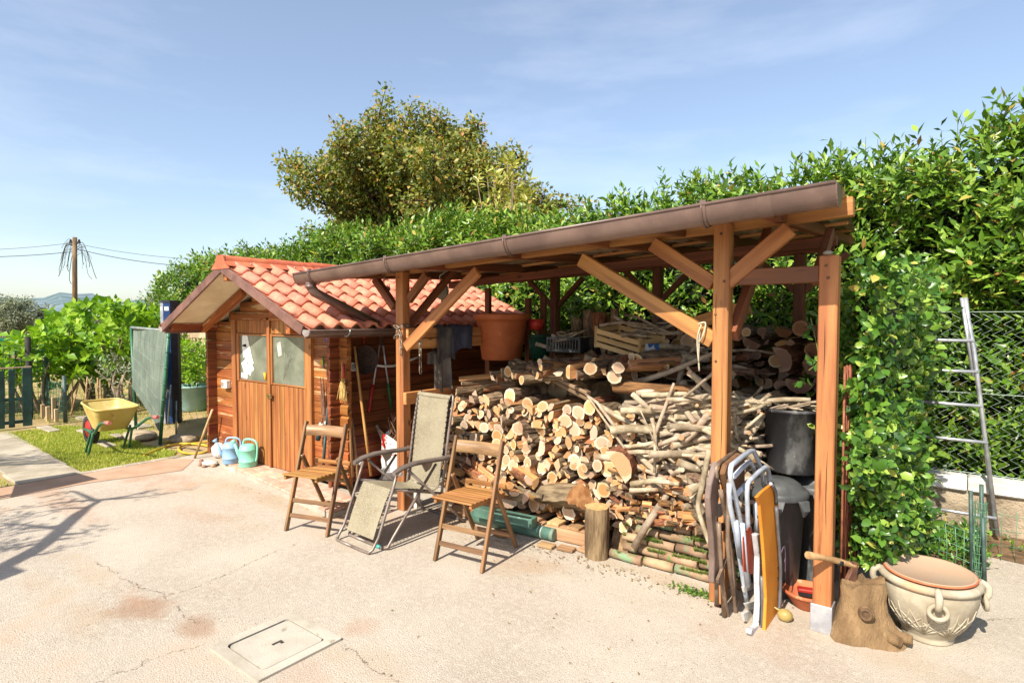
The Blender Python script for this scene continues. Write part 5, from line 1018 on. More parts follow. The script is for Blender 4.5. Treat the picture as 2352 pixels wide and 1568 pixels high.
# splitting stump with axe
stw = pm('weathered_stump', S(160, 130, 92), S(116, 90, 60), .9, 7, (1, 1, .25), 1.0, 30, rand=0, bdist=.03, spots=[(S(178, 152, 114), 9, .6, .1), (S(74, 56, 38), 9, .66, .03)])
sx, sy = -.40, 3.40; stp_ = thing('chopping_stump', 'gnarled splitting stump with knot and root stubs holding an axe', 'stump', (sx, sy, 0)); mb = MB(); P = []; n = 30
for k, (z, r_) in enumerate(((0, .136), (.03, .134), (.08, .118), (.14, .100), (.20, .092), (.25, .096), (.272, .088))):
    row = []
    for j in range(n):
        a = 2*math.pi*j/n; fl = 1+.09*math.sin(2*a+.6)+.08*math.sin(3*a+1)+.05*math.sin(5*a+k*.15)+.025*math.sin(11*a+k*.3)+.02*math.sin(17*a); fl += (.42*max(0, math.cos(a-R(-15)))**6+.12*max(0, math.cos(a-R(-115)))**4)*max(0, 1-z/.13)
        row.append(V(sx+math.cos(a)*r_*fl, sy+math.sin(a)*r_*fl, z+(.012*math.sin(4*a)+.014*random.uniform(-1, 1)+.015*math.cos(a) if k >= 6 else 0)))
    P.append(row)
mb.grid(P, True, True); c_ = V(sx, sy, .262); mb.add(P[-1]+[c_], [(j, (j+1) % n, n) for j in range(n)]); part('trunk', mb, stw, stp_)
mb = MB(); kp = V(sx+.035, sy-.095, .155)
for r_, d_ in ((.03, 0), (.022, -.012), (.012, -.006)): mb.tube([kp+V(r_*math.cos(t), d_, r_*1.1*math.sin(t)) for t in [2*math.pi*k/14 for k in range(14)]], .008, 6, closed=True)
mb.ball(kp+V(0, .0, 0), .018, 8, 6); part('knot', mb, pm('dark_knot', S(120, 94, 66), S(84, 64, 44), .9, 20, rand=0), stp_)
for a, L in ((R(-22), .12), (R(-4), .16)):
    d_ = V(math.cos(a), math.sin(a), 0); p = V(sx, sy, .05)+d_*.10; mb = MB(); mb.tube([p, p+d_*L*.5, p+d_*L*.75+V(0, 0, .002)], [.035, .026, .022], 9); part('root_stub', mb, [stw], stp_)
ax = thing('axe', 'old axe with wooden handle stuck in the chopping stump', 'axe', (sx+.02, sy, .27)); hp_ = onY(1960, 1298, 3.42); he = onY(1855, 1274, 3.16)
mb = MB(); mb.tube(curve([hp_+(hp_-he)*.06, hp_, hp_.lerp(he, .5)+V(0, 0, .006), he], 3), [.014]*5+[.0155]*3+[.018, .019], 8); part('handle', mb, wood('axe_handle', S(190, 156, 112), S(150, 116, 78), .6, 0, sc=.7), ax)
hd_ = (he-hp_).normalized(); mb = MB(); mb.tube([hp_+hd_*.09, hp_+hd_*.115], .0175, 10); part('tape_band', mb, blackc, ax)
mb = MB(); d1 = hd_; dn_ = V(0, 0, -1); q = hp_; sdv = hd_.cross(V(0, 0, 1)).normalized(); mb.prism([q-d1*.03+V(0, 0, .02)-sdv*.011, q+d1*.03+V(0, 0, .02)-sdv*.011, q+d1*.025+V(0, 0, -.03)-sdv*.011, q+d1*.06+V(0, 0, -.095)-sdv*.011, q-d1*.025+V(0, 0, -.105)-sdv*.011, q-d1*.02+V(0, 0, -.03)-sdv*.011], sdv*.022); part('head', mb, rust, ax, bevel=.004)
# ================================================================ things on the shaded pile
px_, py_ = -3.54, 4.42; t = thing('planter_pot', 'huge empty terracotta coloured planter standing on the woodpile beneath the canopy', 'planter', (px_, py_, 1.2)); mb = MB()
mb.lathe([(0, 1.205), (.185, 1.205), (.192, 1.215), (.235, 1.55), (.243, 1.575), (.262, 1.58), (.274, 1.595), (.276, 1.63), (.268, 1.64), (.255, 1.635), (.238, 1.6), (.19, 1.26), (0, 1.25)], 40, (px_, py_, 0)); part('pot', mb, pm('pot_plastic', S(190, 104, 58), S(166, 86, 46), .6, 4, rand=0, spots=[(S(204, 140, 96), 8, .62, .1)]), t)
t = thing('black_crate', 'black slotted plastic crate of sticks in the shade right of the planter', 'crate', onY(1310, 815, 4.5)); c0 = onY(1310, 790, 4.5)
for s in (-1, 1):
    mb = MB(); mb.box(c0+V(0, s*.12, .055), (.34, .012, .02)); mb.box(c0+V(0, s*.12, -.055), (.34, .012, .02))
    for k in range(12): mb.box(c0+V(-.16+k*.029, s*.12, 0), (.012, .01, .1))
    part('side', mb, blackp, t); mb = MB(); mb.box(c0+V(s*.17, 0, 0), (.012, .25, .13)); part('end', mb, blackp, t)
mb = MB(); mb.box(c0+V(0, 0, -.062), (.34, .24, .01)); part('base', mb, blackp, t)
for i in range(8):
    M = Matrix.Translation(c0+V(random.uniform(-.1, .1), random.uniform(-.07, .07), .05+.02*i/3)) @ Matrix.Rotation(random.gauss(0, .6), 4, 'Z') @ Matrix.Rotation(random.gauss(0, .2), 4, 'Y') @ Matrix.Scale(.55, 4); branch(M, random.choice(BRM), f'{ordn(i)} of the sticks lying in the black plastic crate', 'sticks in the black crate')
gb = onY(1240, 822, 4.5); t = thing('green_bin', 'small dark green ribbed plastic bin right of the planter', 'bin', gb); mb = MB(); mb.lathe([(0, 0), (.085, 0), (.105, .20), (.115, .205), (.115, .215), (.1, .215), (.08, .02), (0, .02)], 24, gb); part('shell', mb, pm('dark_green_plastic', S(44, 84, 64), S(30, 62, 48), .4, 5, rand=0), t)
for k in range(12):
    a = R(-150+k*11); mb = MB(); mb.tube([gb+V(math.cos(a)*.088, math.sin(a)*.088, .03), gb+V(math.cos(a)*.103, math.sin(a)*.103, .18)], .003, 5); part('rib', mb, MATS['dark_green_plastic'], t)
rp = onY(1232, 745, 4.62); mb = MB(); mb.lathe([(0, -.05), (.06, -.05), (.075, .05), (.07, .05), (.055, -.04), (0, -.04)], 16, rp); single('red_pot', mb, pm('red_plastic', S(190, 60, 40), rough=.5), 'bright red plastic pot between the planter and the green bin', 'pot', rp)
me, M = beam('short_stake', rp+V(0, .02, -.3), rp+V(0, .02, -.05), .04, .04, cwd, None); inst('short_stake', me, M, 'short wooden stake under the bright red pot', 'stake')
# fruit crate of thin slats
cm_ = wood('crate_slat', S(214, 182, 132), S(186, 150, 100), .7, .08, sc=.8); t = thing('fruit_crate', 'pale slatted wooden fruit crate tipped on the rear of the pile', 'crate', onY(1425, 820, 4.3)); A = onY(1368, 795, 4.32); B = onY(1468, 826, 4.28); dv = (B-A).normalized(); bk = V(.10, .22, .03); uz = V(.06, -.05, 1).normalized()
for z in (.02, .075, .13):
    beam('slat', A+uz*z, B+uz*z, .008, .038, cm_, t, bev=.001); beam('slat', A+bk+uz*z, B+bk+uz*z, .008, .038, cm_, t, bev=.001); beam('slat', B+uz*z, B+bk+uz*z, .008, .038, cm_, t, bev=.001); beam('slat', A+uz*z, A+bk+uz*z, .008, .038, cm_, t, bev=.001)
for q in (A, B, A+bk, B+bk): beam('corner_post', q-uz*.01, q+uz*.17, .02, .02, cm_, t, bev=.001)
for k in range(4): beam('base_slat', A+bk*(k+.5)/4, B+bk*(k+.5)/4, .05, .006, cm_, t, bev=.001)
mb = MB(); lb = B+bk*.5+uz*.06+V(.008, 0, 0); mb.box(lb, (.004, .14, .1), Matrix.Rotation(-.42, 3, 'Z')); part('paper_label', mb, pm('blue_print', S(60, 110, 170), S(226, 226, 226), .6, 9, lo=.48, hi=.52, rand=0), t)
for i in range(9):
    M = Matrix.Translation(A.lerp(B, random.uniform(.3, .9))+bk*random.random()+uz*(.16+.01*i)) @ Matrix.Rotation(random.gauss(.3, .5), 4, 'Z') @ Matrix.Rotation(random.gauss(0, .2), 4, 'Y') @ Matrix.Scale(.7, 4); branch(M, random.choice(BRM), f'{ordn(i)} of the sticks heaped over the slatted fruit crate', 'sticks on the fruit crate')
# cloths over the side board
clothm = pm('dark_cloth', S(96, 90, 84), S(66, 62, 62), .95, 8, bump=.4, bscale=60, rand=.1)
def drape(label, y0, y1, zt, l0, l1, seed, mat, x=XL+.07):
    q = random.Random(seed); P = []; m_ = 12; ph = q.uniform(0, 6)
    for i in range(m_+1):
        t_ = i/m_; y = y0+(y1-y0)*t_; w = .012*math.sin(9*t_+ph)+.008*math.sin(21*t_); row = []
        for k in range(9):
            u = k/8; 
            if u < .4: row.append(V(x+.024+w*(1-u*2)+.01, y+.03*(u-.4)*math.sin(ph), zt-l0*(.4-u)/.4*(1+.1*math.sin(5*t_+ph))))
            elif u > .6: row.append(V(x-.03+w*.5-.01, y, zt-l1*(u-.6)/.4))
            else: row.append(V(x+.024-(u-.4)*.28, y, zt+.012+.006*math.sin(7*t_)))
        P.append(row)
    mb = MB(); mb.grid(P); return single('cloth', mb, mat, label, 'cloth', (x, (y0+y1)/2, zt))
drape('dark grey work cloth hung over the side board behind the left post', 3.62, 3.86, 1.525, .30, .2, 4, clothm); drape('bluish grey rag hung beside the dark work cloth on the side board', 3.80, 4.08, 1.53, .22, .2, 8, pm('blue_rag', S(84, 86, 102), S(60, 62, 78), .95, 8, rand=0)); drape('pale grey trousers hanging below the dark work cloth', 3.60, 3.80, 1.30, .34, .1, 6, pm('grey_trousers', S(132, 122, 112), S(100, 92, 84), .95, 6, rand=0), XL+.05)
# chain round the left post, padlock chain, rope, lamp
chm = pm('steel_chain', S(172, 160, 144), S(120, 104, 88), .4, 20, metal=.6, rand=.08)
lk = MB(); lk.tube([V(.017*math.cos(t)+(.008 if math.cos(t) > 0 else -.008), .0085*math.sin(t), 0) for t in [2*math.pi*k/12 for k in range(12)]], .0036, 5, closed=True); lkm = mesh_of(lk, 'link', chm)
def chain(label, pts, sc=1.0):
    t = thing('chain', label, 'chain', pts[0]); pts = curve(pts, 8); acc = []; step = .036*sc; d = 0; prev = pts[0]; acc.append(prev)
    for p in pts[1:]:
        while (p-prev).length >= step: prev = prev+(p-prev).normalized()*step; acc.append(prev)
    for i in range(len(acc)-1):
        dv = (acc[i+1]-acc[i]).normalized(); a = V(0, 0, 1) if abs(dv.z) < .9 else V(0, 1, 0); s_ = dv.cross(a).normalized(); u_ = s_.cross(dv)
        if i % 2: s_, u_ = u_, -s_
        M = Matrix((dv, s_, u_)).transposed().to_4x4() @ Matrix.Scale(sc, 4); M.translation = (acc[i]+acc[i+1])/2; pinst('link', lkm, t, M)
h = PW/2+.008
chain('steel chain wrapped round the left canopy post with two hanging ends', [V(XL+h, CY+h, 1.53), V(XL+h, CY-h, 1.535), V(XL, CY-h-.004, 1.515), V(XL-h, CY-h, 1.54), V(XL-h, CY+h*.6, 1.5), V(XL-h, CY-h, 1.43), V(XL, CY-h-.006, 1.47), V(XL+h*.6, CY-h-.006, 1.5), V(XL+h*.8, CY-h-.006, 1.40), V(XL+h*.7, CY-h-.006, 1.27)], 1.35)
chain('steel chain hanging loose from the side board right of the left post', [V(XL+.095, CY+.12, 1.53), V(XL+.10, CY+.10, 1.40), V(XL+.10, CY+.10, 1.25), V(XL+.10, CY+.10, 1.12)], 1.35)
chain('dark rusty chain hanging with a padlock under the left end of the front beam', [V(-3.98, CY+.03, 2.02), V(-3.98, CY+.03, 1.9), V(-3.98, CY+.03, 1.8)], .7)
mb = MB(); mb.box((-3.92, CY+.03, 1.845), (.03, .012, .028)); mb.tube([V(-3.93, CY+.03, 1.858), V(-3.93, CY+.03, 1.885), V(-3.91, CY+.03, 1.885), V(-3.91, CY+.03, 1.858)], .003, 6); single('padlock', mb, rust, 'small rusty padlock hanging left of the left canopy post', 'padlock', (-3.92, CY+.03, 1.85))
mb = MB(); rpn = onY(1612, 762, CY-.05); mb.tube(curve([rpn+V(-.02, .0, .045), rpn+V(.02, .0, .05), rpn+V(.01, -.01, -.02), rpn+V(-.02, -.005, -.06), rpn+V(-.01, 0, .03), rpn+V(-.015, -.005, -.12), rpn+V(-.01, -.005, -.22)], 4), .0045, 6); mb.tube(curve([rpn+V(0, -.01, .04), rpn+V(-.022, -.01, -.04), rpn+V(-.012, -.01, -.17)], 4), .0045, 6); single('rope', mb, pm('pale_rope', S(214, 202, 172), rough=.9), 'pale rope knotted round the long brace and hanging down by the tall post', 'rope', rpn)
lp = onY(1015, 668, 3.82); t = thing('bulkhead_lamp', 'oval grey caged bulkhead lamp fixed to the brace behind the left post', 'lamp', lp); dl = V(.45, -.75, -.1).normalized(); sdl = V(.75, .45, 0).normalized(); ul = V(0, 0, 1)
def ell(a, b_, off): return [lp+sdl*a*math.cos(t_)+ul*b_*math.sin(t_)+dl*off for t_ in [2*math.pi*k/16 for k in range(16)]]
mb = MB(); mb.grid([ell(.06, .075, -.02), ell(.065, .08, 0), ell(.058, .072, .018)], True, True); mb.add(ell(.06, .075, -.02), [tuple(range(16))]); part('base', mb, pm('lamp_grey', S(176, 170, 158), rough=.5), t)
mb = MB(); mb.grid([ell(.055, .068, .014), ell(.046, .058, .04), ell(.024, .03, .054), ell(.002, .003, .057)], True, True); part('glass', mb, pm('lamp_glass', S(150, 138, 116), rough=.25), t)
mb = MB(); mb.tube(ell(.05, .062, .036), .0035, 5, closed=True)
for k in (-.4, .4): mb.tube([lp+sdl*k*.1+ul*z+dl*(.058*(1-abs(z)/.09)) for z in (-.07, -.035, 0, .035, .07)], .003, 5)
part('cage', mb, MATS['lamp_grey'], t); mb = MB(); mb.tube(curve([lp+ul*.07, lp+ul*.13-sdl*.02, lp+ul*.17+sdl*.03, lp+ul*.22], 4), .006, 6); mb.tube(curve([lp-ul*.075, lp-ul*.2-sdl*.02, lp-ul*.33-sdl*.08, lp-ul*.36-sdl*.16], 4), .008, 6); part('cable', mb, MATS['lamp_grey'], t)
# ================================================================ right side: shrub, wall, fence, ladder
sh = thing('climbing_shrub', 'dense glossy climbing shrub hanging beside the short right post', 'shrub', (-.36, 4.3, 0))
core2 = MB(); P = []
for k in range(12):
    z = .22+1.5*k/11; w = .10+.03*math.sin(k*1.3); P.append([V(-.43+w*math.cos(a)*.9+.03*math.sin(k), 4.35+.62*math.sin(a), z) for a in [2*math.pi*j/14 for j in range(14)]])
core2.grid(P, True, True); part('dark_core', core2, core, sh)  # same dark core, standing for the shade inside the shrub
def rounded(n, c, rad, zlo, zhi, seed):
    r_ = np.random.default_rng(seed); z = r_.uniform(zlo, zhi, n); a = r_.random(n)*6.283; wob = 1+.22*np.sin(z*5.3+a*2)+.14*np.sin(z*11-a*3)
    x = c[0]+rad[0]*np.cos(a)*wob; y = c[1]+rad[1]*np.sin(a)*wob; out = np.c_[np.cos(a)/rad[0]*.2, np.sin(a)/rad[1]*.2, np.zeros(n)]
    return np.c_[x, y, z], unit(out)
arrs = []
for c, rad, z0, z1, n, sd in (((-.40, 4.2), (.16, .66), .25, 1.05, 620, 1), ((-.40, 4.25), (.145, .70), .95, 1.85, 700, 2), ((-.33, 4.1), (.12, .3), .3, .95, 260, 3), ((-.40, 5.15), (.16, .35), 1.5, 1.95, 300, 4), ((-.52, 3.75), (.05, .12), .35, 1.75, 90, 5), ((-.28, 4.5), (.10, .2), 1.2, 1.75, 160, 6)):
    B_, O_ = rounded(n, c, rad, z0, z1, sd); D_ = O_+np.c_[rng.normal(0, .35, n), rng.normal(0, .35, n)-.3, rng.uniform(-.2, .8, n)]
    arrs.append(shoots(B_-O_*.05, D_, rng.uniform(.05, .14, n), 6, .056, .038, .4, .2))
AS = cat_arr(*arrs); leaf_parts(sh, AS, ivyleaf, unit_leaf(ivyleaf), 300)
vine = MB()
for (a_, c_) in (((1890, 885), (1862, 730)), ((1900, 850), (1858, 850)), ((1900, 700), (1850, 690))): vine.tube(curve([onY(*a_, 3.5), (onY(*a_, 3.5)+onY(*c_, 3.5))/2+V(0, 0, .03), onY(*c_, 3.5)], 4), .0025, 5, False)
part('stems', vine, MATS['green_stem'], sh)
foliage(sh, shoots(np.array([onY(1862, 740, 3.5), onY(1858, 865, 3.5), onY(1885, 1000, 3.45), onY(1900, 700, 3.5), onY(1890, 830, 3.45)]), np.array([(-.3, -.2, -1), (-.5, -.2, -.4), (-.3, -.4, .5), (-.2, -.3, .6), (-.4, -.5, 0.)]), np.full(5, .07), 6, .06, .042), ivyleaf, 'tendril_leaves', True)
reed_m = pm('red_reed', S(150, 90, 62), S(112, 64, 44), .8, 20, rand=.1); rd = thing('reed_screen', 'thin red brown reed screen behind the short right post', 'screen', (-.50, 3.9, 0))
for i in range(26): y = 3.47+i*.034; mb = MB(); mb.tube([(-.505+random.gauss(0, .006), y, .1), (-.505+random.gauss(0, .008), y+random.gauss(0, .008), 1.35)], .006, 5); part('reed', mb, reed_m, rd)
lw = thing('low_wall', 'low rough rendered wall with white painted coping beneath the wire fence', 'wall', (1.2, 5.75, 0))
mb = MB(); P = []
for z in (-.02, .1, .2, .30): P.append([V(-.9+4.6*i/40, 5.6+.012*math.sin(i*1.7+z*20)+random.uniform(-.006, .006), z) for i in range(41)])
mb.grid(P); part('wall_face', mb, pm('rough_render', S(186, 168, 142), S(138, 122, 100), .95, 5, bump=.9, bscale=30, rand=0, bdist=.03), lw)
cop = pm('white_coping', S(222, 220, 214), S(190, 184, 172), .8, 5, bump=.4, rand=.03, spots=[(S(140, 126, 108), 8, .66, .06)])
for i in range(5): xa = -.9+i*.92; mb = MB(); mb.box((xa+.458, 5.68, .343), (.914, .24, .092)); part('coping', mb, cop, lw, bevel=.012)
soil2 = pm('leafy_soil', S(138, 108, 78), S(92, 70, 46), .95, 6, bump=.8, bscale=40, rand=0, bdist=.02, spots=[(S(168, 130, 92), 14, .6, .06)])
sheet('soil_bed', [(-.6, 4.75), (.03, 4.5), (.13, 5.05), (.62, 4.99), (4, 5.0), (4, 5.62), (-.6, 5.62)], .004, soil2)
cf = thing('chain_link_fence', 'green wire chain-link fence standing on the white coping before the hedge', 'fence', (1, 5.68, .39))
mb = MB(); x0_, z0_, z1_, s_ = -.7, .40, 1.65, .062; ncol_ = 52; wires = []
for i in range(ncol_):
    pts = []; k = 0; z = z0_
    while z <= z1_+.001: pts.append(V(x0_+i*s_+(s_/2 if k % 2 else -s_/2)*.98, 5.68+(.002 if k % 2 else -.002), z)); z += s_*.62; k += 1
    mb.tube(pts, .0024, 3, False)
wm = pm('green_wire', S(176, 190, 176), S(140, 160, 144), .5, rand=0); part('wire_mesh', mb, wm, cf, kind='stuff')
for z in (.42, 1.03, 1.645): mb = MB(); mb.tube([(-.75, 5.68, z), (2.6, 5.68, z)], .0025, 5); part('tension_wire', mb, wm, cf)
ld = thing('ladder', 'galvanised metal ladder leaning against the wire fence at far right', 'ladder', (0, 5.5, 0)); lm = pm('ladder_metal', S(196, 198, 200), S(160, 162, 166), .35, 8, metal=.6, rand=.02)
lf = onY(2290, 1228, 5.42); lt = onY(2222, 684, 5.6); off = V(-.44, .0, .0)
for k, o_ in enumerate((V(0, 0, 0), off)): mb = MB(); mb.tube([lf+o_, lf.lerp(lt, .78)+o_, lt.lerp(lf, .1)+o_+V(-.012, 0, 0), lt+o_+V(-.012, .0, 0)], .016, 9); mb.tube([lf.lerp(lt, .66)+o_+V(-.024, -.005, 0), lt+o_+V(-.035, -.004, .0)], .011, 8); part('stile', mb, lm, ld)
for py in (786, 859, 938, 1021, 1190):
    u = (1228-py)/(1228-684); p = lf.lerp(lt, u); mb = MB(); mb.tube([p+V(.01, -.012, 0), p+off+V(-.01, -.012, 0)], .012, 8); part('rung', mb, lm, ld)
gm = thing('mesh_guard', 'low green plastic coated wire guard behind the clay urn', 'fence', (-.1, 4.6, 0)); gwm = pm('green_plastic_wire', S(104, 150, 118), S(78, 120, 92), .4, rand=.05)
ga, gb_ = V(-.34, 4.82, 0), V(.05, 4.47, 0)
for i in range(10): p = ga.lerp(gb_, i/9); mb = MB(); mb.tube([p, p+V(random.gauss(0, .004), 0, .15), p+V(random.gauss(0, .005), 0, .30)], .0022, 5); part('upright_wire', mb, gwm, gm)
for z in (.05, .12, .19, .26, .30): mb = MB(); mb.tube([ga+V(0, 0, z), ga.lerp(gb_, .35)+V(0, 0, z-.008), ga.lerp(gb_, .7)+V(0, 0, z+.004), gb_+V(0, 0, z)], .0022, 5); part('cross_wire', mb, gwm, gm)
pol = pm('dark_green_pole', S(70, 92, 84), S(50, 66, 60), .5, rand=.05)
for (dx, dy, h_) in ((0, .01, .56), (.05, .04, .60), (.06, -.03, .42)): mb = MB(); mb.tube([gb_+V(dx, dy, 0), gb_+V(dx-.02, dy, h_)], .011, 8); part('pole', mb, pol, gm)
mb = MB()
for k in range(14):
    a = k*.45; r_ = .025+.006*(k % 3); p = gb_+V(.03, .01, 0); mb.tube([p+V(r_*math.cos(a), r_*math.sin(a), .03+.0*k), p+V(r_*math.cos(a+.3), r_*math.sin(a+.3), .28), p+V(r_*math.cos(a), r_*math.sin(a), .5)], .0016, 4, False)
for z in np.linspace(.04, .5, 10): mb.tube([gb_+V(.03+.034*math.cos(a), .01+.034*math.sin(a), z) for a in [2*math.pi*j/10 for j in range(10)]], .0016, 4, closed=True)
part('rolled_mesh', mb, gwm, gm, kind='stuff')
for i in range(12):
    x = .1+i*.075; mb = MB(); mb.tube([(x+.1, 5.02+.01*i, 0), (x+.1, 5.02+.01*i, .34)], .0018, 4); part('upright_wire', mb, gwm, gm)
for z in (.1, .2, .3): mb = MB(); mb.tube([(.15, 5.02, z), (1.1, 5.13, z)], .0018, 4); part('cross_wire', mb, gwm, gm)
wd = thing('bed_weeds', 'low leafy weeds and fern growing in the bed behind the wire guard', 'plants', (-.1, 4.9, 0)); n = 260; bp_ = np.c_[rng.uniform(-.35, .1, n), rng.uniform(4.7, 5.5, n), np.full(n, .0)]
foliage(wd, shoots(bp_, np.c_[rng.normal(0, .5, n), rng.normal(-.1, .5, n), np.ones(n)], rng.uniform(.04, .2, n), 7, .045, .02, .5), ivyleaf, 'leaves')
n = 90; bp_ = np.c_[rng.uniform(.2, 2.5, n), rng.uniform(5.15, 5.58, n), np.full(n, .0)]; wd2 = thing('wall_weeds', 'small green weeds at the foot of the white coped wall', 'plants', (.8, 5.4, 0)); foliage(wd2, shoots(bp_, np.c_[rng.normal(0, .6, n), rng.normal(-.1, .6, n), np.ones(n)], rng.uniform(.03, .09, n), 6, .05, .022, .5), ivyleaf, 'leaves')
# leaf litter and weeds on the concrete
def litter(label, c, sx_, sy_, n, L, mat, name='leaf_litter'):
    t = thing(name, label, 'leaves', (c[0], c[1], 0)); Pp = np.c_[rng.normal(c[0], sx_, n), rng.normal(c[1], sy_, n), rng.uniform(.004, .012, n)]; D = rng.normal(0, 1, (n, 3)); D[:, 2] *= .25; N = np.c_[rng.normal(0, .4, n), rng.normal(0, .4, n), np.ones(n)]
    foliage(t, (Pp, D, N, L*rng.uniform(.5, 1.2, n), L*.55*rng.uniform(.5, 1.2, n)), mat, 'leaves')
p = G(1600, 1362); litter('clump of small weeds on the concrete left of the folded recliner', (p.x, p.y), .07, .03, 260, .022, ivyleaf, 'weed_clump'); litter('brown leaf litter scattered along the foot of the woodpile', (-1.9, 3.3), .35, .05, 160, .02, dryleaf); litter('few dry leaves lying on the open concrete in the foreground', (-1.4, 2.6), .6, .4, 42, .02, dryleaf)
litter('wood chips and bark crumbs on the concrete before the green pole', (-2.6, 3.2), .45, .12, 200, .014, dryleaf, 'bark_crumbs'); litter('dry debris lying along the edge of the tiled step', (-5.0, 2.82), .6, .05, 90, .014, dryleaf, 'step_debris')
n = 900; xs_ = rng.uniform(-6.6, 1.2, n); ys_ = rng.uniform(.6, 3.3, n); ss = rng.uniform(.0015, .005, n); T4 = np.array([(1, 0, 0), (-.5, .9, 0), (-.5, -.9, 0), (0, 0, 1.1)]); v = np.c_[xs_, ys_, np.zeros(n)][:, None]+T4[None]*ss[:, None, None]; f = (np.array([(0, 1, 3), (1, 2, 3), (2, 0, 3)])[None]+(np.arange(n)*4)[:, None, None]).reshape(-1, 3)
o = bpy.data.objects.new('grit', npmesh('grit', v.reshape(-1, 3), f, pm('grit_stone', S(150, 130, 104), S(104, 88, 68), .9, rand=0), None, False)); COL.objects.link(o); setp(o, 'fine grit and small stones scattered over the concrete yard', 'grit', None, 'stuff')
# ================================================================ tools on and by the shed
WX = SX1+.03
def handle(name, label, p0, p1, r, mat, cat='pole'):
    mb = MB(); mb.tube([p0, p0.lerp(p1, .5), p1], [r, r*1.03, r*.95], 8); return single(name, mb, mat, label, cat, p0)
hw1 = wood('ash_handle', S(186, 148, 104), S(150, 112, 72), .6, .05, sc=.6, axis=2); hw2 = wood('yellow_handle', S(206, 156, 92), S(176, 124, 66), .55, .05, sc=.6, axis=2)
handle('wooden_pole', 'grey brown long tool handle leaning at the shed corner', onX(810, 1095, -4.40), onX(791, 778, WX+.03), .013, hw1, 'pole'); handle('wooden_pole', 'honey coloured long tool handle leaning left of the loppers', onX(852, 1092, -4.25), onX(814, 796, WX+.03), .013, hw2, 'pole'); handle('wooden_pole', 'short dark tool handle between the two long handles on the shed side', onX(822, 1100, -4.38), onX(808, 960, WX+.03), .013, hw1, 'pole')
handle('bamboo_cane', 'bamboo cane leaning on the left corner of the shed', G(447, 1052), onY(488, 940, SY0-.13), .013, wood('bamboo', S(206, 178, 132), S(170, 138, 92), .5, .05, sc=.5, axis=2), 'cane'); handle('wooden_stake', 'upright wooden stake standing at the left corner of the shed', G(479, 1040), G(479, 1040)+V(-.05, .03, .42), .012, hw2, 'stake')
mb = MB(); mb.tube([G(481, 1035)+V(-.12, .1, 0), G(481, 1035)+V(-.12, .1, 1.05)], .013, 8); single('white_pipe', mb, white_pl, 'white plastic pipe upright behind the left corner of the shed', 'pipe', G(481, 1035)+V(-.12, .1, 0))
# loppers
t = thing('loppers', 'long handled loppers with red and green grips hanging on the shed side', 'loppers', onX(876, 790, WX+.02)); X_ = WX+.03; pv = onX(876, 792, X_); redp = pm('red_grip', S(176, 40, 40), rough=.5); grp = pm('green_grip', S(36, 110, 60), rough=.5)
for s, e, gmat in ((0, (847, 945), redp), (1, (899, 938), grp)):
    e3 = onX(*e, X_); a_ = pv+V(0, .02*(s*2-1), 0); mb = MB(); mb.tube([a_, a_.lerp(e3, .62)], .010, 8); part('shaft', mb, lm, t); mb = MB(); mb.tube([a_.lerp(e3, .6), e3], .0135, 8); part('grip', mb, gmat, t)
mb = MB(); mb.prism([pv+V(0, -.02, -.01), pv+V(0, .02, -.01), pv+V(0, .028, .05), pv+V(0, .005, .11), pv+V(0, .0, .055), pv+V(0, -.02, .10), pv+V(0, -.03, .05)], (.012, 0, 0)); part('blades', mb, rust, t, bevel=.002)
# perforated pan
pc = onX(836, 826, WX+.02); t = thing('chestnut_pan', 'blackened round perforated pan with red handle hanging on the shed side', 'pan', pc); Mx = Matrix.Rotation(math.pi/2, 3, 'Y'); mb = MB(); mb.lathe([(0, .0), (.115, .0), (.135, .03), (.14, .032), (.12, -.004), (0, -.004)], 28, pc, Mx); part('dish', mb, pm('sooty_iron', S(70, 50, 40), S(44, 34, 30), .7, 9, rand=0), t)
mb = MB()
for k in range(19):
    a = k*2.4; r_ = .024*math.sqrt(k+.3); mb.lathe([(.0, .0022), (.005, .0022), (.0065, .001)], 6, pc+V(.0, r_*math.cos(a), r_*math.sin(a)), Mx)
part('holes', mb, pm('soot', S(24, 20, 18), rough=.9), t, kind='stuff'); mb = MB(); mb.tube([pc+V(.01, 0, .13), pc+V(.01, -.01, .20)], .006, 6); mb.tube([pc+V(.01, -.01, .2), pc+V(.01, -.015, .28)], .012, 8); part('handle', mb, redp, t)
# hand broom
bq = onY(787, 868, SY0-.06); t = thing('hand_broom', 'small straw hand broom hanging on the shed corner', 'broom', bq); mb = MB(); mb.tube([bq+V(0, 0, .14), bq+V(0, 0, .0)], .011, 8); part('handle', mb, hw2, t)
for k in range(40):
    x = random.gauss(0, .016); mb = MB() if k == 0 else mb; mb.tube([bq+V(x*.3, random.gauss(0, .006), .0), bq+V(x, random.gauss(0, .008), -.08), bq+V(x*1.5, random.gauss(0, .01), -.19+random.uniform(-.02, .02))], .0025, 4, False)
part('bristles', mb, pm('straw', S(214, 182, 112), S(180, 146, 84), .8, 30, rand=0), t, kind='stuff'); mb = MB(); mb.tube([bq+V(.03, -.01, .13), bq+V(.03, -.01, .0)], .012, 8); part('red_clip', mb, redp, t)
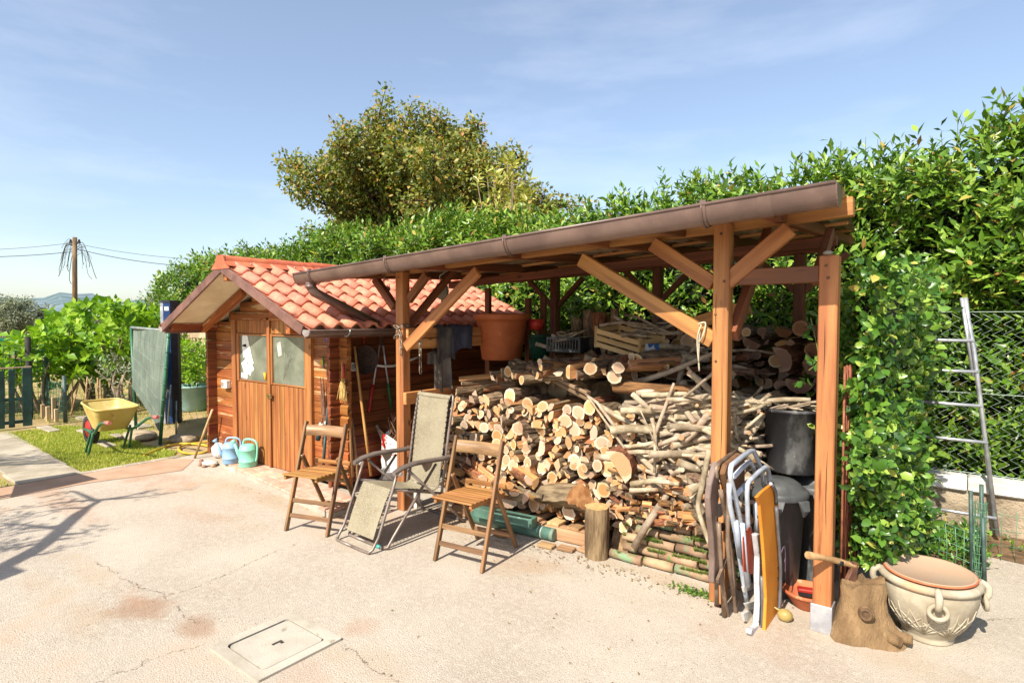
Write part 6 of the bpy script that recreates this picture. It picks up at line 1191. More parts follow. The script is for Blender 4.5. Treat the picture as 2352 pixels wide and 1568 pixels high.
# shears leaning on the front wall
sp_ = onY(742, 955, SY0-.07); t = thing('hedge_shears', 'rusty hedge shears with white and green grips leaning on the shed front', 'shears', sp_); blk = pm('dark_teal_grip', S(40, 74, 76), rough=.5)
for s, top_, bot in ((-1, (733, 870), (730, 1010)), (1, (748, 880), (766, 1000))):
    a_ = onY(*top_, SY0-.05); b_ = onY(*bot, SY0-.08); mb = MB(); mb.prism([sp_+V(s*.006-.02, 0, 0), sp_+V(s*.006+.02, 0, 0), onY(738+s*3, 868, SY0-.06)+V(.006, 0, 0), onY(738+s*3, 866, SY0-.06)], (0, .006, 0)); part('blade', mb, rust, t)
    mb = MB(); mb.tube([sp_, sp_.lerp(b_, .45)], .008, 7); part('shank', mb, rust, t); mb = MB(); mb.tube([sp_.lerp(b_, .3), sp_.lerp(b_, .65)], .022, 8); part('white_grip', mb, white_pl, t); mb = MB(); mb.tube([sp_.lerp(b_, .65), b_], .023, 8); part('grip', mb, blk, t)
mb = MB(); a_ = onY(752, 935, SY0-.09); b_ = onY(742, 1075, SY0-.12); mb.tube([a_, a_.lerp(b_, .45)], .010, 7); mb.tube([a_.lerp(b_, .45), b_], .014, 7); single('pruning_saw', mb, blk, 'dark handled garden tool leaning behind the hedge shears', 'tool', a_)
# goggles, tape measure, knife, socket
gq = onY(758, 778, SY0-.06); t = thing('safety_goggles', 'blue rimmed clear safety goggles hanging high on the shed front', 'goggles', gq); bl = pm('blue_rim', S(60, 100, 180), rough=.4); mb = MB(); pts = [gq+V(.045*math.cos(a)*(1 if math.sin(a) > 0 else .8), -.01, .05*math.sin(a)) for a in [2*math.pi*k/14 for k in range(14)]]; mb.tube(pts, .005, 6, closed=True); part('rim', mb, bl, t); mb = MB(); mb.add([p_+V(0, -.002, 0) for p_ in pts], [tuple(range(14))]); part('lens', mb, pm('clear_lens', S(190, 196, 198), rough=.15), t); mb = MB(); mb.tube(curve([gq+V(-.045, -.01, .02), gq+V(-.09, .0, .05), gq+V(-.075, .0, -.01), gq+V(-.03, -.01, -.045)], 4), .004, 6); part('strap', mb, bl, t)
tq = onY(741, 831, SY0-.06); t = thing('tape_measure', 'small yellow tape reel hanging on the shed front', 'tape', tq); mb = MB(); mb.lathe([(0, -.012), (.028, -.012), (.03, 0), (.028, .012), (0, .012)], 16, tq, Matrix.Rotation(math.pi/2, 3, 'X')); part('case', mb, pm('yellow_plastic', S(214, 168, 40), rough=.5), t); mb = MB(); mb.tube(curve([tq+V(.01, -.01, .05), tq+V(.03, -.012, .02), tq+V(.035, -.012, -.06)], 4), .007, 6); part('strap', mb, grp, t)
kq = onY(752, 862, SY0-.06); mb = MB(); mb.tube([kq+V(0, 0, .05), kq+V(0, 0, -.0)], .009, 7); mb.prism([kq+V(-.01, 0, 0), kq+V(.01, 0, 0), kq+V(.004, 0, -.08)], (0, .004, 0)); single('pocket_knife', mb, rust, 'old pruning knife hanging below the yellow tape reel', 'knife', kq)
sq = onX(808, 842, WX+.02); t = thing('light_switch', 'white switch box on the shed side beside the round pan', 'switch', sq); mb = MB(); mb.box(sq, (.04, .08, .08)); part('case', mb, white_pl, t, bevel=.005); mb = MB(); mb.box(sq+V(.022, 0, 0), (.006, .035, .05)); part('rocker', mb, pm('grey_plastic', S(150, 150, 142), rough=.4), t)
mb = MB(); a_ = onX(862, 838, WX+.03); mb.tube(curve([a_, onX(885, 841, WX+.05), onX(912, 838, WX+.06), onX(960, 820, WX+.1)], 4), .012, 7); single('white_hose', mb, white_pl, 'white pipe running along the shed side behind the loppers', 'pipe', a_)
oq = onX(797, 752, WX+.05); mb = MB(); mb.tube([oq+V(-.05, 0, 0), oq+V(.05, -.02, 0)], [.02, .026], 10); single('hose_nozzle', mb, pm('orange_plastic', S(226, 120, 40), rough=.4), 'orange hose end sticking out under the shed eaves', 'nozzle', oq)
# ================================================================ watering cans, bags, bucket
def can_(label, x, y, z, col, s=1.0, rz=0):
    M = Matrix.Translation((x, y, z)) @ Matrix.Rotation(rz, 4, 'Z') @ Matrix.Scale(s, 4); t = thing('watering_can', label, 'watering can', M=M, group='watering cans by the shed door'); m = pm('can_'+str(int(x*100)), col, tuple(c*.85 for c in col[:3])+(1,), .4, 4, rand=0)
    mb = MB(); mb.lathe([(0, 0), (.082, 0), (.088, .01), (.084, .05), (.09, .055), (.084, .06), (.082, .16), (.088, .165), (.08, .175), (.07, .21), (.045, .222), (0, .222)], 26); part('body', mb, m, t, True)
    mb = MB(); mb.tube([V(-.075, 0, .06), V(-.115, 0, .13), V(-.15, 0, .22)], [.024, .017, .013], 9); mb.lathe([(.013, 0), (.03, .03), (0, .032)], 14, (-.152, 0, .225), Matrix.Rotation(R(-35), 3, 'Y')); part('spout', mb, m, t, True)
    mb = MB(); mb.tube(curve([V(-.055, 0, .215), V(-.03, 0, .265), V(.06, 0, .265), V(.105, 0, .22), V(.10, 0, .1), V(.085, 0, .05)], 4), .010, 8); part('handle', mb, m, t, True); return t
can_('blue plastic watering can standing left of the teal one by the shed door', *G(531, 1062, .057)[:2], .057, S(140, 176, 206), 1.0, R(40)); can_('teal green plastic watering can standing in front of the shed door', *G(570, 1070, .057)[:2], .057, S(132, 206, 178), 1.05, R(25))
bagm = pm('white_sack', S(220, 214, 206), S(186, 178, 168), .8, 8, bump=.6, bscale=20, rand=.03, bdist=.03)
def sack(label, c, s_, seed, mat=bagm, name='sack', cat='bag'):
    q = random.Random(seed); P = []
    for i in range(9):
        a = math.pi*i/8; P.append([V(c[0]+s_[0]*math.sin(a)**.6*math.cos(b_)*q.uniform(.85, 1.1), c[1]+s_[1]*math.sin(a)**.6*math.sin(b_)*q.uniform(.85, 1.1), c[2]+s_[2]*(1+math.cos(a))/2*q.uniform(.9, 1.05)) for b_ in [2*math.pi*j/14 for j in range(14)]])
    mb = MB(); mb.grid(P, True, True); return single(name, mb, mat, label, cat, c)
p = G(496, 1052); sack('crumpled white sack standing at the left foot of the shed', (p.x, p.y+.05, 0), (.13, .09, .17), 3); p = G(482, 1068); sack('flattened white paper bag lying on the concrete left of the watering cans', (p.x, p.y, 0), (.11, .07, .05), 5)
rub = pm('brick_rubble', S(176, 140, 116), S(140, 106, 84), .9, 12, rand=.15)
for i in range(9): p = G(470+random.uniform(-18, 22), 1066+random.uniform(-8, 8)); s_ = random.uniform(.012, .03); mb = MB(); mb.ball((p.x, p.y, s_*.5), s_, 7, 4, (1.3, 1, .7)); single('rubble_piece', mb, rub, 'small brick fragment near the white paper bag', 'rubble', (p.x, p.y, 0), group='brick fragments by the sacks')
# bag of prunings and pale bucket behind the recliner
p = G(893, 1122); bx_, by_ = p.x-.03, p.y+.12; t = thing('pruning_bag', 'white and red plastic bag of twigs beside the left canopy post', 'bag', (bx_, by_, 0)); P = []
for k, (z, r_) in enumerate(((0, .11), (.1, .14), (.25, .15), (.38, .14), (.47, .16))): P.append([V(bx_+r_*math.cos(a)*(1+.12*math.sin(3*a+k)), by_+r_*.8*math.sin(a)*(1+.12*math.sin(4*a+k*2)), z+(.05*math.sin(3*a) if k == 4 else 0)) for a in [2*math.pi*j/18 for j in range(18)]])
mb = MB(); mb.grid(P, True, True); part('bag', mb, pm('printed_bag', S(226, 222, 216), S(196, 44, 38), .5, 5, lo=.40, hi=.43, rand=0), t)
for k in range(34):
    a = random.gauss(-.2, 1.6); q = V(bx_+.06*random.gauss(0, 1), by_+.06*random.gauss(0, 1), .42); e = q+V(.12*math.cos(a)+.04, .1*math.sin(a), random.uniform(.08, .3)); mb = MB(); mb.tube([q, q.lerp(e, .5)+V(.01, 0, .02), e], [.006, .004, .002], 5); part('twig', mb, pm('red_twig', S(150, 112, 84), S(110, 80, 58), .9, rand=.1), t)
mb = MB(); q = V(bx_-.1, by_-.05, .4); mb.tube([q, q+V(-.12, 0, .16)], [.02, .017], 8); part('thick_twig', mb, greybark, t)
bq2 = G(905, 1128); t = thing('grey_bucket', 'pale grey bucket behind the arm of the beige recliner', 'bucket', (bq2.x, bq2.y, 0)); mb = MB(); mb.lathe([(0, 0), (.09, 0), (.115, .2), (.122, .205), (.118, .212), (.105, .2), (.085, .02), (0, .02)], 24, (bq2.x, bq2.y, 0)); part('shell', mb, pm('pale_grey_plastic', S(150, 150, 150), rough=.4), t)
mb = MB(); q = onY(950, 1140, 3.42); mb.box((q.x, q.y, .16), (.12, .05, .32)); single('white_board', mb, white_pl, 'white board standing on edge right of the left canopy post', 'board', (q.x, q.y, 0), bevel=.004)
bsk = G(1153, 1232); t = thing('twine_coil', 'small coil of twine and wire on the concrete under the right chair', 'coil', (bsk.x, bsk.y, 0)); mb = MB()
for k in range(5): mb.tube([V(bsk.x+(.05+.004*k)*math.cos(a), bsk.y+.045*math.sin(a), .012+.007*k+.004*math.sin(3*a+k)) for a in [2*math.pi*j/16 for j in range(16)]], .004, 5, closed=True)
part('loops', mb, pm('twine', S(150, 116, 76), rough=.9), t)
# ================================================================ garden on the left
yel = pm('yellow_paint', S(200, 180, 108), S(184, 156, 80), .55, 4, rand=0, spots=[(S(206, 194, 150), 3, .52, .12), (S(140, 112, 66), 9, .63, .06), (S(110, 76, 48), 16, .70, .03)]); grt = pm('green_tube_paint', S(58, 112, 84), S(42, 88, 66), .4, 6, rand=.03); tyre = pm('tyre_rubber', S(52, 48, 46), rough=.8, rand=0)
wbx, wby = -8.15, 2.64; t = thing('wheelbarrow', 'yellow wheelbarrow with green legs standing on the lawn', 'wheelbarrow', (wbx, wby, 0))
top_ = [V(-8.52, 2.44, .58), V(-8.52, 2.86, .58), V(-7.86, 2.88, .53), V(-7.86, 2.40, .53)]; bot = [V(-8.34, 2.50, .29), V(-8.34, 2.78, .29), V(-8.02, 2.80, .27), V(-8.02, 2.48, .27)]
def ringp(q, k=6, r_=.22):
    out = []
    for i in range(4):
        a_, b_, c_ = q[i-1], q[i], q[(i+1) % 4]
        for j in range(k): u = j/(k-1); p0 = b_.lerp(a_, r_*(1-u)) if u < .5 else b_.lerp(c_, r_*(2*u-1) if False else r_*u); out.append((b_.lerp(a_, r_)*(1-u)**2+b_*2*u*(1-u)+b_.lerp(c_, r_)*u*u))
    return out
tr_, br_ = ringp(top_), ringp(bot); md = [a_.lerp(b_, .5)+V(0, 0, -.01) for a_, b_ in zip(tr_, br_)]; n = len(tr_)
mb = MB(); mb.grid([tr_, md, br_], True, True); mb.add(br_, [tuple(range(n))]); sc_ = V(wbx, wby, .5); inn_ = lambda q, s_: [sc_+(p-sc_)*s_ for p in q]
mb.grid([inn_(tr_, .985), inn_(md, .975), [p+V(0, 0, .008) for p in br_]], True, True); part('tray', mb, yel, t); mb = MB(); mb.tube([p+V(0, 0, .004) for p in tr_], .012, 7, closed=True); part('rim', mb, yel, t)
for s in (-1, 1):
    y = wby-.03+s*.20; mb = MB(); mb.tube(curve([V(-8.85, wby+s*.06, .19), V(-8.4, wby+s*.16, .25), V(-7.95, y, .27), V(-7.62, y+s*.04, .42), V(-7.38, y+s*.04, .46)], 4), .016, 8); part('frame_tube', mb, grt, t)
    mb = MB(); mb.tube([V(-7.46, y+s*.04, .455), V(-7.33, y+s*.04, .465)], .021, 9); part('grip', mb, pm('pink_grip', S(206, 120, 110), rough=.6), t)
    mb = MB(); mb.tube(curve([V(-8.02, y, .30), V(-8.18, y-s*.0, .10), V(-8.24, y, .0), V(-8.12, y+s*.01, .0), V(-7.98, y, .26)], 3), .014, 7); part('leg', mb, grt, t)
mb = MB(); Mx = Matrix.Rotation(math.pi/2, 3, 'X'); mb.lathe([(.12, -.04), (.165, -.045), (.185, -.02), (.19, 0), (.185, .02), (.165, .045), (.12, .04)], 28, (-8.80, wby, .19), Mx); wh = part('wheel', mb, tyre, t); mb = MB(); mb.lathe([(0, -.03), (.12, -.035), (.125, 0), (.12, .035), (0, .03)], 24, (-8.80, wby, .19), Mx); part('hub', mb, pm('red_plastic', S(190, 60, 40), rough=.5), wh)
# shade cloth screen
t = thing('shade_screen', 'grey green shade cloth stretched on a green tube frame behind the wheelbarrow', 'screen', (-8.6, 3.25, 0)); A0, A1 = V(-8.08, 3.16, 0), V(-7.77, 3.17, 1.44); B0, B1 = V(-9.5, 3.40, 0), V(-9.72, 3.45, 1.46)
for a_, b_ in ((A0, A1), (B0, B1)): mb = MB(); mb.tube([a_, b_], .022, 9); part('upright', mb, grt, t)
mb = MB(); mb.tube([A1, B1], .02, 9); part('top_rail', mb, pm('grey_rail', S(150, 156, 148), rough=.5), t); clo, nt, b = _nodes('shade_cloth'); vc = _coords(nt, (1, 1, 1), False); nt.links.new(_mix(nt, _ramp(nt, _noise(nt, vc, 3, 5), .35, .7), S(88, 100, 88), S(114, 124, 110)), b.inputs['Base Color']); b.inputs['Roughness'].default_value = .9; MATS['shade_cloth'] = clo
P = []; 
for i in range(13):
    u = i/12; row = []
    for k in range(13):
        v_ = k/12; lo = A0.lerp(B0, u); hi = A1.lerp(B1, u); zb0 = .16+.55*max(0, u-.15)**1.1; q = hi.lerp(lo, v_*(1-zb0/1.45)); q = q+V(.0, -.03*math.sin(math.pi*v_)*math.sin(math.pi*u)-.02*math.sin(5*u+3*v_), 0); row.append(q)
    P.append(row)
mb = MB(); mb.grid(P); cl_ = part('cloth', mb, clo, t); gl = pm('grid_thread', S(160, 168, 156), rough=.8, rand=0)
mb = MB()
for i in range(1, 12, 2): mb.tube([p+V(0, -.006, 0) for p in P[i]], .0018, 4, False)
for k in range(0, 13, 2): mb.tube([P[i][k]+V(0, -.006, 0) for i in range(13)], .0018, 4, False)
part('reinforcing_threads', mb, gl, cl_, kind='stuff')
for v_ in (.05, .18, .32, .46, .6, .74): mb = MB(); q = A1.lerp(A0, v_); mb.tube([q+V(0, 0, .008), q+V(0, 0, -.008)], .025, 8); part('clip', mb, grt, t)
# solar shower
t = thing('solar_shower', 'tall octagonal solar shower column with blue face and grey side behind the screen', 'shower', (-9.65, 3.96, 0)); c0 = V(-9.65, 3.96, 0); oct_ = [c0+V(.13*math.cos(R(22.5+45*k)), .13*math.sin(R(22.5+45*k)), 0) for k in range(8)]
gsh = pm('shower_grey', S(150, 152, 160), rough=.35, rand=0); bsh = pm('shower_blue', S(34, 70, 120), S(24, 50, 92), .3, 3, rand=0); ksh = pm('shower_black', S(48, 50, 58), rough=.35, rand=0); mb = MB()
for k in range(8): mb.mi = (2, 2, 0, 2, 0, 0, 1, 2)[k]; mb.add([oct_[k], oct_[(k+1) % 8], oct_[(k+1) % 8]+V(0, 0, 1.84), oct_[k]+V(0, 0, 1.84)], [(0, 1, 2, 3)])
part('column', mb, [gsh, bsh, ksh], t); mb = MB(); mb.prism([c0+(p-c0)*1.06+V(0, 0, 1.83) for p in oct_], (0, 0, .035)); part('cap', mb, ksh, t)
for k, z in ((5, .52), (6, .5), (6, 1.08)): m_ = (oct_[k]+oct_[(k+1) % 8])/2; ou = (m_-c0).normalized(); mb = MB(); mb.tube([m_+ou*.0+V(0, 0, z), m_+ou*.05+V(0, 0, z)], .03, 8); mb.tube([m_+ou*.04+V(0, 0, z), m_+ou*.07+V(0, 0, z-.1)], .012, 6); part('tap', mb, chrome if z < 1 else white_pl, t)
for k, (dz, w_) in enumerate(((1.74, .03), (1.74, .03), (1.2, .05))): m_ = (oct_[5+k % 2]+oct_[(6+k % 2) % 8])/2; ou = (m_-c0).normalized(); tn = V(-ou.y, ou.x, 0); mb = MB(); q = m_+ou*.003+V(0, 0, dz); mb.add([q-tn*w_-V(0, 0, w_), q+tn*w_-V(0, 0, w_), q+tn*w_+V(0, 0, w_), q-tn*w_+V(0, 0, w_)], [(0, 1, 2, 3)]); part('sticker', mb, paper_m if k != 2 else pm('red_sticker', S(210, 110, 100), rough=.5), t)
# planter with shrub, block wall
pc_ = V(-10.72, 4.75, 0); t = thing('teal_planter', 'round pale teal planter holding a young evergreen shrub behind the shed corner', 'planter', pc_); mb = MB(); mb.lathe([(0, 0), (.24, 0), (.25, .01), (.31, .40), (.325, .405), (.325, .43), (.29, .43), (.28, .36), (0, .35)], 30, pc_); part('pot', mb, pm('pale_teal', S(150, 184, 178), S(126, 162, 156), .5, 3, rand=0), t)
mb = MB(); 
for k in range(5): a = k*1.26; mb.tube([pc_+V(.05*math.cos(a), .05*math.sin(a), .35), pc_+V(.2*math.cos(a), .2*math.sin(a), 1.0)], [.012, .005], 6)
part('stems', mb, bark_tree, t); n = 240; a = rng.random(n)*6.28; rr_ = .30*rng.random(n)**.5; bp_ = np.c_[pc_.x+rr_*np.cos(a), pc_.y+rr_*np.sin(a), rng.uniform(.45, 1.15, n)]; foliage(t, shoots(bp_, np.c_[np.cos(a), np.sin(a), rng.uniform(.2, 1.2, n)], np.full(n, .1), 8, .085, .03), limeleaf, 'leaves')
mb = MB(); mb.lathe([(0, 0), (.18, 0), (.22, .25), (.23, .25), (.21, .26), (0, .24)], 20, (-10.1, 4.9, 0)); single('black_bucket', mb, ksh, 'black bucket beside the pale teal planter', 'bucket', (-10.1, 4.9, 0))
bw = thing('block_wall', 'tan concrete block wall behind the planter and the garden bush', 'wall', (-12.5, 5.6, 0)); blm = pm('tan_block', S(196, 174, 142), S(166, 144, 112), .95, 9, bump=.6, bscale=50, rand=.12); me = mesh_of(MB().box((0, 0, 0), (.392, .14, .188)), 'block', blm, .006)
for r_ in range(7):
    for c_ in range(12): pinst('block', me, bw, Matrix.Translation((-15.2+c_*.4+(.2 if r_ % 2 else 0), 5.6+random.gauss(0, .004), .096+r_*.198)))
mb = MB(); mb.box((-12.9, 5.62, .66), (4.9, .10, 1.32)); part('mortar', mb, pm('mortar', S(150, 134, 110), rough=.95, rand=0), bw)
rk = thing('tool_rack', 'green folded parasol frame leaning on the block wall', 'frame', (-11.4, 5.45, 0))
for k in range(5): mb = MB(); q = V(-11.75+.07*k, 5.42, .55+.1*k); mb.tube([q, q+V(.25, .03, .75-.08*k)], .02, 6); part('rib', mb, pm('bottle_green', S(36, 80, 60), rough=.5), rk)
# lemon bush
def bush(name, label, c, rad, z0, z1, n, mat, L, W, stems=9, k=8, seed=3, cat='bush'):
    q = np.random.default_rng(seed); t = thing(name, label, cat, c); mb = MB(); tips = []
    for i in range(stems):
        a = q.random()*6.28; r_ = q.uniform(.3, 1); e = V(c[0]+rad[0]*r_*math.cos(a), c[1]+rad[1]*r_*math.sin(a), q.uniform(z0+.5*(z1-z0), z1-.1)); b_ = V(c[0]+.35*rad[0]*r_*math.cos(a), c[1]+.35*rad[1]*r_*math.sin(a), 0); mb.tube(curve([b_, b_.lerp(e, .4)+V(q.normal(0, .08), q.normal(0, .08), .1), e], 3), [.035, .03, .026, .022, .018, .013, .008], 6); tips.append(e)
    part('stems', mb, pm('grey_stem', S(150, 134, 112), S(110, 94, 76), .9, rand=0), t)
    a = q.random(n)*6.28; zz = q.random(n); env = np.sin(np.pi*np.clip(.12+.80*zz, 0, 1))**.7; lob = 1+.25*np.sin(3*a+4*zz)+.15*np.sin(7*a-5*zz); rr_ = q.random(n)**.35*env*lob
    bp_ = np.c_[c[0]+rad[0]*rr_*np.cos(a), c[1]+rad[1]*rr_*np.sin(a), z0+(z1-z0)*zz]; dr_ = np.c_[np.cos(a)*.8, np.sin(a)*.8, q.uniform(-.1, 1.1, n)]+q.normal(0, .35, (n, 3)); foliage(t, shoots(bp_, dr_, q.uniform(.1, .25, n), k, L, W), mat, 'leaves'); return t
bush('lime_bush', 'large sprawling bush with bright lime green leaves behind the wheelbarrow', (-12.6, 4.0, 0), (1.0, .95), .5, 1.80, 330, limeleaf, .17, .10)
bush('lime_bush', 'low bright lime green bush left of the large one, above the garden stakes', (-12.5, 3.05, 0), (.7, .65), .5, 1.25, 130, limeleaf, .16, .09, seed=12)
bush('lime_bush', 'smaller bright green bush left of the shade screen, behind the large lime bush', (-13.3, 5.0, 0), (1.0, .7), .3, 1.8, 260, limeleaf, .13, .07, seed=8); bush('sage_bush', 'low grey green shrub behind the shade screen', (-11.2, 3.9, 0), (.6, .45), .15, .95, 160, olive, .07, .02, 6, seed=4)
for i, (x, y) in enumerate(((-11.6, 3.2), (-11.75, 3.45), (-11.5, 3.0), (-11.3, 3.3), (-11.9, 3.3), (-11.45, 3.55), (-11.1, 3.5))): mb = MB(); e = V(x-.35+.1*i, y+.25-.06*i, .62); mb.tube([V(x, y, 0), e], .012, 6); single('garden_cane', mb, pm('cane', S(186, 150, 108), S(140, 104, 72), .7, rand=.15), 'thin cane leaning under the large lime bush', 'cane', (x, y, 0), group='canes under the lime bush')
# gate, posts, mesh, coop
gt = thing('picket_gate', 'dark green picket gate at the far left edge', 'gate', (-10.9, 2.1, 0)); gpm = pm('dark_green_paint', S(52, 84, 78), S(38, 62, 58), .6, 5, rand=.08)
for k, y in enumerate((2.48, 2.30, 2.165, 2.01, 1.86)): beam('picket', (-10.9, y, .02), (-10.9+.01*k, y+.012, .87-.012*k), .11 if k % 2 == 0 else .07, .02, gpm, gt, up=(1, 0, 0))
for z in (.09, .42): beam('rail', (-10.93, 1.8, z), (-10.93, 2.52, z), .03, .05, gpm, gt)
beam('top_rail', (-10.92, 1.8, .875), (-10.92, 2.55, .882), .03, .02, pm('pale_lath', S(180, 156, 124), rough=.8), gt)
dkp = pm('dark_post', S(50, 46, 42), S(34, 32, 30), .8, rand=.1)
for k, (x, y, h_, lb) in enumerate(((-10.94, 2.95, .72, 'short dark green fence post standing beyond the lawn'), (-12.2, 3.05, .95, 'dark green fence post under the left edge of the lime bush'), (-11.8, 2.72, 1.3, 'tall black timber post right of the picket gate'), (-12.8, 2.0, 1.5, 'black timber post of the coop behind the picket gate'))): mb = MB(); mb.tube([V(x, y, 0), V(x, y, h_)], .04 if h_ > 1 else .03, 8); single('fence_post', mb, dkp if h_ > 1 else pol, lb, 'post', (x, y, 0))
for k, (x, y, h_, lb) in enumerate(((-11.5, 2.95, .34, 'pale wooden stake, tallest of the short stakes near the gate'), (-11.1, 2.88, .2, 'short pale stake beside the dark green fence post'), (-11.2, 2.80, .24, 'short pale stake right of the tallest pale stake'), (-11.7, 2.86, .22, 'stubby pale stake left of the tallest pale stake'))): me, M = beam('wooden_stake', (x, y, 0), (x, y, h_), .05, .05, wood('pale_stake', S(206, 184, 148), S(170, 146, 110), .8, .05), None, up=(0, 1, 0)); inst('wooden_stake', me, M, lb, 'stake')
nf = thing('garden_mesh_fence', 'green wire mesh fence round the coop behind the picket gate', 'fence', (-11.9, 2.6, 0)); mb = MB()
for i in range(26): y = 1.2+i*.07; mb.tube([V(-12.0, y, .02), V(-12.0, y, 1.15)], .004, 4, False)
for k in range(14): mb.tube([V(-12.0, 1.2, .05+.085*k), V(-12.0, 3.0, .05+.085*k)], .004, 4, False)
for i in range(14): mb.tube([V(-12.0+.08*i, 3.0, .02), V(-12.0+.08*i, 3.0, .6)], .004, 4, False)
for k in range(7): mb.tube([V(-12.0, 3.0, .05+.085*k), V(-10.94, 2.97, .05+.085*k)], .004, 4, False)
part('mesh', mb, pm('green_mesh', S(60, 110, 92), rough=.6, rand=0), nf, kind='stuff')
cp = thing('chicken_coop', 'low green roofed coop behind the picket gate', 'coop', (-13.6, 1.9, 0)); mb = MB(); mb.box((-13.6, 1.9, 1.2), (1.8, 1.7, .05), Matrix.Rotation(-.05, 3, 'Y')); part('roof', mb, pm('turquoise_sheet', S(70, 178, 150), rough=.5), cp)
for x in (-14.3, -12.9):
    for y in (1.2, 2.6): mb = MB(); mb.tube([V(x, y, 0), V(x, y, 1.2)], .04, 7); part('post', mb, dkp, cp)
mb = MB(); mb.box((-14.3, 1.9, .6), (.02, 1.4, 1.1)); part('back_net', mb, pm('green_netting', S(44, 84, 78), S(30, 60, 58), .9, rand=0), cp); mb = MB(); mb.box((-13.5, 2.0, .42), (.5, .9, .04)); mb.box((-13.5, 1.6, .21), (.4, .04, .4)); mb.box((-13.5, 2.4, .21), (.4, .04, .4)); part('bench', mb, dkp, cp)
# yellow hose
hm = pm('yellow_hose_rubber', S(206, 172, 56), S(180, 146, 40), .5, rand=0); p = [G(x, y, .012) for x, y in ((330, 1046), (352, 1036), (390, 1022), (425, 1018), (470, 1022), (486, 1030), (465, 1040), (425, 1040), (410, 1030), (430, 1020), (490, 1012), (485, 1000), (440, 1006), (400, 1012), (372, 1016))]
mb = MB(); mb.tube(curve(p, 4), .014, 7); single('garden_hose', mb, hm, 'yellow garden hose looped on the ground left of the shed', 'hose', p[0])
for k, (x, y, h_, lb) in enumerate(((385, 975, .6, 'thin grey rod stuck upright beside the shower'), (405, 1010, .5, 'thin metal spade shaft leaning behind the right screen leg'))): q = G(x, y); mb = MB(); mb.tube([q, q+V(-.1 if k else .02, .05, h_)], .012, 6); single('garden_rod', mb, chrome, lb, 'rod', q)
stn = pm('field_stone', S(176, 158, 130), S(136, 118, 94), .9, 8, rand=.1)
for k, (x, y, s_, lb) in enumerate(((320, 1005, .2, 'flat stone slab on the ground behind the wheelbarrow legs'), (420, 1012, .16, 'rounded stone beside the yellow hose'))): q = G(x, y); mb = MB(); mb.ball(q+V(0, 0, .03), s_, 10, 6, (1.6, 1, .35)); single('field_stone', mb, stn, lb, 'stone', q)
# olive tree, far trees, utility pole, wires
tree('olive_tree', 'silvery olive tree at the far left beyond the coop', cpos(40, 24), .7, 11, 1.7, 2.45, 9000, .14, .04, olive, .4, 5, sub=9, tr=.14); tree('olive_tree', 'second silvery olive tree half hidden behind the lime bush', cpos(235, 26), .7, 9, 1.5, 2.1, 6000, .14, .04, olive, .4, 6, sub=8, tr=.14); tree('olive_tree', 'silvery olive tree cut by the left border of the picture', cpos(-60, 22), .7, 9, 1.5, 2.4, 6000, .14, .04, olive, .4, 9, sub=8, tr=.14)
up_ = cpos(171, 40); t = thing('utility_pole', 'leaning wooden utility pole with dangling creepers at left', 'utility pole', up_); tp = up_+V(.25, .1, 7.0); mb = MB(); mb.tube([up_, up_.lerp(tp, .5), tp], [.17, .15, .13], 10); part('pole', mb, pm('creosote_pole', S(132, 108, 76), S(84, 66, 46), .9, 3, (1, 1, .2), .4, rand=0, spots=[(S(176, 140, 50), 1.2, .58, .08)]), t)
mb = MB(); mb.box(tp+V(0, 0, -.35), (.7, .12, .12), Matrix.Rotation(YAW, 3, 'Z')); part('crossarm', mb, dkp, t)
for s in (-.28, .28): mb = MB(); mb.lathe([(0, 0), (.06, 0), (.07, .08), (.04, .16), (0, .18)], 10, tp+_rt*s+V(0, 0, -.3)); part('insulator', mb, dkp, t)
mb = MB()
for k in range(26):
    q = tp+V(0, 0, -random.uniform(.4, 1.3)); s = random.choice((-1, 1)); L = random.uniform(.4, 1.5); e = q+_rt*s*L*random.uniform(.6, 1.0)+V(0, 0, -random.uniform(.2, 1.9)); mb.tube(curve([q, q+_rt*s*L*.45+V(0, 0, random.uniform(.0, .35)), q.lerp(e, .75)+_rt*s*random.uniform(0, .3), e], 4), random.choice((.010, .014, .022)), 4, False)
part('creepers', mb, pm('dry_creeper', S(70, 74, 58), rough=.9, rand=0), t, kind='stuff')
wirem = pm('cable_black', S(54, 62, 84), rough=.6, rand=0)
for k, (a_, e_, sag, lb) in enumerate(((tp+V(0, 0, -.35), cpos(-420, 36, 6.1), .5, 'upper overhead cable running left from the utility pole'), (tp+V(0, 0, -.95), cpos(-420, 36, 5.9), .5, 'lower overhead cable running left from the utility pole'), (tp+V(0, 0, -.4), cpos(640, 34, 4.9), .4, 'upper overhead cable running right from the utility pole to the hedge'), (tp+V(0, 0, -.75), cpos(640, 34, 4.55), .5, 'lower overhead cable running right from the utility pole to the hedge'))):
    mb = MB(); mb.tube([a_.lerp(e_, u)+V(0, 0, -4*sag*u*(1-u)) for u in [j/16 for j in range(17)]], .022 if k % 2 else .014, 5, False); single('overhead_cable', mb, wirem, lb, 'cable', a_)
fm = leafmat('far_leaf', [(0, S(70, 96, 50)), (1, S(112, 132, 70))], .7, .1)
for k, (px, d_, h_, s_) in enumerate(((310, 45, 1.9, 1.8), (130, 60, 1.6, 2.0), (-30, 50, 1.6, 2.0), (215, 75, 1.9, 2.6))): tree('far_tree', f'{("round", "broad", "low", "hazy")[k]} green tree far behind the garden bush', cpos(px, d_), .6, 8, s_, h_, 3500, .3, .2, fm, .6, 20+k, sub=7, group='far garden trees')
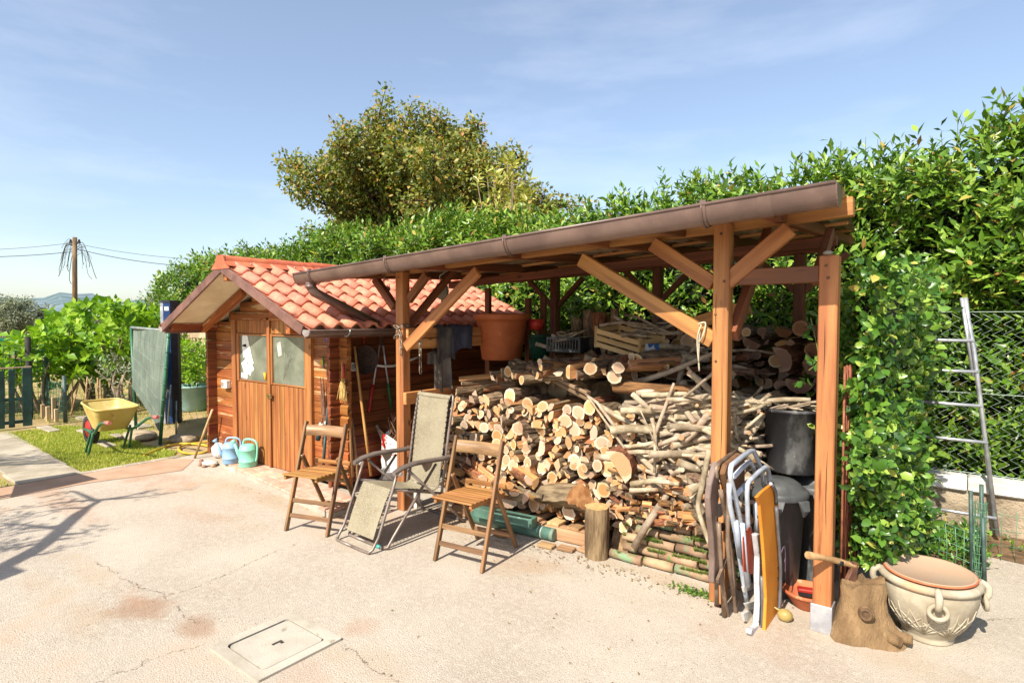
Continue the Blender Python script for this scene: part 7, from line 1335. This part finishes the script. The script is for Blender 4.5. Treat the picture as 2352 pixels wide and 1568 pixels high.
# ================================================================ tree and an added shadow-casting table outside the left of the picture (their shadows fall into it)
LD = Vector((-math.sin(R(SUN_AZ))*math.cos(R(SUN_EL)), math.cos(R(SUN_AZ))*math.cos(R(SUN_EL)), -math.sin(R(SUN_EL))))
def lift(px, py, h): g = G(px, py); return g-LD*(h/-LD.z)
t = thing('shade_tree', 'young tree left of the yard whose branches throw shadows on the concrete', 'tree', (-4.5, -3.0, 0)); mb = MB()
main = [V(-4.5, -3.0, 0), V(-4.55, -2.6, 1.5), lift(-60, 1345, 2.2), lift(0, 1305, 2.25), lift(100, 1250, 2.35), lift(180, 1180, 2.5), lift(232, 1147, 2.6)]; mb.tube(curve(main, 3), [.08]*4+[.07]*4+[.055]*4+[.045]*4+[.025]*3, 8)
tw = []
def twig(pts, h0, h1, r):
    k = len(pts); q = curve([lift(x, y, h0+(h1-h0)*i/(k-1)) for i, (x, y) in enumerate(pts)], 3); mb.tube(q, [r*(1-.8*i/(len(q)-1)) for i in range(len(q))], 6); tw.append(q)
for pts in ([(232, 1147), (300, 1137), (365, 1121)], [(232, 1147), (330, 1140), (410, 1128)], [(232, 1147), (160, 1152), (70, 1165), (0, 1175)], [(205, 1165), (140, 1168), (80, 1178)], [(150, 1205), (80, 1212), (20, 1215)], [(130, 1228), (200, 1222), (185, 1214)], [(110, 1245), (40, 1256), (-40, 1270)], [(60, 1278), (150, 1262)], [(140, 1215), (60, 1205), (-30, 1200)], [(220, 1150), (170, 1128), (150, 1130)], [(120, 1240), (160, 1235), (100, 1245)]): twig(pts, 2.5, 2.65, .022)
part('trunk', mb, bark_tree, t); bs = []; ds = []
for q in tw:
    for i in range(1, len(q)):
        for _ in range(1): bs.append(q[i]+V(random.gauss(0, .04), random.gauss(0, .04), random.gauss(0, .04))); ds.append((q[i]-q[i-1]).normalized()+V(random.gauss(0, .4), random.gauss(0, .4), random.gauss(0, .3)))
for _ in range(60): bs.append(lift(random.uniform(-90, 60), random.uniform(1180, 1265), 2.5)); ds.append(V(random.gauss(-1, .4), random.gauss(0, .3), .1))
P_, D_, N_, L_, W_ = shoots(np.array(bs), np.array(ds), np.full(len(bs), .12), 5, .10, .022, .5); foliage(t, (P_, D_, N_, L_, W_), limeleaf, 'crown')
t2 = thing('shade_tree', 'taller tree left of the lawn whose foliage shades the grass round the wheelbarrow', 'tree', (-9.2, -2.7, 0)); mb = MB(); fk = V(-9.15, -2.6, 2.5); mb.tube([V(-9.2, -2.7, 0), V(-9.2, -2.65, 1.3), fk], [.1, .085, .07], 8); bs = []; ds = []
for _ in range(26):
    q = lift(random.gauss(110, 105), random.gauss(1052, 7), 3.6); mb.tube(curve([fk, fk.lerp(q, .5)+V(0, 0, .25), q], 3), [.035, .03, .026, .02, .015, .01, .006], 5)
    for _k in range(6): bs.append(q+V(random.gauss(0, .16), random.gauss(0, .05), random.gauss(0, .05))); ds.append(V(random.gauss(0, 1), random.gauss(0, .6), .1))
part('trunk', mb, bark_tree, t2); foliage(t2, shoots(np.array(bs), np.array(ds), np.full(len(bs), .12), 5, .10, .022, .5), limeleaf, 'crown')
tb = thing('shadow_table', 'unseen table added left of the yard for its shadow across the path', 'table', (-7.0, 1.0, 0)); hT = .74; q = [lift(*p, hT) for p in ((45, 1106), (176, 1086), (227, 1100), (33, 1141))]  # unseen top outlined to cast the slab-shaped shadow
mb = MB(); mb.prism([V(p.x, p.y, hT-.025) for p in q], (0, 0, .025)); part('caster_top', mb, chairw, tb); cq = sum(q, V(0, 0, 0))/4
for p in q: b_ = cq.lerp(p, .8); beam('leg', V(b_.x, b_.y, 0), V(b_.x, b_.y, hT-.025), .04, .04, chairw, tb, up=(0, 1, 0))
